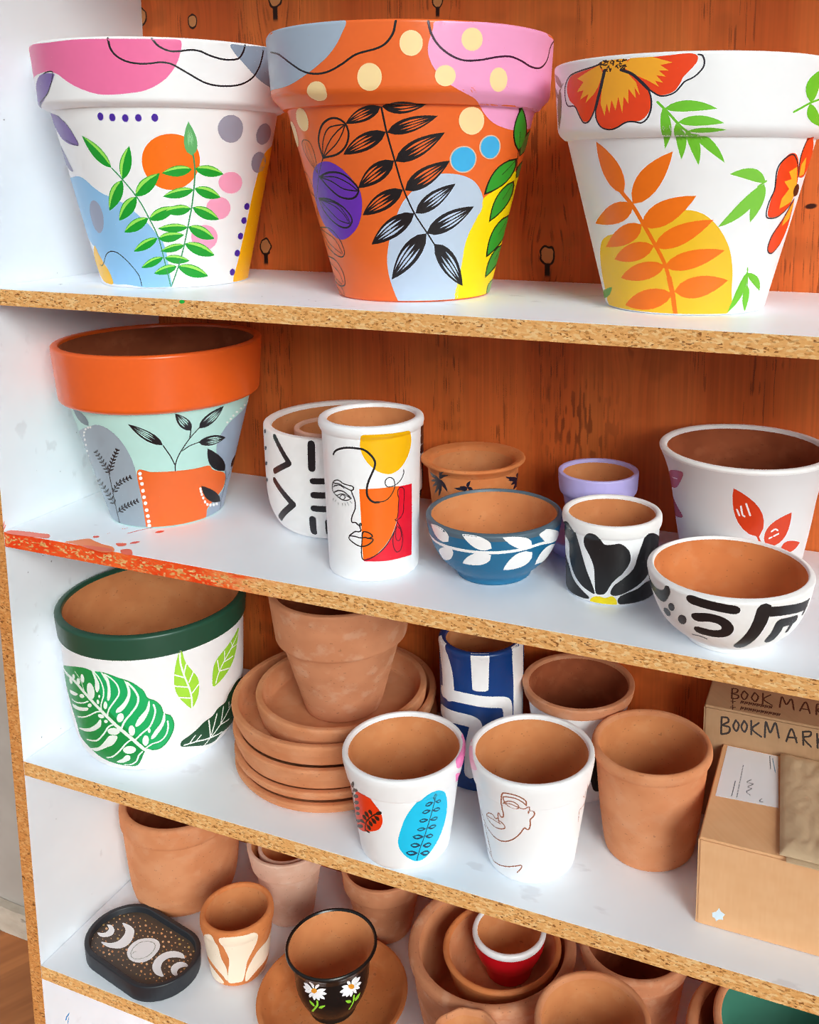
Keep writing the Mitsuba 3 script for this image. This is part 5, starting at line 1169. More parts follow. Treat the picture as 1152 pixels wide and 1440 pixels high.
MOTIFS['oval_leaf_mug'] = [
 ('painted_oval','orange-red oval',[
  ('poly','ef3a0c',0,(-12112,1625,-10473,1756,-9698,1610,-9022,1457,-8742,1275,-8916,1096,-9497,947,-10747,819,-12571,652,-15577,504,-14460,778,-13151,1276))]),
 ('painted_patch','pink patch at the left edge',[
  ('poly','e5a3ab',0,(-14865,1757,-13659,1484,-13980,1113,-14410,706,-14460,461,-16124,634,-16414,1008,-16460,1353))]),
 ('painted_sprig','dark leaf sprig at the left',[
  ('line','2b1a14',1,(-12226,1843,-13440,1321,-14449,859,-14410,590,-12893,740),17),
  ('poly','2b1a14',1,(-11482,1752,-11456,1772,-11506,1781,-11620,1780,-11789,1766,-12092,1722,-12705,1614,-12935,1574,-13086,1541,-13104,1524,-12982,1525,-12764,1541,-12511,1566,-12267,1595,-12060,1625,-11911,1652)),
  ('poly','2b1a14',1,(-11862,1525,-11820,1547,-11853,1560,-11958,1564,-12126,1554,-12346,1532,-12596,1499,-12843,1459,-13040,1419,-13126,1391,-13065,1381,-12882,1389,-12637,1410,-12382,1437,-12154,1467,-11976,1497)),
  ('poly','2b1a14',1,(-11938,1378,-11923,1398,-11989,1406,-12131,1402,-12342,1384,-12606,1353,-12903,1309,-13193,1260,-13408,1217,-13453,1194,-13299,1198,-13028,1220,-12725,1250,-12441,1285,-12205,1319,-12033,1351)),
  ('poly','2b1a14',1,(-11953,1233,-11927,1252,-11982,1262,-12115,1260,-12318,1245,-12578,1216,-12874,1176,-13171,1128,-13405,1084,-13478,1058,-13346,1059,-13082,1079,-12777,1109,-12487,1142,-12242,1175,-12060,1206)),
  ('poly','2b1a14',1,(-12123,1092,-12094,1111,-12146,1120,-12276,1117,-12476,1101,-12735,1072,-13037,1030,-13351,981,-13615,934,-13709,907,-13561,911,-13275,935,-12957,967,-12661,1002,-12414,1035,-12231,1066)),
  ('poly','2b1a14',1,(-11818,1867,-11779,1900,-11792,1922,-11856,1930,-11965,1921,-12109,1897,-12273,1859,-12435,1814,-12567,1769,-13359,1607,-13288,1594,-13130,1600,-12932,1620,-12219,1748,-12040,1788,-11908,1828)),
  ('poly','2b1a14',1,(-12242,905,-12236,921,-12337,924,-12545,911,-12863,880,-13311,825,-14069,723,-14460,662,-14360,662,-14460,634,-14460,619,-14422,611,-13390,737,-12914,795,-12578,841,-12356,877)),
  ('poly','2b1a14',1,(-11801,827,-11794,846,-11885,853,-12071,845,-12344,822,-12691,781,-13099,726,-13542,659,-13947,591,-14004,566,-13630,597,-13183,640,-12762,684,-12398,726,-12109,765,-11907,799)),
  ('poly','2b1a14',1,(-13355,1401,-13346,1419,-13457,1419,-13719,1394,-14446,1300,-14360,1310,-14410,1296,-15473,1281,-15511,1267,-15514,1253,-15481,1238,-14410,1224,-14410,1224,-14383,1225,-13783,1314,-13486,1367)),
  ('poly','2b1a14',1,(-14360,1066,-14360,1080,-14380,1093,-14360,1109,-14410,1109,-15483,1109,-15620,1094,-15689,1080,-15727,1066,-15730,1051,-15697,1037,-15633,1022,-15547,1022,-15454,1022,-14360,1037,-14363,1048)),
  ('poly','2b1a14',1,(-14410,835,-14360,864,-14412,870,-14410,878,-15407,893,-15501,893,-15638,878,-15706,864,-15745,850,-15748,835,-15715,821,-15650,806,-15615,792,-15522,792,-14460,806,-14410,821))]),
 ('painted_sprig','dark leaf sprig on the red oval',[
  ('line','2b1a14',2,(-11496,773,-11030,1018,-9904,1272,-9126,1381),27),
  ('dot','2b1a14',2,(-9098,1383,-8755,1414,-9115,1426)),
  ('leaf','2b1a14',2,(-9984,1266,-10322,1387),101,0,0.6),
  ('leaf','2b1a14',2,(-10452,1171,-11027,1277),120,0,0.6),
  ('straight','2b1a14',2,(-10898,1059,-10913,1081,-10920,1105,-10932,1128,-10961,1148,-11020,1162,-11120,1169,-11268,1167,-11485,1154,-11552,1118,-11557,1092,-11510,1076,-11418,1067,-11296,1063,-11159,1063,-11022,1062)),
  ('straight','2b1a14',2,(-11230,956,-11298,969,-11359,983,-11426,996,-11510,1005,-11623,1008,-11781,1002,-11994,985,-12294,951,-12288,925,-12215,912,-12094,909,-11935,914,-11756,924,-11571,936,-11392,948)),
  ('leaf','2b1a14',2,(-9746,1284,-9097,1213),99,0,0.6),
  ('leaf','2b1a14',2,(-10180,1208,-9559,1099),108,0,0.6),
  ('leaf','2b1a14',2,(-10580,1117,-10176,988),111,0,0.6),
  ('leaf','2b1a14',2,(-11076,971,-10425,882),112,0,0.6),
  ('straight','2b1a14',2,(-11533,797,-11435,792,-11344,785,-11252,778,-11154,773,-11045,771,-10922,772,-10783,777,-10628,787,-10680,803,-10753,813,-10847,819,-10959,820,-11088,817,-11230,812,-11380,805))]),
 ('painted_oval','bright cyan oval',[
  ('poly','0fbfe8',0,(-2765,1826,-1831,1625,-1300,1342,-1172,1021,-1661,714,-2470,489,-3567,299,-4475,230,-5354,258,-6330,399,-6986,577,-7148,778,-6780,1066,-6263,1347,-5430,1607,-4457,1804,-3646,1872))]),
 ('painted_sprig','dark blue leaf sprig on the cyan oval',[
  ('line','0b3a55',1,(-3145,1595,-3577,1213,-4167,803,-4674,517,-4994,257),21),
  ('leaf','0b3a55',1,(-3158,1555,-3335,1812),73,0,0.55),
  ('leaf','0fbfe8',2,(-3163,1610,-3324,1782),30,0,0.55),
  ('leaf','0b3a55',1,(-3342,1557,-4265,1546),106,0,0.55),
  ('leaf','0fbfe8',2,(-3610,1557,-4141,1549),44,0,0.55),
  ('leaf','0b3a55',1,(-3129,1552,-2305,1484),78,0,0.55),
  ('leaf','0fbfe8',2,(-2911,1535,-2429,1495),33,0,0.55),
  ('leaf','0b3a55',1,(-3561,1381,-4580,1397),100,0,0.55),
  ('leaf','0fbfe8',2,(-3857,1388,-4443,1397),42,0,0.55),
  ('leaf','0b3a55',1,(-3417,1368,-2322,1305),95,0,0.55),
  ('leaf','0fbfe8',2,(-3130,1355,-2489,1317),40,0,0.55),
  ('leaf','0b3a55',1,(-3775,1173,-4883,1216),96,0,0.55),
  ('leaf','0fbfe8',2,(-4098,1188,-4734,1212),40,0,0.55),
  ('leaf','0b3a55',1,(-3632,1161,-2551,1113),92,0,0.55),
  ('leaf','0fbfe8',2,(-3346,1152,-2714,1123),39,0,0.55),
  ('leaf','0b3a55',1,(-4000,977,-5078,1012),91,0,0.55),
  ('leaf','0fbfe8',2,(-4312,990,-4932,1009),38,0,0.55),
  ('leaf','0b3a55',1,(-3861,981,-2708,938),106,0,0.55),
  ('leaf','0fbfe8',2,(-3556,973,-2883,946),44,0,0.55),
  ('leaf','0b3a55',1,(-4235,793,-5547,858),117,0,0.55),
  ('leaf','0fbfe8',2,(-4616,816,-5370,852),49,0,0.55),
  ('leaf','0b3a55',1,(-4095,798,-3016,726),103,0,0.55),
  ('leaf','0fbfe8',2,(-3808,781,-3178,738),43,0,0.55),
  ('leaf','0b3a55',1,(-4548,603,-5806,664),118,0,0.55),
  ('leaf','0fbfe8',2,(-4910,624,-5635,658),50,0,0.55),
  ('leaf','0b3a55',1,(-4403,588,-3172,526),124,0,0.55),
  ('leaf','0fbfe8',2,(-4075,575,-3357,537),52,0,0.55),
  ('leaf','0b3a55',1,(-4873,426,-6323,486),125,0,0.55),
  ('leaf','0fbfe8',2,(-5288,449,-6124,481),53,0,0.55),
  ('leaf','0b3a55',1,(-4657,415,-3339,339),128,0,0.55),
  ('leaf','0fbfe8',2,(-4306,398,-3537,352),54,0,0.55)]),
 ('painted_patch','pink patch on the lip at the right',[
  ('poly','f28cc4',0,(3331,2289,4131,2203,3470,2117,1459,1925,-600,2089,-478,2276,2571,2275)),
  ('poly','f28cc4',0,(-680,1954,940,1757,2994,1440,314,1616))])]
MOTIFS['line_face_mug'] = [
 ('painted_face','face drawn in one brown line',[
  ('line','9c6048',0,(-7633,2006,-7627,2106,-8090,2191,-8826,2226,-9611,2208,-9894,2147,-10049,1979,-10129,1772,-10013,1643,-10088,1567,-10380,1541,-10558,1608,-10722,1579,-10737,1480,-10687,1387),26),
  ('line','9c6048',0,(-7632,2020,-8102,2105,-8738,2146,-9647,2117,-9791,2058,-9699,1995),23),
  ('line','9c6048',0,(-9845,1940,-9331,2031,-8762,2045,-8336,1982,-8408,1905,-8835,1864,-9372,1920,-9712,1965),22),
  ('line','9c6048',0,(-9845,1940,-9118,1981,-8344,1938,-7800,1921,-7367,1983,-7316,1891),19),
  ('line','9c6048',0,(-10785,1475,-11130,1427,-11502,1484,-12184,1441,-12636,1323,-12015,1218,-11037,1213,-10235,1266,-9986,1337,-10306,1408,-10741,1424),23),
  ('line','9c6048',0,(-12505,1339,-11424,1368,-10554,1358),20),
  ('line','9c6048',0,(-7432,1789,-7374,1854,-7098,1865,-6837,1795,-6979,1710,-7262,1638,-7238,1525,-7379,1410,-7618,1400,-7856,1428,-8236,1302,-8769,1164,-9626,1025,-10567,943,-11614,929,-12603,983,-13523,1087,-14238,1263),26),
  ('line','9c6048',0,(-13667,1013,-13356,751,-13066,482,-12825,273,-11622,278,-10441,337,-9426,412,-8367,496,-8307,435,-8853,299),23),
  ('line','9c6048',0,(-14275,442,-13631,358,-13241,294),20)]),
 ('painted_line','brown line drawing at the right edge',[
  ('line','c0847a',0,(11,2003,285,1676,-241,1478,-1296,1479,-1110,1208),16),
  ('line','c0847a',0,(-729,2027,-395,1688,-1008,1769),16),
  ('line','c0847a',0,(356,1585,759,1457,-575,1468),16)]),
 ('painted_patch','pale pink patch on the lip at the left',[
  ('poly','f3b7cf',0,(-17788,2397,-15998,2490,-13946,2452,-13012,2345,-16120,2068,-16724,2319))])]
MOTIFS['dripped_cup'] = [
 ('painted_petal','cream petal shape',[
  ('poly','f3dfc8',0,(-8241,1515,-6580,1580,-4238,1561,-2598,1509,-2011,1278,-2701,1041,-3863,748,-4627,234,-5872,180,-7622,223,-6943,853,-7600,1238))]),
 ('painted_petal','cream petal shape',[
  ('poly','f3dfc8',0,(-11865,1348,-9696,1544,-8735,1277,-8324,903,-7569,607,-7770,236,-8811,405,-11176,635,-14619,717))]),
 ('painted_petal','cream petal shape',[
  ('poly','f3dfc8',0,(-14707,503,-10752,437,-8557,128,-12251,75,-14622,107))]),
 ('painted_petal','cream petal shape',[
  ('poly','f3dfc8',0,(4185,1092,853,938,-1904,886,-3875,512,-4135,140,-1700,324,1773,384,4842,706))]),
 ('painted_petal','cream petal shape',[
  ('poly','f3dfc8',0,(4583,353,-126,154,-3515,54,-1315,54,3944,75))])]
MOTIFS['moon_tray'] = [
 ('painted_moon','small white crescent at the left end',[
  ('poly','eef2f6',0,(-1401,-7,-1285,46,-1095,-5,-996,-134,-1052,-255,-1210,-335,-1386,-298,-1268,-244,-1204,-161,-1234,-73,-1309,-35))]),
 ('painted_moon','large white crescent, left of the full moon',[
  ('poly','eef2f6',0,(-1112,244,-940,288,-739,286,-578,196,-427,-3,-397,-190,-501,-339,-717,-436,-921,-463,-1028,-428,-814,-333,-710,-183,-743,6,-860,144))]),
 ('painted_moon','white full moon with a thin ring',[
  ('poly','eef2f6',0,(-256,-264,-333,-108,-325,84,-210,229,-15,345,185,347,344,242,416,84,443,-119,365,-288,168,-394,-60,-381)),
  ('line','8a9490',1,(-124,-261,-204,-108,-195,83,-60,211,127,248,263,149,317,-20,277,-186,144,-310,-5,-325,-124,-261),16),
  ('line','8a9490',1,(-65,-263,-76,-190,-41,-151),13)]),
 ('painted_moon','large white crescent, right of the full moon',[
  ('poly','eef2f6',0,(1142,347,999,416,835,400,658,308,557,154,544,-35,635,-213,787,-311,973,-346,1135,-288,957,-203,838,-123,773,12,806,153,954,267))]),
 ('painted_moon','small white crescent at the right end',[
  ('poly','eef2f6',0,(1409,222,1296,267,1153,235,1066,140,1068,4,1163,-91,1311,-130,1415,-94,1300,-22,1267,73,1318,164))]),
 ('painted_speckles','golden specks',[
  ('dot','b99a60',0,(947,635,973,652,917,661)),
  ('dot','d8a070',0,(-703,-609,-677,-593,-735,-585)),
  ('dot','b99a60',0,(519,-594,533,-586,503,-582)),
  ('dot','cfa07a',0,(177,544,203,560,145,570)),
  ('dot','d8a070',0,(-1283,289,-1263,301,-1308,308)),
  ('dot','d8a070',0,(-67,665,-48,677,-91,684)),
  ('dot','e0b48a',0,(139,-506,150,-499,125,-495)),
  ('dot','c98a5a',0,(-374,511,-357,521,-395,527)),
  ('dot','e0b48a',0,(-1228,-400,-1216,-393,-1244,-389)),
  ('dot','cfa07a',0,(-653,-500,-635,-488,-677,-483)),
  ('dot','d8a070',0,(378,702,392,712,361,717)),
  ('dot','cfa07a',0,(-1044,430,-1017,447,-1079,456)),
  ('dot','b99a60',0,(-914,84,-900,93,-933,97)),
  ('dot','e0b48a',0,(264,403,289,420,232,429)),
  ('dot','c98a5a',0,(-827,-620,-813,-611,-845,-607)),
  ('dot','e0b48a',0,(391,476,417,493,360,502)),
  ('dot','cfa07a',0,(-1500,-247,-1488,-239,-1516,-235)),
  ('dot','cfa07a',0,(-1114,-538,-1103,-531,-1130,-527)),
  ('dot','b99a60',0,(-1424,-388,-1397,-372,-1458,-364)),
  ('dot','c98a5a',0,(-880,-491,-854,-475,-913,-467)),
  ('dot','d8a070',0,(-444,627,-432,635,-459,639)),
  ('dot','d8a070',0,(-958,-601,-939,-589,-982,-584)),
  ('dot','e0b48a',0,(407,311,433,327,376,336)),
  ('dot','d8a070',0,(-513,335,-493,347,-537,354)),
  ('dot','e0b48a',0,(960,142,976,152,941,157)),
  ('dot','c98a5a',0,(537,-364,556,-352,515,-346)),
  ('dot','d8a070',0,(-1083,-356,-1071,-349,-1098,-345)),
  ('dot','e0b48a',0,(-1026,51,-1007,64,-1051,70)),
  ('dot','b99a60',0,(-774,-145,-748,-129,-807,-121)),
  ('dot','cfa07a',0,(327,-593,338,-586,313,-583)),
  ('dot','d8a070',0,(1446,-202,1459,-193,1431,-189)),
  ('dot','e0b48a',0,(-1325,-488,-1309,-477,-1347,-472)),
  ('dot','b99a60',0,(-1474,-54,-1447,-37,-1509,-28)),
  ('dot','c98a5a',0,(-544,-477,-519,-460,-577,-453)),
  ('dot','b99a60',0,(1150,612,1169,624,1129,631)),
  ('dot','d8a070',0,(365,-316,391,-300,335,-292)),
  ('dot','cfa07a',0,(554,546,572,558,531,565)),
  ('dot','d8a070',0,(1042,541,1056,550,1025,555)),
  ('dot','c98a5a',0,(-1055,550,-1041,559,-1074,564)),
  ('dot','e0b48a',0,(81,675,93,683,67,687)),
  ('dot','e0b48a',0,(891,-6,903,1,878,5)),
  ('dot','cfa07a',0,(-536,515,-510,531,-570,541)),
  ('dot','cfa07a',0,(1129,-126,1145,-116,1111,-111)),
  ('dot','cfa07a',0,(961,-430,974,-422,945,-418)),
  ('dot','cfa07a',0,(60,393,72,401,45,405)),
  ('dot','cfa07a',0,(-1427,71,-1413,80,-1446,85)),
  ('dot','e0b48a',0,(330,611,349,623,307,630)),
  ('dot','cfa07a',0,(1098,-229,1116,-218,1077,-212)),
  ('dot','e0b48a',0,(368,-436,382,-427,352,-423)),
  ('dot','cfa07a',0,(1164,503,1189,519,1134,528)),
  ('dot','cfa07a',0,(-723,335,-709,344,-742,349)),
  ('dot','b99a60',0,(-33,-438,-21,-431,-47,-427)),
  ('dot','b99a60',0,(959,-114,970,-107,945,-104)),
  ('dot','cfa07a',0,(-1618,-32,-1601,-21,-1641,-16)),
  ('dot','d8a070',0,(703,-487,721,-475,682,-470)),
  ('dot','c98a5a',0,(503,104,519,115,483,120)),
  ('dot','e0b48a',0,(475,-99,494,-87,453,-81)),
  ('dot','d8a070',0,(-883,410,-866,420,-905,426)),
  ('dot','cfa07a',0,(-921,-234,-909,-226,-936,-222)),
  ('dot','c98a5a',0,(554,440,573,452,531,459)),
  ('dot','cfa07a',0,(-267,-356,-248,-345,-290,-339)),
  ('dot','b99a60',0,(-376,167,-364,174,-391,178)),
  ('dot','d8a070',0,(694,480,706,487,680,491)),
  ('dot','c98a5a',0,(-307,-660,-291,-650,-327,-645)),
  ('dot','c98a5a',0,(-406,-398,-388,-386,-430,-380)),
  ('dot','e0b48a',0,(-535,-567,-509,-550,-567,-543)),
  ('dot','cfa07a',0,(-574,-662,-560,-653,-592,-649)),
  ('dot','cfa07a',0,(1384,33,1409,49,1355,57)),
  ('dot','b99a60',0,(682,579,708,596,651,605)),
  ('dot','e0b48a',0,(249,-444,274,-428,218,-420)),
  ('dot','d8a070',0,(559,-476,584,-461,529,-453)),
  ('dot','c98a5a',0,(829,705,840,712,815,717)),
  ('dot','e0b48a',0,(-1297,-95,-1271,-78,-1332,-70)),
  ('dot','b99a60',0,(911,480,927,490,891,496)),
  ('dot','cfa07a',0,(1235,-282,1250,-272,1216,-267)),
  ('dot','c98a5a',0,(1094,-459,1110,-449,1076,-444)),
  ('dot','d8a070',0,(-1088,-658,-1076,-651,-1103,-647)),
  ('dot','d8a070',0,(-1254,63,-1235,76,-1279,82)),
  ('dot','cfa07a',0,(-295,-249,-269,-233,-327,-225)),
  ('dot','cfa07a',0,(1274,426,1286,434,1261,438)),
  ('dot','d8a070',0,(-461,87,-445,97,-482,103)),
  ('dot','c98a5a',0,(-1302,-207,-1290,-200,-1317,-196)),
  ('dot','b99a60',0,(904,-502,920,-492,885,-487)),
  ('dot','d8a070',0,(-231,-449,-217,-440,-248,-436)),
  ('dot','c98a5a',0,(-390,389,-371,401,-414,408)),
  ('dot','b99a60',0,(653,704,672,716,631,723)),
  ('dot','c98a5a',0,(545,285,561,295,525,301)),
  ('dot','d8a070',0,(-208,-553,-190,-541,-231,-536)),
  ('dot','b99a60',0,(-965,-88,-954,-80,-981,-76)),
  ('dot','b99a60',0,(497,205,511,214,481,218)),
  ('dot','cfa07a',0,(-167,470,-141,487,-200,496)),
  ('dot','b99a60',0,(642,355,656,364,626,369)),
  ('dot','b99a60',0,(-679,614,-662,625,-701,631)),
  ('dot','b99a60',0,(1424,388,1437,397,1408,402)),
  ('dot','e0b48a',0,(-265,627,-251,636,-283,641)),
  ('dot','c98a5a',0,(1197,270,1215,282,1176,288)),
  ('dot','e0b48a',0,(-196,309,-177,322,-220,328)),
  ('dot','c98a5a',0,(-389,-8,-374,1,-406,5)),
  ('dot','c98a5a',0,(-1025,307,-1011,316,-1044,321)),
  ('dot','c98a5a',0,(1435,-111,1451,-101,1417,-96)),
  ('dot','e0b48a',0,(12,-604,26,-596,-5,-592)),
  ('dot','b99a60',0,(-1274,418,-1255,430,-1300,437)),
  ('dot','e0b48a',0,(-1568,114,-1551,125,-1591,131)),
  ('dot','d8a070',0,(18,562,44,579,-15,588)),
  ('dot','cfa07a',0,(1076,244,1088,251,1063,255)),
  ('dot','c98a5a',0,(-415,-530,-403,-523,-429,-519)),
  ('dot','e0b48a',0,(-1265,183,-1248,194,-1287,200)),
  ('dot','c98a5a',0,(-955,-359,-936,-347,-979,-341)),
  ('dot','cfa07a',0,(1530,103,1541,111,1517,114)),
  ('dot','c98a5a',0,(815,-405,840,-390,785,-382)),
  ('dot','c98a5a',0,(-64,511,-50,520,-82,525)),
  ('dot','c98a5a',0,(1107,395,1132,411,1077,420)),
  ('dot','c98a5a',0,(1450,191,1464,200,1434,204)),
  ('dot','c98a5a',0,(-98,-502,-80,-490,-121,-485)),
  ('dot','d8a070',0,(1215,-390,1226,-383,1202,-379)),
  ('dot','e0b48a',0,(-841,-55,-829,-47,-856,-43)),
  ('dot','cfa07a',0,(1255,342,1269,351,1239,356)),
  ('dot','cfa07a',0,(-893,-712,-882,-705,-908,-702)),
  ('dot','c98a5a',0,(-1017,183,-1003,192,-1036,197)),
  ('dot','d8a070',0,(-773,479,-758,488,-791,494)),
  ('dot','e0b48a',0,(713,-339,724,-332,699,-328)),
  ('dot','d8a070',0,(-96,360,-77,372,-119,378)),
  ('dot','d8a070',0,(-1388,373,-1371,384,-1410,390)),
  ('dot','b99a60',0,(-505,209,-486,221,-529,228)),
  ('dot','cfa07a',0,(569,-176,585,-166,550,-161)),
  ('dot','d8a070',0,(1308,534,1333,550,1278,559)),
  ('dot','cfa07a',0,(512,-3,530,8,490,15)),
  ('dot','c98a5a',0,(1286,-203,1302,-193,1268,-188)),
  ('dot','cfa07a',0,(191,708,217,725,159,734)),
  ('dot','b99a60',0,(-377,-123,-363,-114,-395,-109)),
  ('dot','e0b48a',0,(866,582,880,591,849,596)),
  ('dot','b99a60',0,(-398,-290,-384,-281,-416,-277)),
  ('dot','e0b48a',0,(492,-265,517,-249,461,-241)),
  ('dot','e0b48a',0,(-1213,497,-1198,506,-1232,512)),
  ('dot','e0b48a',0,(-634,418,-615,430,-659,437)),
  ('dot','d8a070',0,(632,-567,648,-557,613,-552)),
  ('dot','c98a5a',0,(838,-561,854,-551,819,-546)),
  ('dot','d8a070',0,(168,-597,184,-587,148,-582)),
  ('dot','b99a60',0,(-1422,222,-1405,233,-1445,239)),
  ('dot','cfa07a',0,(-315,256,-301,265,-333,270)),
  ('dot','c98a5a',0,(-848,590,-831,601,-870,607)),
  ('dot','c98a5a',0,(-1562,-319,-1543,-306,-1587,-300)),
  ('dot','b99a60',0,(1088,-372,1106,-360,1067,-355)),
  ('dot','e0b48a',0,(1021,-18,1046,-2,992,6)),
  ('dot','c98a5a',0,(857,96,883,112,827,121)),
  ('dot','e0b48a',0,(-1505,-143,-1491,-134,-1524,-129)),
  ('dot','b99a60',0,(1423,290,1437,299,1407,304)),
  ('dot','cfa07a',0,(-276,426,-257,438,-300,445)),
  ('dot','b99a60',0,(1380,135,1405,151,1351,160)),
  ('dot','b99a60',0,(538,679,564,695,507,705))])]
MOTIFS['daisy_pot'] = [
 ('painted_daisy','white daisy with green stem',[
  ('leaf','f6f7fb',0,(-8610,1250,-10349,1361),131,0,0.64),
  ('leaf','f6f7fb',0,(-8610,1250,-8906,1570),92,0,0.64),
  ('leaf','f6f7fb',0,(-8610,1250,-7601,1543),71,0,0.64),
  ('leaf','f6f7fb',0,(-8610,1250,-6755,1347),94,0,0.64),
  ('leaf','f6f7fb',0,(-8610,1250,-6676,1207),102,0,0.64),
  ('leaf','f6f7fb',0,(-8610,1250,-7018,1057),99,0,0.64),
  ('leaf','f6f7fb',0,(-8610,1250,-7884,1003),94,0,0.64),
  ('leaf','f6f7fb',0,(-8610,1250,-8722,977),82,0,0.64),
  ('leaf','f6f7fb',0,(-8610,1250,-9606,1008),72,0,0.64),
  ('leaf','f6f7fb',0,(-8610,1250,-10393,1112),84,0,0.64),
  ('leaf','f6f7fb',0,(-8610,1250,-10654,1215),109,0,0.64),
  ('dot','e0952e',1,(-8610,1250,-8142,1271,-8562,1325)),
  ('line','8fd43a',0,(-8232,978,-8330,844,-9535,568),48),
  ('leaf','8fd43a',0,(-8758,799,-9658,928),87,0,0.42),
  ('leaf','8fd43a',0,(-8100,781,-6997,889),72,0,0.42)]),
 ('painted_daisy','white daisy with green stem',[
  ('leaf','f6f7fb',0,(-3030,1218,-4870,1199),108,0,0.64),
  ('leaf','f6f7fb',0,(-3030,1218,-4489,1061),113,0,0.64),
  ('leaf','f6f7fb',0,(-3030,1218,-3798,991),105,0,0.64),
  ('leaf','f6f7fb',0,(-3030,1218,-3024,931),86,0,0.64),
  ('leaf','f6f7fb',0,(-3030,1218,-2049,929),66,0,0.64),
  ('leaf','f6f7fb',0,(-3030,1218,-1346,984),68,0,0.64),
  ('leaf','f6f7fb',0,(-3030,1218,-1043,1096),94,0,0.64),
  ('leaf','f6f7fb',0,(-3030,1218,-1432,1311),144,0,0.64),
  ('leaf','f6f7fb',0,(-3030,1218,-2373,1441),118,0,0.64),
  ('leaf','f6f7fb',0,(-3030,1218,-3809,1470),64,0,0.64),
  ('leaf','f6f7fb',0,(-3030,1218,-4561,1348),85,0,0.64),
  ('dot','e0952e',1,(-3030,1218,-2518,1165,-3049,1291)),
  ('line','8fd43a',0,(-2524,918,-2567,734,-3086,548),48),
  ('leaf','8fd43a',0,(-2936,774,-3987,911),73,0,0.42),
  ('leaf','8fd43a',0,(-2229,722,-1220,854),139,0,0.42)]),
 ('painted_line','bare clay streak at the left edge',[
  ('line','c08060',0,(-13262,1379,-14008,1137,-14158,968),22),
  ('line','b06a48',0,(-15036,878,-14714,743),22)])]
MOTIFS['cardboard_box_001'] = [
 ('lettering','hand-lettered word BOOKMARKS',[
  ('line','3a3230',0,(375,2375,379,1993),41),
  ('line','3a3230',0,(375,2375,497,2387,516,2298,406,2202,545,2179,534,2056,389,1984),41),
  ('line','3a3230',0,(670,2371,737,2277,694,2126,622,2218,670,2371),40),
  ('line','3a3230',0,(839,2398,906,2294,859,2142,787,2245,839,2398),40),
  ('line','3a3230',0,(983,2431,996,2119),40),
  ('line','3a3230',0,(1138,2412,1010,2247,1198,2112),40),
  ('line','3a3230',0,(1270,2118,1279,2470,1374,2250,1468,2486,1554,2174),40),
  ('line','3a3230',0,(1702,2128,1792,2427,1908,2149),39),
  ('line','3a3230',0,(1726,2224,1894,2248),39),
  ('line','3a3230',0,(2040,2127,2016,2414),39),
  ('line','3a3230',0,(2016,2414,2163,2448,2159,2352,2032,2280,2189,2120),39),
  ('line','3a3230',0,(2293,2436,2318,2124),39),
  ('line','3a3230',0,(2463,2433,2323,2284,2511,2122),39),
  ('line','3a3230',0,(2703,2452,2600,2418,2610,2325,2711,2296,2708,2180,2591,2152),39)])]
MOTIFS['cardboard_box_001@lid'] = [
 ('lettering','hand-lettered word BOOKMARKS and two scribbled lines on the lid',[
  ('line','54382c',0,(477,864,518,468),35),
  ('line','54382c',0,(477,864,588,876,595,733,513,660,635,615,635,493,520,448),36),
  ('line','54382c',0,(731,860,823,720,783,501,697,640,731,860),35),
  ('line','54382c',0,(956,875,1046,726,1005,508,916,645,956,875),35),
  ('line','54382c',0,(1127,912,1161,470),35),
  ('line','54382c',0,(1287,903,1161,670,1354,487),35),
  ('line','54382c',0,(1511,461,1523,914,1633,637,1721,891,1798,477),35),
  ('line','54382c',0,(1917,476,2012,886,2122,460),35),
  ('line','54382c',0,(1944,583,2086,600),35),
  ('line','54382c',0,(2249,463,2244,877,2374,850,2264,651,2413,461),35),
  ('line','54382c',0,(506,332,607,352),23),
  ('line','54382c',0,(543,427,565,256),23),
  ('line','54382c',0,(721,317,732,431,762,343,776,429),23),
  ('line','54382c',0,(804,320,815,434,845,346,860,432),23),
  ('line','54382c',0,(887,323,899,437,928,349,944,435),23),
  ('line','54382c',0,(970,326,982,440,1011,352,1027,438),23),
  ('line','54382c',0,(1053,329,1065,443,1094,356,1110,441),23),
  ('line','54382c',0,(1135,333,1148,446,1176,359,1192,444),23),
  ('line','54382c',0,(1218,336,1231,449,1259,362,1275,446),23),
  ('line','54382c',0,(1300,339,1313,452,1341,365,1357,449),23),
  ('line','54382c',0,(536,97,637,117),23),
  ('line','54382c',0,(573,190,595,22),23),
  ('line','54382c',0,(749,83,760,194,789,109,804,192),23),
  ('line','54382c',0,(831,86,843,198,872,112,887,196),23),
  ('line','54382c',0,(913,90,925,201,954,115,969,199),23),
  ('line','54382c',0,(995,93,1008,204,1036,119,1051,202),23),
  ('line','54382c',0,(1077,96,1090,207,1118,122,1134,205),23),
  ('line','54382c',0,(1159,100,1172,211,1199,125,1215,209),23),
  ('line','54382c',0,(1240,103,1253,214,1281,129,1297,212),23),
  ('line','54382c',0,(1321,106,1335,217,1362,132,1378,215),23),
  ('line','54382c',0,(1402,110,1416,220,1443,135,1459,218),23),
  ('line','54382c',0,(1483,113,1497,224,1523,139,1540,221),23)])]
MOTIFS['cardboard_box'] = [
 ('torn_patch','pale torn patch',[
  ('straight','d5e4ee',0,(300,298,372,340,424,435,457,371,535,332,495,271,505,215,433,202,379,145,360,198,308,211))])]
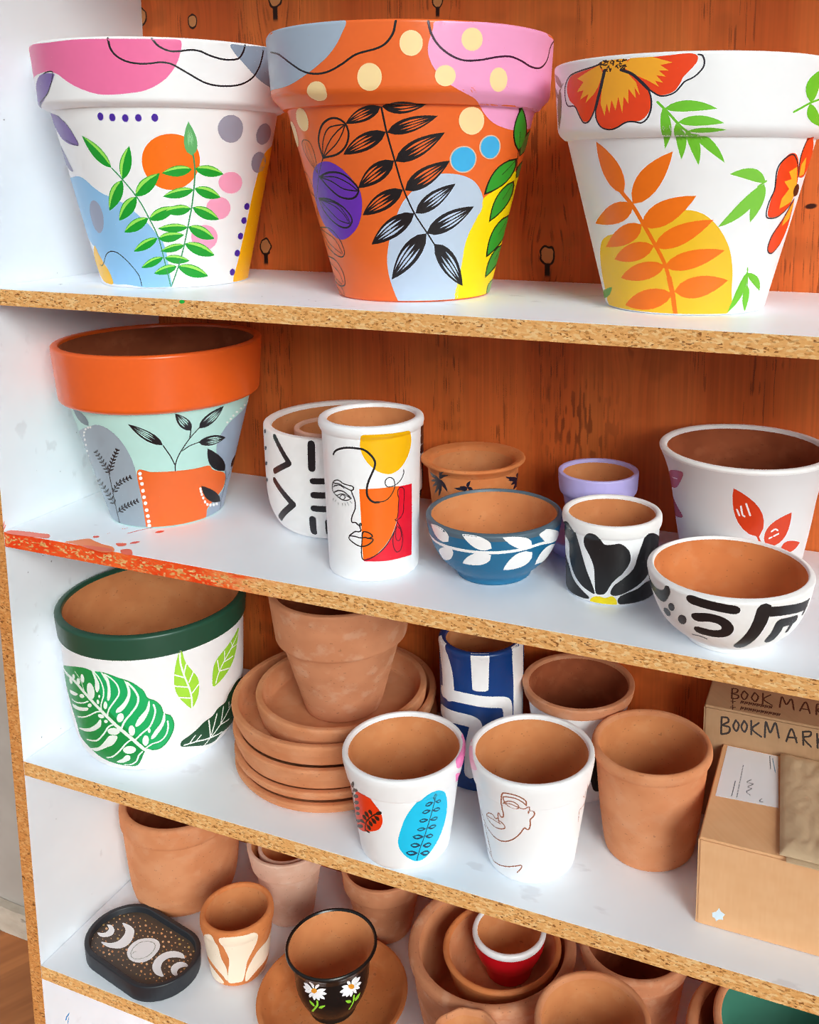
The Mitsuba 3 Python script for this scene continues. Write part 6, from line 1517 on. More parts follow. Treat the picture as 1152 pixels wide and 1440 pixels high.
MOTIFS['shipping_label'] = [
 ('print','small printed lines',[
  ('bar','7d828c',0,(393,1181,393,1132),19),
  ('bar','7d828c',0,(393,1082,393,1022),19),
  ('bar','7d828c',0,(393,984,393,931),19),
  ('bar','7d828c',0,(393,887,393,825),19),
  ('bar','7d828c',0,(394,791,394,728),19),
  ('bar','7d828c',0,(394,695,394,655),19),
  ('bar','7d828c',0,(394,601,394,563),19),
  ('bar','7d828c',0,(394,507,394,439),19),
  ('bar','7d828c',0,(394,414,395,368),19),
  ('bar','7d828c',0,(395,322,395,277),19),
  ('bar','7d828c',0,(395,231,395,158),19),
  ('bar','7d828c',0,(395,140,395,87),18),
  ('bar','6d727c',0,(305,595,305,563),19),
  ('bar','6d727c',0,(305,551,304,525),19),
  ('bar','6d727c',0,(304,507,303,478),19),
  ('bar','6d727c',0,(303,463,303,443),19),
  ('bar','6d727c',0,(303,420,302,392),19),
  ('bar','6d727c',0,(302,377,302,344),19),
  ('bar','6d727c',0,(301,333,301,307),19),
  ('bar','6d727c',0,(301,291,300,261),19),
  ('bar','6d727c',0,(300,248,300,219),19),
  ('bar','6d727c',0,(299,205,299,187),19),
  ('bar','6d727c',0,(299,163,298,133),19),
  ('bar','6d727c',0,(298,120,298,94),19),
  ('bar','6a8fb0',0,(929,1640,933,1619),20),
  ('bar','6a8fb0',0,(937,1600,941,1583),20),
  ('bar','6a8fb0',0,(946,1560,952,1530),20),
  ('bar','6a8fb0',0,(954,1520,959,1496),20),
  ('bar','6a8fb0',0,(962,1480,968,1453),19),
  ('bar','6a8fb0',0,(970,1440,976,1411),19),
  ('bar','6a8fb0',0,(978,1401,984,1374),19),
  ('bar','6a8fb0',0,(986,1362,993,1331),19),
  ('bar','6a8fb0',0,(995,1322,999,1301),19),
  ('bar','6a8fb0',0,(1003,1283,1008,1255),19),
  ('bar','6a8fb0',0,(1011,1245,1015,1222),19),
  ('bar','6a8fb0',0,(1019,1206,1025,1176),19),
  ('bar','70757f',0,(866,1703,870,1675),20),
  ('bar','70757f',0,(871,1665,873,1648),20),
  ('bar','70757f',0,(876,1627,878,1610),20),
  ('bar','70757f',0,(881,1589,884,1571),20),
  ('bar','70757f',0,(886,1551,890,1522),20),
  ('bar','70757f',0,(891,1514,894,1492),20),
  ('bar','70757f',0,(896,1476,900,1452),20),
  ('bar','70757f',0,(901,1439,904,1419),19),
  ('bar','70757f',0,(906,1401,909,1379),19),
  ('bar','70757f',0,(911,1364,914,1344),19),
  ('bar','70757f',0,(916,1327,919,1307),19),
  ('bar','70757f',0,(921,1290,924,1267),19),
  ('line','4a4f58',0,(596,755,526,646,647,629,556,498,637,466,551,338,629,252),16),
  ('line','4a4f58',0,(855,226,820,136,887,124),16)])]
MOTIFS['shelving_unit__shelf_board_001'] = [
 ('paint_stain','orange-red spilled paint',[
  ('poly','e9674a',0,(95,109,503,191,873,219,1124,241,1274,53,933,-6,497,-53,136,-50)),
  ('poly','ee7f45',0,(1813,22,1967,212,2148,376,2381,309,2660,235,2996,186,3182,19,3038,-125,2574,-69,2175,-1)),
  ('poly','e8694a',1,(2328,14,2602,76,2996,97,3149,-2,2918,-84,2574,-69)),
  ('poly','e9674a',0,(2919,382,3118,460,3193,353,3087,267)),
  ('poly','e9674a',0,(3281,120,3447,229,3698,5,3483,-37)),
  ('dot','dd5240',0,(2218,517,2274,557,2171,565)),
  ('leaf','dd5240',0,(3206,477,3339,667),126,0,0.5),
  ('leaf','dd5240',0,(3281,1202,3418,1373),134,0,0.5),
  ('line','e0523c',0,(2738,941,2868,1216,3010,1420),27),
  ('line','e0523c',0,(2325,740,2342,805),15),
  ('line','e0523c',0,(2423,1101,2498,1199),16)])]
MOTIFS['shelving_unit__side_panel'] = [
 ('paint_stain','orange-red splash beside the second shelf',[
  ('line','ee5a24',0,(10,118,44,213),19),
  ('line','ee5a24',0,(10,37,68,122),23)]),
 ('paint_stain','small blue paint mark below the fourth shelf',[
  ('line','2a7fc0',0,(729,-13289,657,-13310,633,-13361),48),
  ('line','2a7fc0',0,(710,-13389,678,-13513),26)])]
MOTIFS['shelving_unit__shelf_board'] = [
 ('paint_stain','green paint dot',[
  ('dot','1fae3c',0,(5362,-45,5429,-42,5365,-6))])]


def paint(key, surf):
    """Adds the motifs painted on a thing or part: each motif is a part of its own."""
    turned = isinstance(surf, Turned)
    for i, (name, label, marks) in enumerate(MOTIFS.get(key, ())):
        d = []
        for kind, color, layer, pts, *more in marks:
            pts = list(zip(pts[::2], pts[1::2]))
            pts = [(math.radians(a / 100) if turned else a / 20000, s / 20000) for a, s in pts]
            d.append((kind, color, [pts] + [x / 20000 if j == 0 else x for j, x in enumerate(more)], layer))
        mesh, col = drape(surf, d, layer0=min(i, 12) * 0.15)
        k = put(f"{key.split('@')[0]}__{name}", trimesh.Trimesh(*mesh, process=False), 'paint_colors', True, color=col)
        if label:
            tag(k, label)


# ------------------------------------------------------------------ shelf geometry
Z1, Z2, Z3, Z4, Z5 = 0.0, -0.28, -0.5666, -0.8423, -1.118
DEPTH, BOARD, WIDTH, TOP, FLOOR = 0.278, 0.018, 1.36, 0.47, -1.2

scene['floor'] = ply(box(-2.2, 2.6, -2.6, 0.33, FLOOR - 0.05, FLOOR), 'floor_laminate')
tag('floor', 'brown wood-look laminate floor beside the shelving unit', kind='structure')
scene['wall_back'] = ply(box(-2.2, 2.6, 0.33, 0.43, FLOOR, 1.35), 'plaster')
tag('wall_back', 'dull grey plastered wall behind the shelving unit', kind='structure')
sk = trimesh.creation.box((2.05, 0.014, 0.052))
for _ in range(5):
    sk = sk.subdivide() if len(sk.faces) < 6000 else sk
sv = np.array(sk.vertices)
sv[:, 1] -= 0.008 * (meshkit.fbm(sv * 45, 3, 2) - 0.5) * (sv[:, 1] < 0)
sv[:, 2] += 0.03 * (meshkit.fbm(sv * [18, 4, 4], 3, 8) - 0.5) * (sv[:, 2] > 0)
sk = trimesh.Trimesh(sv, sk.faces, process=False)
sk.apply_translation((-1.06, 0.322, FLOOR + 0.026))
scene['baseboard_back'] = ply(sk, 'skirting_plaster', 40)
tag('baseboard_back', 'crumbling cracked skirting along the foot of the wall', kind='structure')

# shelving unit: boards, left side panel, plywood back
SH = 'shelving_unit'
tag(SH, 'white laminate shelving unit with bare chipboard edges and an orange plywood back, full of pots', 'shelves')
EDGE = 0.0006
for i, (z, dirt) in enumerate(((Z1, 0), (Z2, 1), (Z3, 0), (Z4, 0), (Z5, 0), (TOP, 0))):
    b = put(f'{SH}__shelf_board', box(0.0011, WIDTH, EDGE, DEPTH - 0.0015, z - BOARD, z), 'laminate')
    tag(b, ('white shelf board holding the three big painted pots', 'white shelf board smeared with orange-red paint at its left end', 'white shelf board with mugs, saucers and boxes',
            'white shelf board under the bare clay pots', 'lowest shelf board', 'top board of the unit')[i])
    e = put(f'{b}__front_edge', box(0.0011, WIDTH, 0, EDGE, z - BOARD, z - 0.0005), 'chipboard_red' if dirt else 'chipboard')
    tag(e, 'chipboard front edge painted orange-red at its left end' if dirt else 'bare chipboard front edge')
sp = put(f'{SH}__side_panel', box(-BOARD, 0, EDGE, DEPTH, FLOOR, TOP), 'laminate')
tag(sp, 'white left side panel')
tag(put(f'{sp}__front_edge', box(-BOARD, 0, 0, EDGE, FLOOR, TOP), 'chipboard_aged'), 'bare brown chipboard front edge')
tag(put(f'{SH}__side_panel', box(WIDTH, WIDTH + BOARD, 0, DEPTH, FLOOR, TOP), 'laminate'), 'white right side panel')
tag(put(f'{SH}__back_panel', box(-BOARD, WIDTH + BOARD, DEPTH, DEPTH + 0.006, FLOOR, TOP), 'plywood'), 'orange-brown stained plywood back with dark knots')


# ------------------------------------------------------------------ pots
def potter(key, label, category, loc, seed, body, rim, inside, mats, parts=('body', 'rim', 'inner_wall'), group=None, wobble=0.004, lean=(0, 0), n=112, part_labels=(), painted_rim=True, flute=None):
    """body, rim, inside: corner lists (r, h[, fillet]) in mm, one after the other: outside up, over the lip, inside down."""
    t = Turned(loc, seed, wobble, lean)
    t.flute = flute
    mm = lambda pts: [tuple(x / 1000 for x in p) for p in pts]
    bp, rp, ip = rounded(mm(body)), rounded(mm(rim)), rounded(mm(inside))
    tag(key, label, category, group)
    for name, prof, m, lab in zip(parts, (bp, rp, ip), mats, list(part_labels) + [None] * 3):
        k = put(f'{key}__{name}', t.mesh(refine(prof), n), m, 40)
        if lab:
            tag(k, lab)
    outer = refine(bp, 0.004)
    first = int(np.argmax(outer[:, 0] > 0.9 * mm(body)[1][0]))
    top = refine(rp, 0.004)
    top = top[: int(np.argmax(top[:, 1])) + 1]
    t.paint_on(np.vstack([outer[first:], top[1:]]) if painted_rim else outer[first:])
    return t


def flower_pot(rb, neck, col, rim, wall=7, lip=2.5, drain=True):
    """The classic collared flower pot: base radius, (radius, height) of the neck, of the collar's foot and of the rim, in mm."""
    (nr, nh), (cr, ch), (rr, rh) = neck, col, rim
    body = [(0, 0), (rb, 0, 3), (nr, nh)]
    rimp = [(nr, nh), (nr + 0.3 * (cr - nr), nh + 0.5), (cr, ch, 4), (rr, rh, lip), (rr - wall, rh, lip), (rr - wall - 0.3, rh - 4)]
    k = (nr - rb) / nh
    inside = [(rr - wall - 0.3, rh - 4), (nr - wall + 2 + k * (rh - nh) * 0.3, nh, 8), (rb - wall + 2, wall + 2, 8), (0, wall + 2)]
    return body, rimp, inside


GEO = {}      # key -> painted surface

# --- top shelf
b, r, i = flower_pot(81, (122.3, 190), (133.5, 195), (139, 257), 8, 3)
GEO['painted_flower_pot'] = potter('painted_flower_pot', 'large white flower pot painted with a pink patch, orange sun and green fern sprays', 'flower pot', (0.151, 0.1355, Z1), 1, b, r, i,
                                   ('paint_white', 'paint_white', 'clay_inside'), part_labels=('white tapered body', 'white collar'))
b, r, i = flower_pot(77.8, (124, 184), (139, 196), (142.6, 255), 8, 3)
GEO['painted_flower_pot_001'] = potter('painted_flower_pot_001', 'large orange flower pot painted with black leaves, cream dots and a pink patch', 'flower pot', (0.4605, 0.1320, Z1), 2, b, r, i,
                                       ('paint_orange', 'paint_orange', 'clay_inside'), part_labels=('orange tapered body', 'orange collar'))
b, r, i = flower_pot(73, (111.4, 152.5), (120.3, 159), (124.4, 219), 8, 3)
GEO['painted_flower_pot_002'] = potter('painted_flower_pot_002', 'large white flower pot painted with orange flowers, orange leaves and a yellow disc', 'flower pot', (0.739, 0.141, Z1), 3, b, r, i,
                                       ('paint_white', 'paint_white', 'clay_inside'), part_labels=('white tapered body', 'white collar'))

# --- second shelf
b, r, i = flower_pot(65, (102.9, 143.5), (113.3, 147), (118.4, 211), 9, 4)
GEO['painted_flower_pot_003'] = potter('painted_flower_pot_003', 'flower pot with glossy orange collar above mint, grey and orange painted body', 'flower pot', (0.1256, 0.1298, Z2), 4, b, r, i,
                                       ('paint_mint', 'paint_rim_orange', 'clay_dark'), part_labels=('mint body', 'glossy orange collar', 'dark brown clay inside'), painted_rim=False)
GEO['zigzag_pot'] = potter('zigzag_pot', 'wide white round pot with black zigzags, behind the vase with the face', 'pot', (0.342, 0.184, Z2), 5,
                           [(0, 0), (76, 0, 10), (90, 26, 18), (91.5, 60), (92.5, 114)], [(92.5, 114), (92.5, 121, 3), (83.5, 121, 3), (83, 116)], [(83, 116), (82, 40), (70, 10, 15), (0, 10)],
                           ('paint_white_matt', 'paint_white_matt', 'clay_inside'))
b, r, i = flower_pot(30, (38, 70), (41, 73), (43, 105), 6, 3)
potter('small_clay_pot', 'small bare clay pot standing inside the white zigzag pot', 'pot', (0.333, 0.170, Z2 + 0.0102), 6, b, r, i, ('clay_plain', 'clay_pale', 'clay_inside'), n=72)
GEO['face_vase'] = potter('face_vase', 'tall white cylinder vase with a line-drawn face, yellow half disc and red block', 'vase', (0.4376, 0.0742, Z2), 7,
                          [(0, 0), (46.3, 0, 3), (47.5, 40), (49.6, 120), (50.6, 148)], [(50.6, 148), (52.6, 150, 1.5), (54.4, 155, 4), (53, 161, 4), (46, 161, 3), (45, 157)], [(45, 157), (43, 100), (40, 8, 5), (0, 7)],
                          ('paint_white', 'paint_white', 'clay_inside'))
GEO['palm_pot'] = potter('palm_pot', 'bare clay pot with flared lip and black palm trees, behind the blue bowl', 'pot', (0.4955, 0.2065, Z2), 8,
                         [(0, 0), (40, 0, 4), (46, 20, 20), (50.5, 60, 15), (51.5, 74)], [(51.5, 74), (54, 78, 4), (60, 83, 2), (58, 86.5, 3), (48, 83, 4), (46, 78)], [(46, 78), (45, 50), (38, 8, 6), (0, 7)],
                         ('clay_warm', 'clay_warm', 'clay_inside'))
GEO['leafy_bowl'] = potter('leafy_bowl', 'deep blue bowl with a white vine and white leaves round its side', 'bowl', (0.5603, 0.1045, Z2), 9,
                           [(0, 0), (38, 0, 2), (38.5, 6, 3), (45, 10, 6), (57.5, 22, 15), (66, 41, 18), (69, 58)], [(69, 58), (69.8, 63, 2), (65, 65.5, 2), (64, 62)], [(64, 62), (62, 42, 15), (50, 20, 15), (32, 9, 12), (0, 8)],
                           ('paint_teal', 'paint_grey_teal', 'clay_inside'), part_labels=('blue side', 'grey-blue lip', 'bare clay inside'))
# lilac pot on its saucer
potter('lilac_saucer', 'lilac saucer under the small lilac pot, behind the black petal mug', 'saucer', (0.6415, 0.2045, Z2), 10,
       [(0, 0), (50, 0, 3), (61, 16)], [(61, 16), (63, 21, 2), (58.5, 21, 2), (57.5, 18)], [(57.5, 18), (49, 6, 4), (0, 6)], ('paint_lilac', 'paint_lilac', 'paint_lilac'), n=80)
b, r, i = flower_pot(29, (38, 56), (42, 59), (43.4, 81), 5, 2)
potter('lilac_flower_pot', 'small lilac flower pot standing on the lilac saucer', 'flower pot', (0.6425, 0.2045, Z2 + 0.0062), 11, b, r, i, ('paint_lilac', 'paint_lilac', 'clay_inside'), n=80)
GEO['petal_mug'] = potter('petal_mug', 'white mug-shaped pot with big black petals and a yellow centre', 'pot', (0.6817, 0.1090, Z2), 12,
                          [(0, 0), (43.6, 0, 4), (44.5, 30), (45.8, 66)], [(45.8, 66), (47.5, 68, 2), (48.6, 74, 3), (47.6, 79.5, 3), (42.5, 79.5, 3), (42, 76)], [(42, 76), (40.5, 40), (37, 7, 5), (0, 6)],
                          ('paint_white', 'paint_white_matt', 'clay_inside'))
GEO['bell_pot'] = potter('bell_pot', 'greyish white bell-shaped pot with red leaves, behind the white bowl at the right', 'pot', (0.7955, 0.1925, Z2), 13,
                         [(0, 0), (56, 0, 6), (60, 22, 15), (67, 60, 20), (70.5, 88, 25), (76, 112, 14), (83.3, 129)], [(83.3, 129), (84.6, 131.5, 1.5), (83, 134, 2), (78, 134, 2), (76.5, 130)],
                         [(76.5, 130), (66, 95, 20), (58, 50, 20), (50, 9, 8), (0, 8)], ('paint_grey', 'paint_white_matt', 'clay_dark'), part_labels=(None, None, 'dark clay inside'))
GEO['patterned_bowl'] = potter('patterned_bowl', 'white bowl with black bars, dots and squared spirals', 'bowl', (0.8018, 0.0515, Z2), 14,
                               [(0, 0), (37, 0, 2), (38, 5, 3), (47, 10, 6), (60, 22, 15), (68, 42, 16), (71, 58)], [(71, 58), (72, 62.5, 2), (66.5, 65.3, 2), (65.5, 62)], [(65.5, 62), (63, 42, 15), (51, 20, 15), (32, 9, 12), (0, 8)],
                               ('paint_white_matt', 'paint_white_matt', 'clay_warm'), part_labels=(None, None, 'bare orange clay inside'))

# --- third shelf
GEO['monstera_pot'] = potter('monstera_pot', 'big white pot with dark green rim and a painted monstera leaf', 'pot', (0.1120, 0.1090, Z3), 15,
                             [(0, 0), (82, 0, 12), (96, 22, 22), (103, 70, 30), (106.5, 153)], [(106.5, 153), (109, 154.5, 1.5), (111.3, 182, 4), (103, 183, 3), (102, 178)], [(102, 178), (99, 100), (85, 14, 16), (0, 11)],
                             ('paint_white', 'paint_green_dark', 'clay_inside'), part_labels=('white body', 'dark green rim band'))
for k, (h, ht, lab) in enumerate(((0, 14.2, 'large clay saucer, lowest of the stack of four'), (14.4, 14.2, 'large clay saucer, second from the bottom of the stack'),
                                  (28.8, 27, 'large clay saucer, third from the bottom of the stack'), (56, 27, 'large clay saucer, topmost of the four wide ones in the stack'))):
    rr = 118.5 if k < 2 else 120.8
    potter('clay_saucer' + (f'_{k:03d}' if k else ''), lab, 'saucer', (0.3395 - 0.0012 * (k % 2), 0.1510 + 0.001 * k, Z3 + h / 1000), 20 + k,
           [(0, 0), (rr - 8, 0, 4), (rr - 2, ht * 0.55)], [(rr - 2, ht * 0.55), (rr, ht - 3, 2.5), (rr - 1, ht, 2), (rr - 8, ht, 2.5), (rr - 8.6, ht - 3)], [(rr - 8.6, ht - 3), (rr - 12, 8, 4), (0, 8)],
           ('clay_plain', 'clay_plain', 'clay_plain'), n=96, wobble=0.003)
potter('clay_saucer_004', 'smaller clay saucer on top of the stack, under the dusty flower pot', 'saucer', (0.3500, 0.1500, Z3 + 0.0645), 25,
       [(0, 0), (94, 0, 3), (98.5, 16)], [(98.5, 16), (100, 27, 2), (99, 30, 2), (92.5, 30, 2), (91.5, 27)], [(91.5, 27), (87, 8, 5), (0, 8)], ('clay_plain', 'clay_plain', 'clay_plain'), n=96)
b, r, i = flower_pot(44, (69.3, 88.5), (76, 90), (83, 147), 8, 3)
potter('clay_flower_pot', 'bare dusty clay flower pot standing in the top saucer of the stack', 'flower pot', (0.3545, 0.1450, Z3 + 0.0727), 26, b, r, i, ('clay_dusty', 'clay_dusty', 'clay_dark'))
GEO['striped_cylinder_pot'] = potter('striped_cylinder_pot', 'tall navy blue cylinder pot with white maze stripes', 'pot', (0.5120, 0.1900, Z3), 27,
                                     [(0, 0), (46.5, 0, 3), (48, 60), (49, 158)], [(49, 158), (50, 163, 3), (49, 167.5, 3), (42, 167.5, 3), (41, 163)], [(41, 163), (39, 80), (36, 8, 4), (0, 7)],
                                     ('paint_navy', 'paint_navy', 'clay_inside'))
GEO['clay_rimmed_pot'] = potter('clay_rimmed_pot', 'white pot with a bare clay rim, behind the plain clay cylinder pot', 'pot', (0.6225, 0.2085, Z3), 28,
                                [(0, 0), (44, 0, 3), (57, 108)], [(57, 108), (61, 110, 2), (63.6, 121, 4), (63, 123, 2), (57, 123, 2), (56, 119)], [(56, 119), (50, 70), (37, 9, 6), (0, 8)],
                                ('paint_white', 'clay_dusty', 'clay_dark'), part_labels=('white body', 'bare clay rim', 'dark clay inside'))
GEO['oval_leaf_mug'] = potter('oval_leaf_mug', 'white conical pot painted with a red and a blue oval of leaf sprigs', 'pot', (0.4835, 0.0455, Z3), 29,
                              [(0, 0), (46.3, 0, 5), (57, 82)], [(57, 82), (59.2, 84, 1.5), (63.4, 103, 4), (63, 109, 2.5), (57.8, 109.3, 2), (57, 105)], [(57, 105), (53, 80), (40, 8, 6), (0, 7)],
                              ('paint_white', 'paint_white', 'clay_inside'))
GEO['line_face_mug'] = potter('line_face_mug', 'white conical pot with a face drawn in one brown line', 'pot', (0.6130, 0.0735, Z3), 30,
                              [(0, 0), (44, 0, 5), (57.6, 90)], [(57.6, 90), (59.4, 92, 1.5), (63.2, 113, 4), (62.8, 119, 2.5), (57.5, 119.3, 2), (56.7, 115)], [(56.7, 115), (53, 85), (39, 8, 6), (0, 7)],
                              ('paint_white', 'paint_white', 'clay_inside'))
potter('clay_cylinder_pot', 'plain bare clay pot with rounded lip, beside the cardboard box', 'pot', (0.7215, 0.1360, Z3), 31,
       [(0, 0), (46, 0, 4), (52, 40, 20), (57.3, 101)], [(57.3, 101), (60, 103, 2), (62, 108.5, 4), (60, 115, 4), (55, 115, 3), (54, 110)], [(54, 110), (50, 70), (40, 9, 7), (0, 8)], ('clay_plain', 'clay_plain', 'clay_inside'))

# --- fourth shelf
potter('clay_jar', 'big plain clay pot in the left corner, behind the moon tray', 'pot', (0.0815, 0.1745, Z4), 32,
       [(0, 0), (60, 0, 12), (69, 22, 20), (74, 80, 20), (76, 112)], [(76, 112), (78.8, 116, 4), (79.3, 137, 6), (76, 141, 4), (70, 141, 4), (69, 136)], [(69, 136), (67, 70), (54, 10, 10), (0, 9)], ('clay_plain', 'clay_plain', 'clay_dark'))
b, r, i = flower_pot(31, (43, 73.5), (47.5, 75), (53, 105), 6, 2.5)
potter('clay_flower_pot_001', 'pale pinkish clay flower pot with another pot nested inside', 'flower pot', (0.2375, 0.1910, Z4), 33, b, r, i, ('clay_pale', 'clay_pale', 'clay_inside'))
b, r, i = flower_pot(21, (31, 62), (36, 65), (39.5, 91), 5, 2.5)
potter('small_clay_pot_001', 'small clay pot nested inside the pale pinkish flower pot', 'pot', (0.2378, 0.1915, Z4 + 0.0085), 34, b, r, i, ('clay_pale', 'clay_pale', 'clay_inside'), n=72)
GEO['dripped_cup'] = potter('dripped_cup', 'small orange clay cup with cream petal shapes, beside the moon tray', 'pot', (0.2277, 0.0925, Z4), 35,
                            [(0, 0), (34, 0, 3), (37, 20, 10), (42, 62)], [(42, 62), (44.3, 67, 4), (44, 76, 4), (42, 80, 3), (37.5, 80, 3), (36.8, 76)], [(36.8, 76), (35, 40), (29, 7, 5), (0, 6)], ('clay_warm', 'clay_warm', 'clay_inside'))
b, r, i = flower_pot(34, (47, 63.5), (51.5, 65), (54, 91), 6, 2.5)
potter('clay_flower_pot_002', 'dark clay flower pot between the pale pot and the wide clay basin', 'flower pot', (0.3660, 0.2140, Z4), 36, b, r, i, ('clay_dusty', 'clay_dusty', 'clay_dark'))
potter('orange_saucer', 'smooth orange clay saucer under the black daisy pot', 'saucer', (0.3678, 0.0800, Z4), 37,
       [(0, 0), (72, 0, 3), (83, 14)], [(83, 14), (88, 20, 2.5), (87, 23, 2), (82, 22, 2), (80, 19)], [(80, 19), (69, 6.5, 6), (0, 6.5)], ('clay_warm', 'clay_warm', 'clay_warm'), n=96)
GEO['daisy_pot'] = potter('daisy_pot', 'black bell-shaped pot with two white daisies, on the orange saucer', 'pot', (0.3690, 0.0785, Z4 + 0.0067), 38,
                          [(0, 0), (28, 0, 3), (27, 5, 3), (34, 14, 10), (42, 32, 15), (43.5, 55, 15), (45, 66)], [(45, 66), (50, 76, 4), (53.2, 79, 2), (52, 82.5, 2), (50, 82, 1.5), (49, 80)], [(49, 80), (41, 62, 12), (38, 35, 12), (26, 9, 10), (0, 8)],
                          ('paint_black', 'paint_black', 'clay_inside'))
potter('clay_basin', 'wide bare clay basin holding a smaller clay bowl and the red pot', 'pot', (0.5464, 0.1350, Z4), 39,
       [(0, 0), (78, 0, 6), (87, 50, 30), (92, 90)], [(92, 90), (95.5, 93, 4), (96, 100, 5), (93, 104, 4), (85, 104, 4), (83, 99)], [(83, 99), (81, 60), (70, 10, 9), (0, 10)], ('clay_dusty', 'clay_dusty', 'clay_plain'))
potter('clay_bowl', 'deep clay bowl inside the wide basin, holding the red pot with white lip', 'bowl', (0.5580, 0.1360, Z4 + 0.0103), 41,
       [(0, 0), (38, 0, 3), (54, 45, 20), (65.5, 85)], [(65.5, 85), (67.8, 88, 2.5), (65, 91.5, 2.5), (61, 90.5, 2), (60, 87)], [(60, 87), (52, 60, 14), (44, 46, 8), (0, 46)], ('clay_warm', 'clay_warm', 'clay_plain'))
GEO['red_pot'] = potter('red_pot', 'small glossy red pot with a white lip, inside the clay bowl', 'pot', (0.5610, 0.1510, Z4 + 0.0566), 42, [(0, 0), (26, 0, 3), (29.5, 19), (34, 21.5, 2), (40, 34, 6), (41.5, 47)],
                        [(41.5, 47), (42.8, 50, 2), (41.5, 54, 2), (37, 54, 2), (36.5, 51)], [(36.5, 51), (34, 36, 8), (22, 7, 6), (0, 6)], ('paint_red', 'paint_white', 'clay_inside'), part_labels=('red body', 'white lip'))
potter('clay_pot', 'dark shaded clay pot behind the round pale pot', 'pot', (0.6985, 0.1920, Z4), 43,
       [(0, 0), (46, 0, 4), (58, 85)], [(58, 85), (62, 89, 3), (64, 105, 4), (62, 109, 3), (56, 109, 3), (55, 105)], [(55, 105), (50, 70), (39, 10, 6), (0, 9)], ('clay_dusty', 'clay_dusty', 'clay_dark'))
potter('round_clay_pot', 'pale round-mouthed clay pot at the front of the fourth shelf', 'pot', (0.6855, 0.0540, Z4), 44,
       [(0, 0), (40, 0, 4), (48, 40, 20), (55, 112)], [(55, 112), (58, 118, 4), (58.6, 126, 4), (57, 129, 3), (52, 129, 3), (51, 124)], [(51, 124), (47, 80), (36, 10, 6), (0, 9)], ('clay_plain', 'clay_plain', 'clay_inside'))
potter('fluted_clay_pot', 'small clay pot with a fluted wavy lip in front of the basin', 'pot', (0.5690, 0.0020, Z4), 45,
       [(0, 0), (22, 0, 3), (26, 40, 20), (29, 84)], [(29, 84), (34, 102, 6), (37.5, 109, 2), (34, 109.5, 2), (32, 104)], [(32, 104), (26, 84), (18, 7, 5), (0, 7)], ('clay_plain', 'clay_plain', 'clay_inside'), flute=(9, 0.022, 0.09))
potter('clay_basin_001', 'wide clay pot at the right end of the fourth shelf, holding the green-lined pot', 'pot', (0.8680, 0.1250, Z4), 46,
       [(0, 0), (80, 0, 6), (90, 50, 30), (95, 90)], [(95, 90), (99, 93, 4), (100, 101, 5), (97, 105, 4), (89, 105, 4), (87, 100)], [(87, 100), (84, 60), (74, 10, 9), (0, 10)], ('clay_plain', 'clay_plain', 'clay_dark'))
potter('green_lined_pot', 'clay pot painted green inside, standing in the wide pot at the right end', 'pot', (0.8720, 0.1300, Z4 + 0.0103), 47,
       [(0, 0), (54, 0, 4), (66, 50, 20), (72, 96)], [(72, 96), (76.5, 99, 4), (78, 106, 4), (75.5, 109, 3), (70, 109, 3), (69, 105)], [(69, 105), (64, 60), (48, 10, 8), (0, 10)], ('clay_plain', 'clay_plain', 'paint_green_inside'), part_labels=(None, None, 'green painted inside'))

# moon tray: a stadium with a raised wall
TR = 'moon_tray'
tag(TR, 'black stadium-shaped tray painted with white moon phases and golden specks', 'tray')
Z4T = Z4 + 0.00015
TC, TA, THL, TW = np.array([0.1105, 0.0560]), math.radians(-11), 0.0350, 0.0470


def stadium(grow):
    g = LineString([(-THL, 0), (THL, 0)]).buffer(TW + grow, quad_segs=20)
    return affinity.translate(affinity.rotate(g, TA, origin=(0, 0), use_radians=True), *TC)


def ringmesh(prof, n=200):
    """Sweeps (offset, height) corners round the stadium, then closes to the middle."""
    rows = []
    for off, h in prof:
        ring = stadium(off).exterior
        rows.append([[*ring.interpolate(t, normalized=True).coords[0], Z4T + h] for t in np.linspace(0, 1, n, endpoint=False)])
    v = np.array(rows)
    m = len(prof)
    i, j = np.meshgrid(np.arange(m - 1), np.arange(n), indexing='ij')
    a, b_, c, d = i * n + j, i * n + (j + 1) % n, (i + 1) * n + (j + 1) % n, (i + 1) * n + j
    f = np.concatenate([np.stack([a, b_, c], -1).reshape(-1, 3), np.stack([a, c, d], -1).reshape(-1, 3)])
    return trimesh.Trimesh(v.reshape(-1, 3), f, process=False)


pr = rounded([(-0.02, 0.0), (-0.001, 0, 0.001), (0, 0.021, 0.002), (-0.0062, 0.021, 0.0015), (-0.0074, 0.0135)])
put(f'{TR}__wall', ringmesh(pr), 'paint_charcoal', 40)
fl_ = trimesh.creation.extrude_polygon(stadium(-0.0073), 0.0082, engine='earcut')
fl_.apply_translation((0, 0, Z4T + 0.0055))
tag(put(f'{TR}__tray_floor', fl_, 'paint_tray'), 'dark brown inner floor')
GEO[TR] = Flat((TC[0], TC[1], Z4T + 0.0137), (math.cos(TA), math.sin(TA), 0), (-math.sin(TA), math.cos(TA), 0))


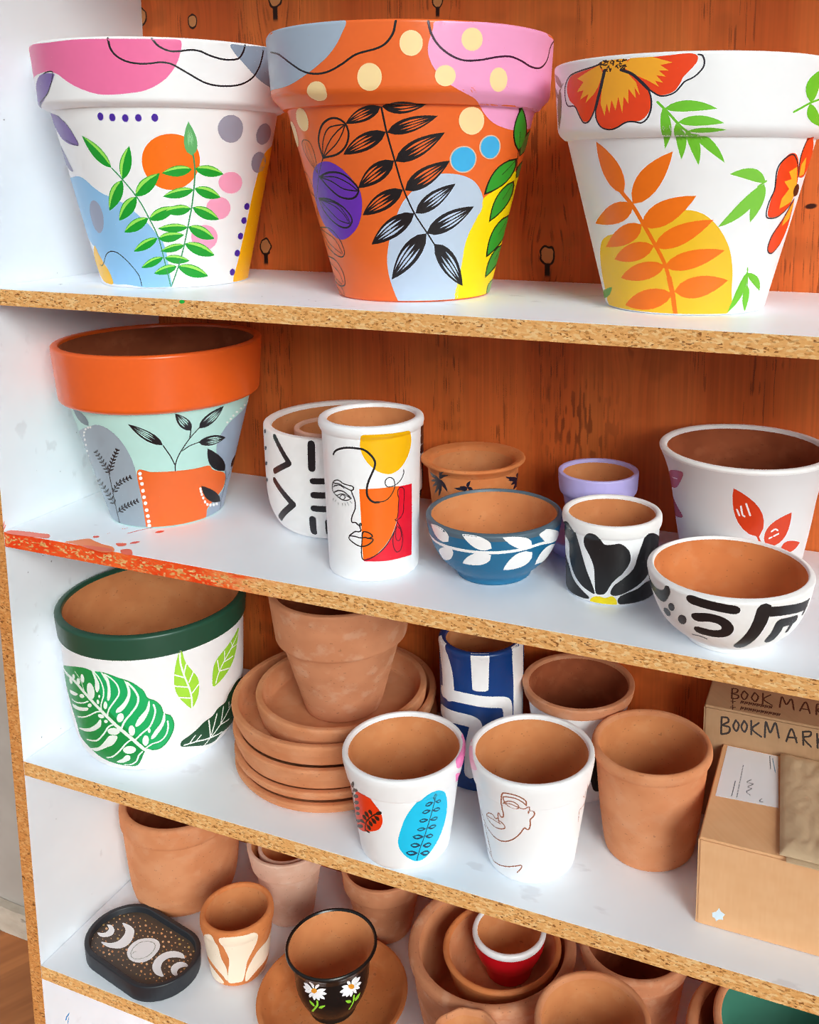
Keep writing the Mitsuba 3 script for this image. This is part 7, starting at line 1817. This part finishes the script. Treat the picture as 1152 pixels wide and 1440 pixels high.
# --- cardboard boxes, label and envelope on the third shelf
def carton(key, label, x0, x1, y0, y1, h, mat, lid=0.0026, flap=True):
    tag(key, label, 'box')
    z0 = Z3 + 0.0002
    c = 0.0012
    m = box(x0, x1, y0 + c, y1, z0, z0 + h - lid - 0.0006)
    put(f'{key}__box_body', m, mat)
    lid_m = box(x0 + 0.0016, x1, y0 + 0.0006, y1, z0 + h - lid, z0 + h)
    tag(put(f'{key}__lid', lid_m, mat), 'closed lid')
    if flap:
        tag(put(f'{key}__front_flap', box(x0 + 0.0022, x1 - 0.002, y0, y0 + 0.0009, z0 + 0.0006, z0 + h - 0.003), mat), 'tucked front flap')


carton('cardboard_box', 'brown cardboard mailing box with a white label and an envelope on its lid', 0.7845, 0.985, 0.0440, 0.1985, 0.0885, 'cardboard')
carton('cardboard_box_001', 'brown cardboard box hand-lettered BOOKMARKS, behind the box with the white label', 0.7640, 0.985, 0.1995, 0.2745, 0.1290, 'cardboard_grey')
GEO['cardboard_box'] = Flat((0.7845, 0.0440, Z3), (1, 0, 0), (0, 0, 1))
GEO['cardboard_box_001'] = Flat((0.7640, 0.1995, Z3), (1, 0, 0), (0, 0, 1))

LB = 'shipping_label'
tag(LB, 'white paper shipping label stuck to the lid of the front cardboard box', 'label')
lq = np.array([(0.7905, 0.1968), (0.8420, 0.1968), (0.8495, 0.1120), (0.7905, 0.1085)])
lm = trimesh.creation.extrude_polygon(Polygon(lq), 0.0003, engine='earcut')
lm.apply_translation((0, 0, Z3 + 0.08885))
put(f'{LB}__paper', lm, 'paper_white')
GEO[LB] = Flat((0.7905, 0.1085, Z3 + 0.0892), (1, 0, 0), (0, 1, 0))

EN = 'kraft_envelope'
tag(EN, 'crumpled kraft paper envelope lying on the front cardboard box', 'envelope')


def sheet(x0, x1, y0, y1, z, thick, seed, skew=0.0):
    nx, ny = 40, 50
    u, v = np.meshgrid(np.linspace(0, 1, nx), np.linspace(0, 1, ny), indexing='ij')
    e = np.minimum(1, np.minimum(np.minimum(u, 1 - u) * 9, np.minimum(v, 1 - v) * 9)) ** 0.5
    p = np.stack([x0 + (x1 - x0) * u + skew * v, y0 + (y1 - y0) * v, 0 * u], -1)
    wob = (np.abs(meshkit.fbm(np.stack([u * 5 + v, v * 4 - u, 0 * u + seed], -1), 3, seed) - 0.5) * 2) ** 0.8
    zt = z + 0.0008 + thick * e * (0.55 + 0.7 * wob)
    top, bot = np.dstack([p[..., :2], zt]).reshape(-1, 3), np.dstack([p[..., :2], 0 * zt + z]).reshape(-1, 3)
    i, j = np.meshgrid(np.arange(nx - 1), np.arange(ny - 1), indexing='ij')
    a = (i * ny + j).ravel()
    q = np.stack([a, a + ny, a + ny + 1, a + 1], -1)
    f = np.vstack([q[:, [0, 1, 2]], q[:, [0, 2, 3]]])
    n = len(top)
    rim = [k * ny for k in range(nx)] + [(nx - 1) * ny + k for k in range(1, ny)] + [k * ny + ny - 1 for k in range(nx - 2, -1, -1)] + [k for k in range(ny - 2, 0, -1)]
    side = np.array([[a, b_, b_ + n, a + n] for a, b_ in zip(rim, rim[1:] + rim[:1])])
    return trimesh.Trimesh(np.vstack([top, bot]), np.vstack([f, f[:, ::-1] + n, side[:, [0, 2, 1]], side[:, [0, 3, 2]]]), process=False)


put(f'{EN}__paper', sheet(0.8560, 0.97, 0.0425, 0.198, Z3 + 0.0915, 0.006, 3, -0.012), 'kraft_paper', 30)
tag(put(f'{EN}__flap', sheet(0.8620, 0.965, 0.0385, 0.150, Z3 + 0.08885, 0.0012, 6, -0.010), 'kraft_paper', 30), 'lower sheet of the envelope')

# lettering on the lid, spills and paint marks on the shelving
GEO['cardboard_box_001@lid'] = Flat((0.7640, 0.1995, Z3 + 0.1293), (1, 0, 0), (0, 1, 0))
GEO[SH + '__shelf_board_001'] = Flat((0, 0, Z2), (1, 0, 0), (0, 1, 0))
GEO[SH + '__side_panel'] = Flat((0, 0, Z2), (0, 1, 0), (0, 0, 1))
GEO[SH + '__shelf_board'] = Flat((0, 0, Z1), (1, 0, 0), (0, 0, 1))
for key, surf in GEO.items():
    paint(key, surf)
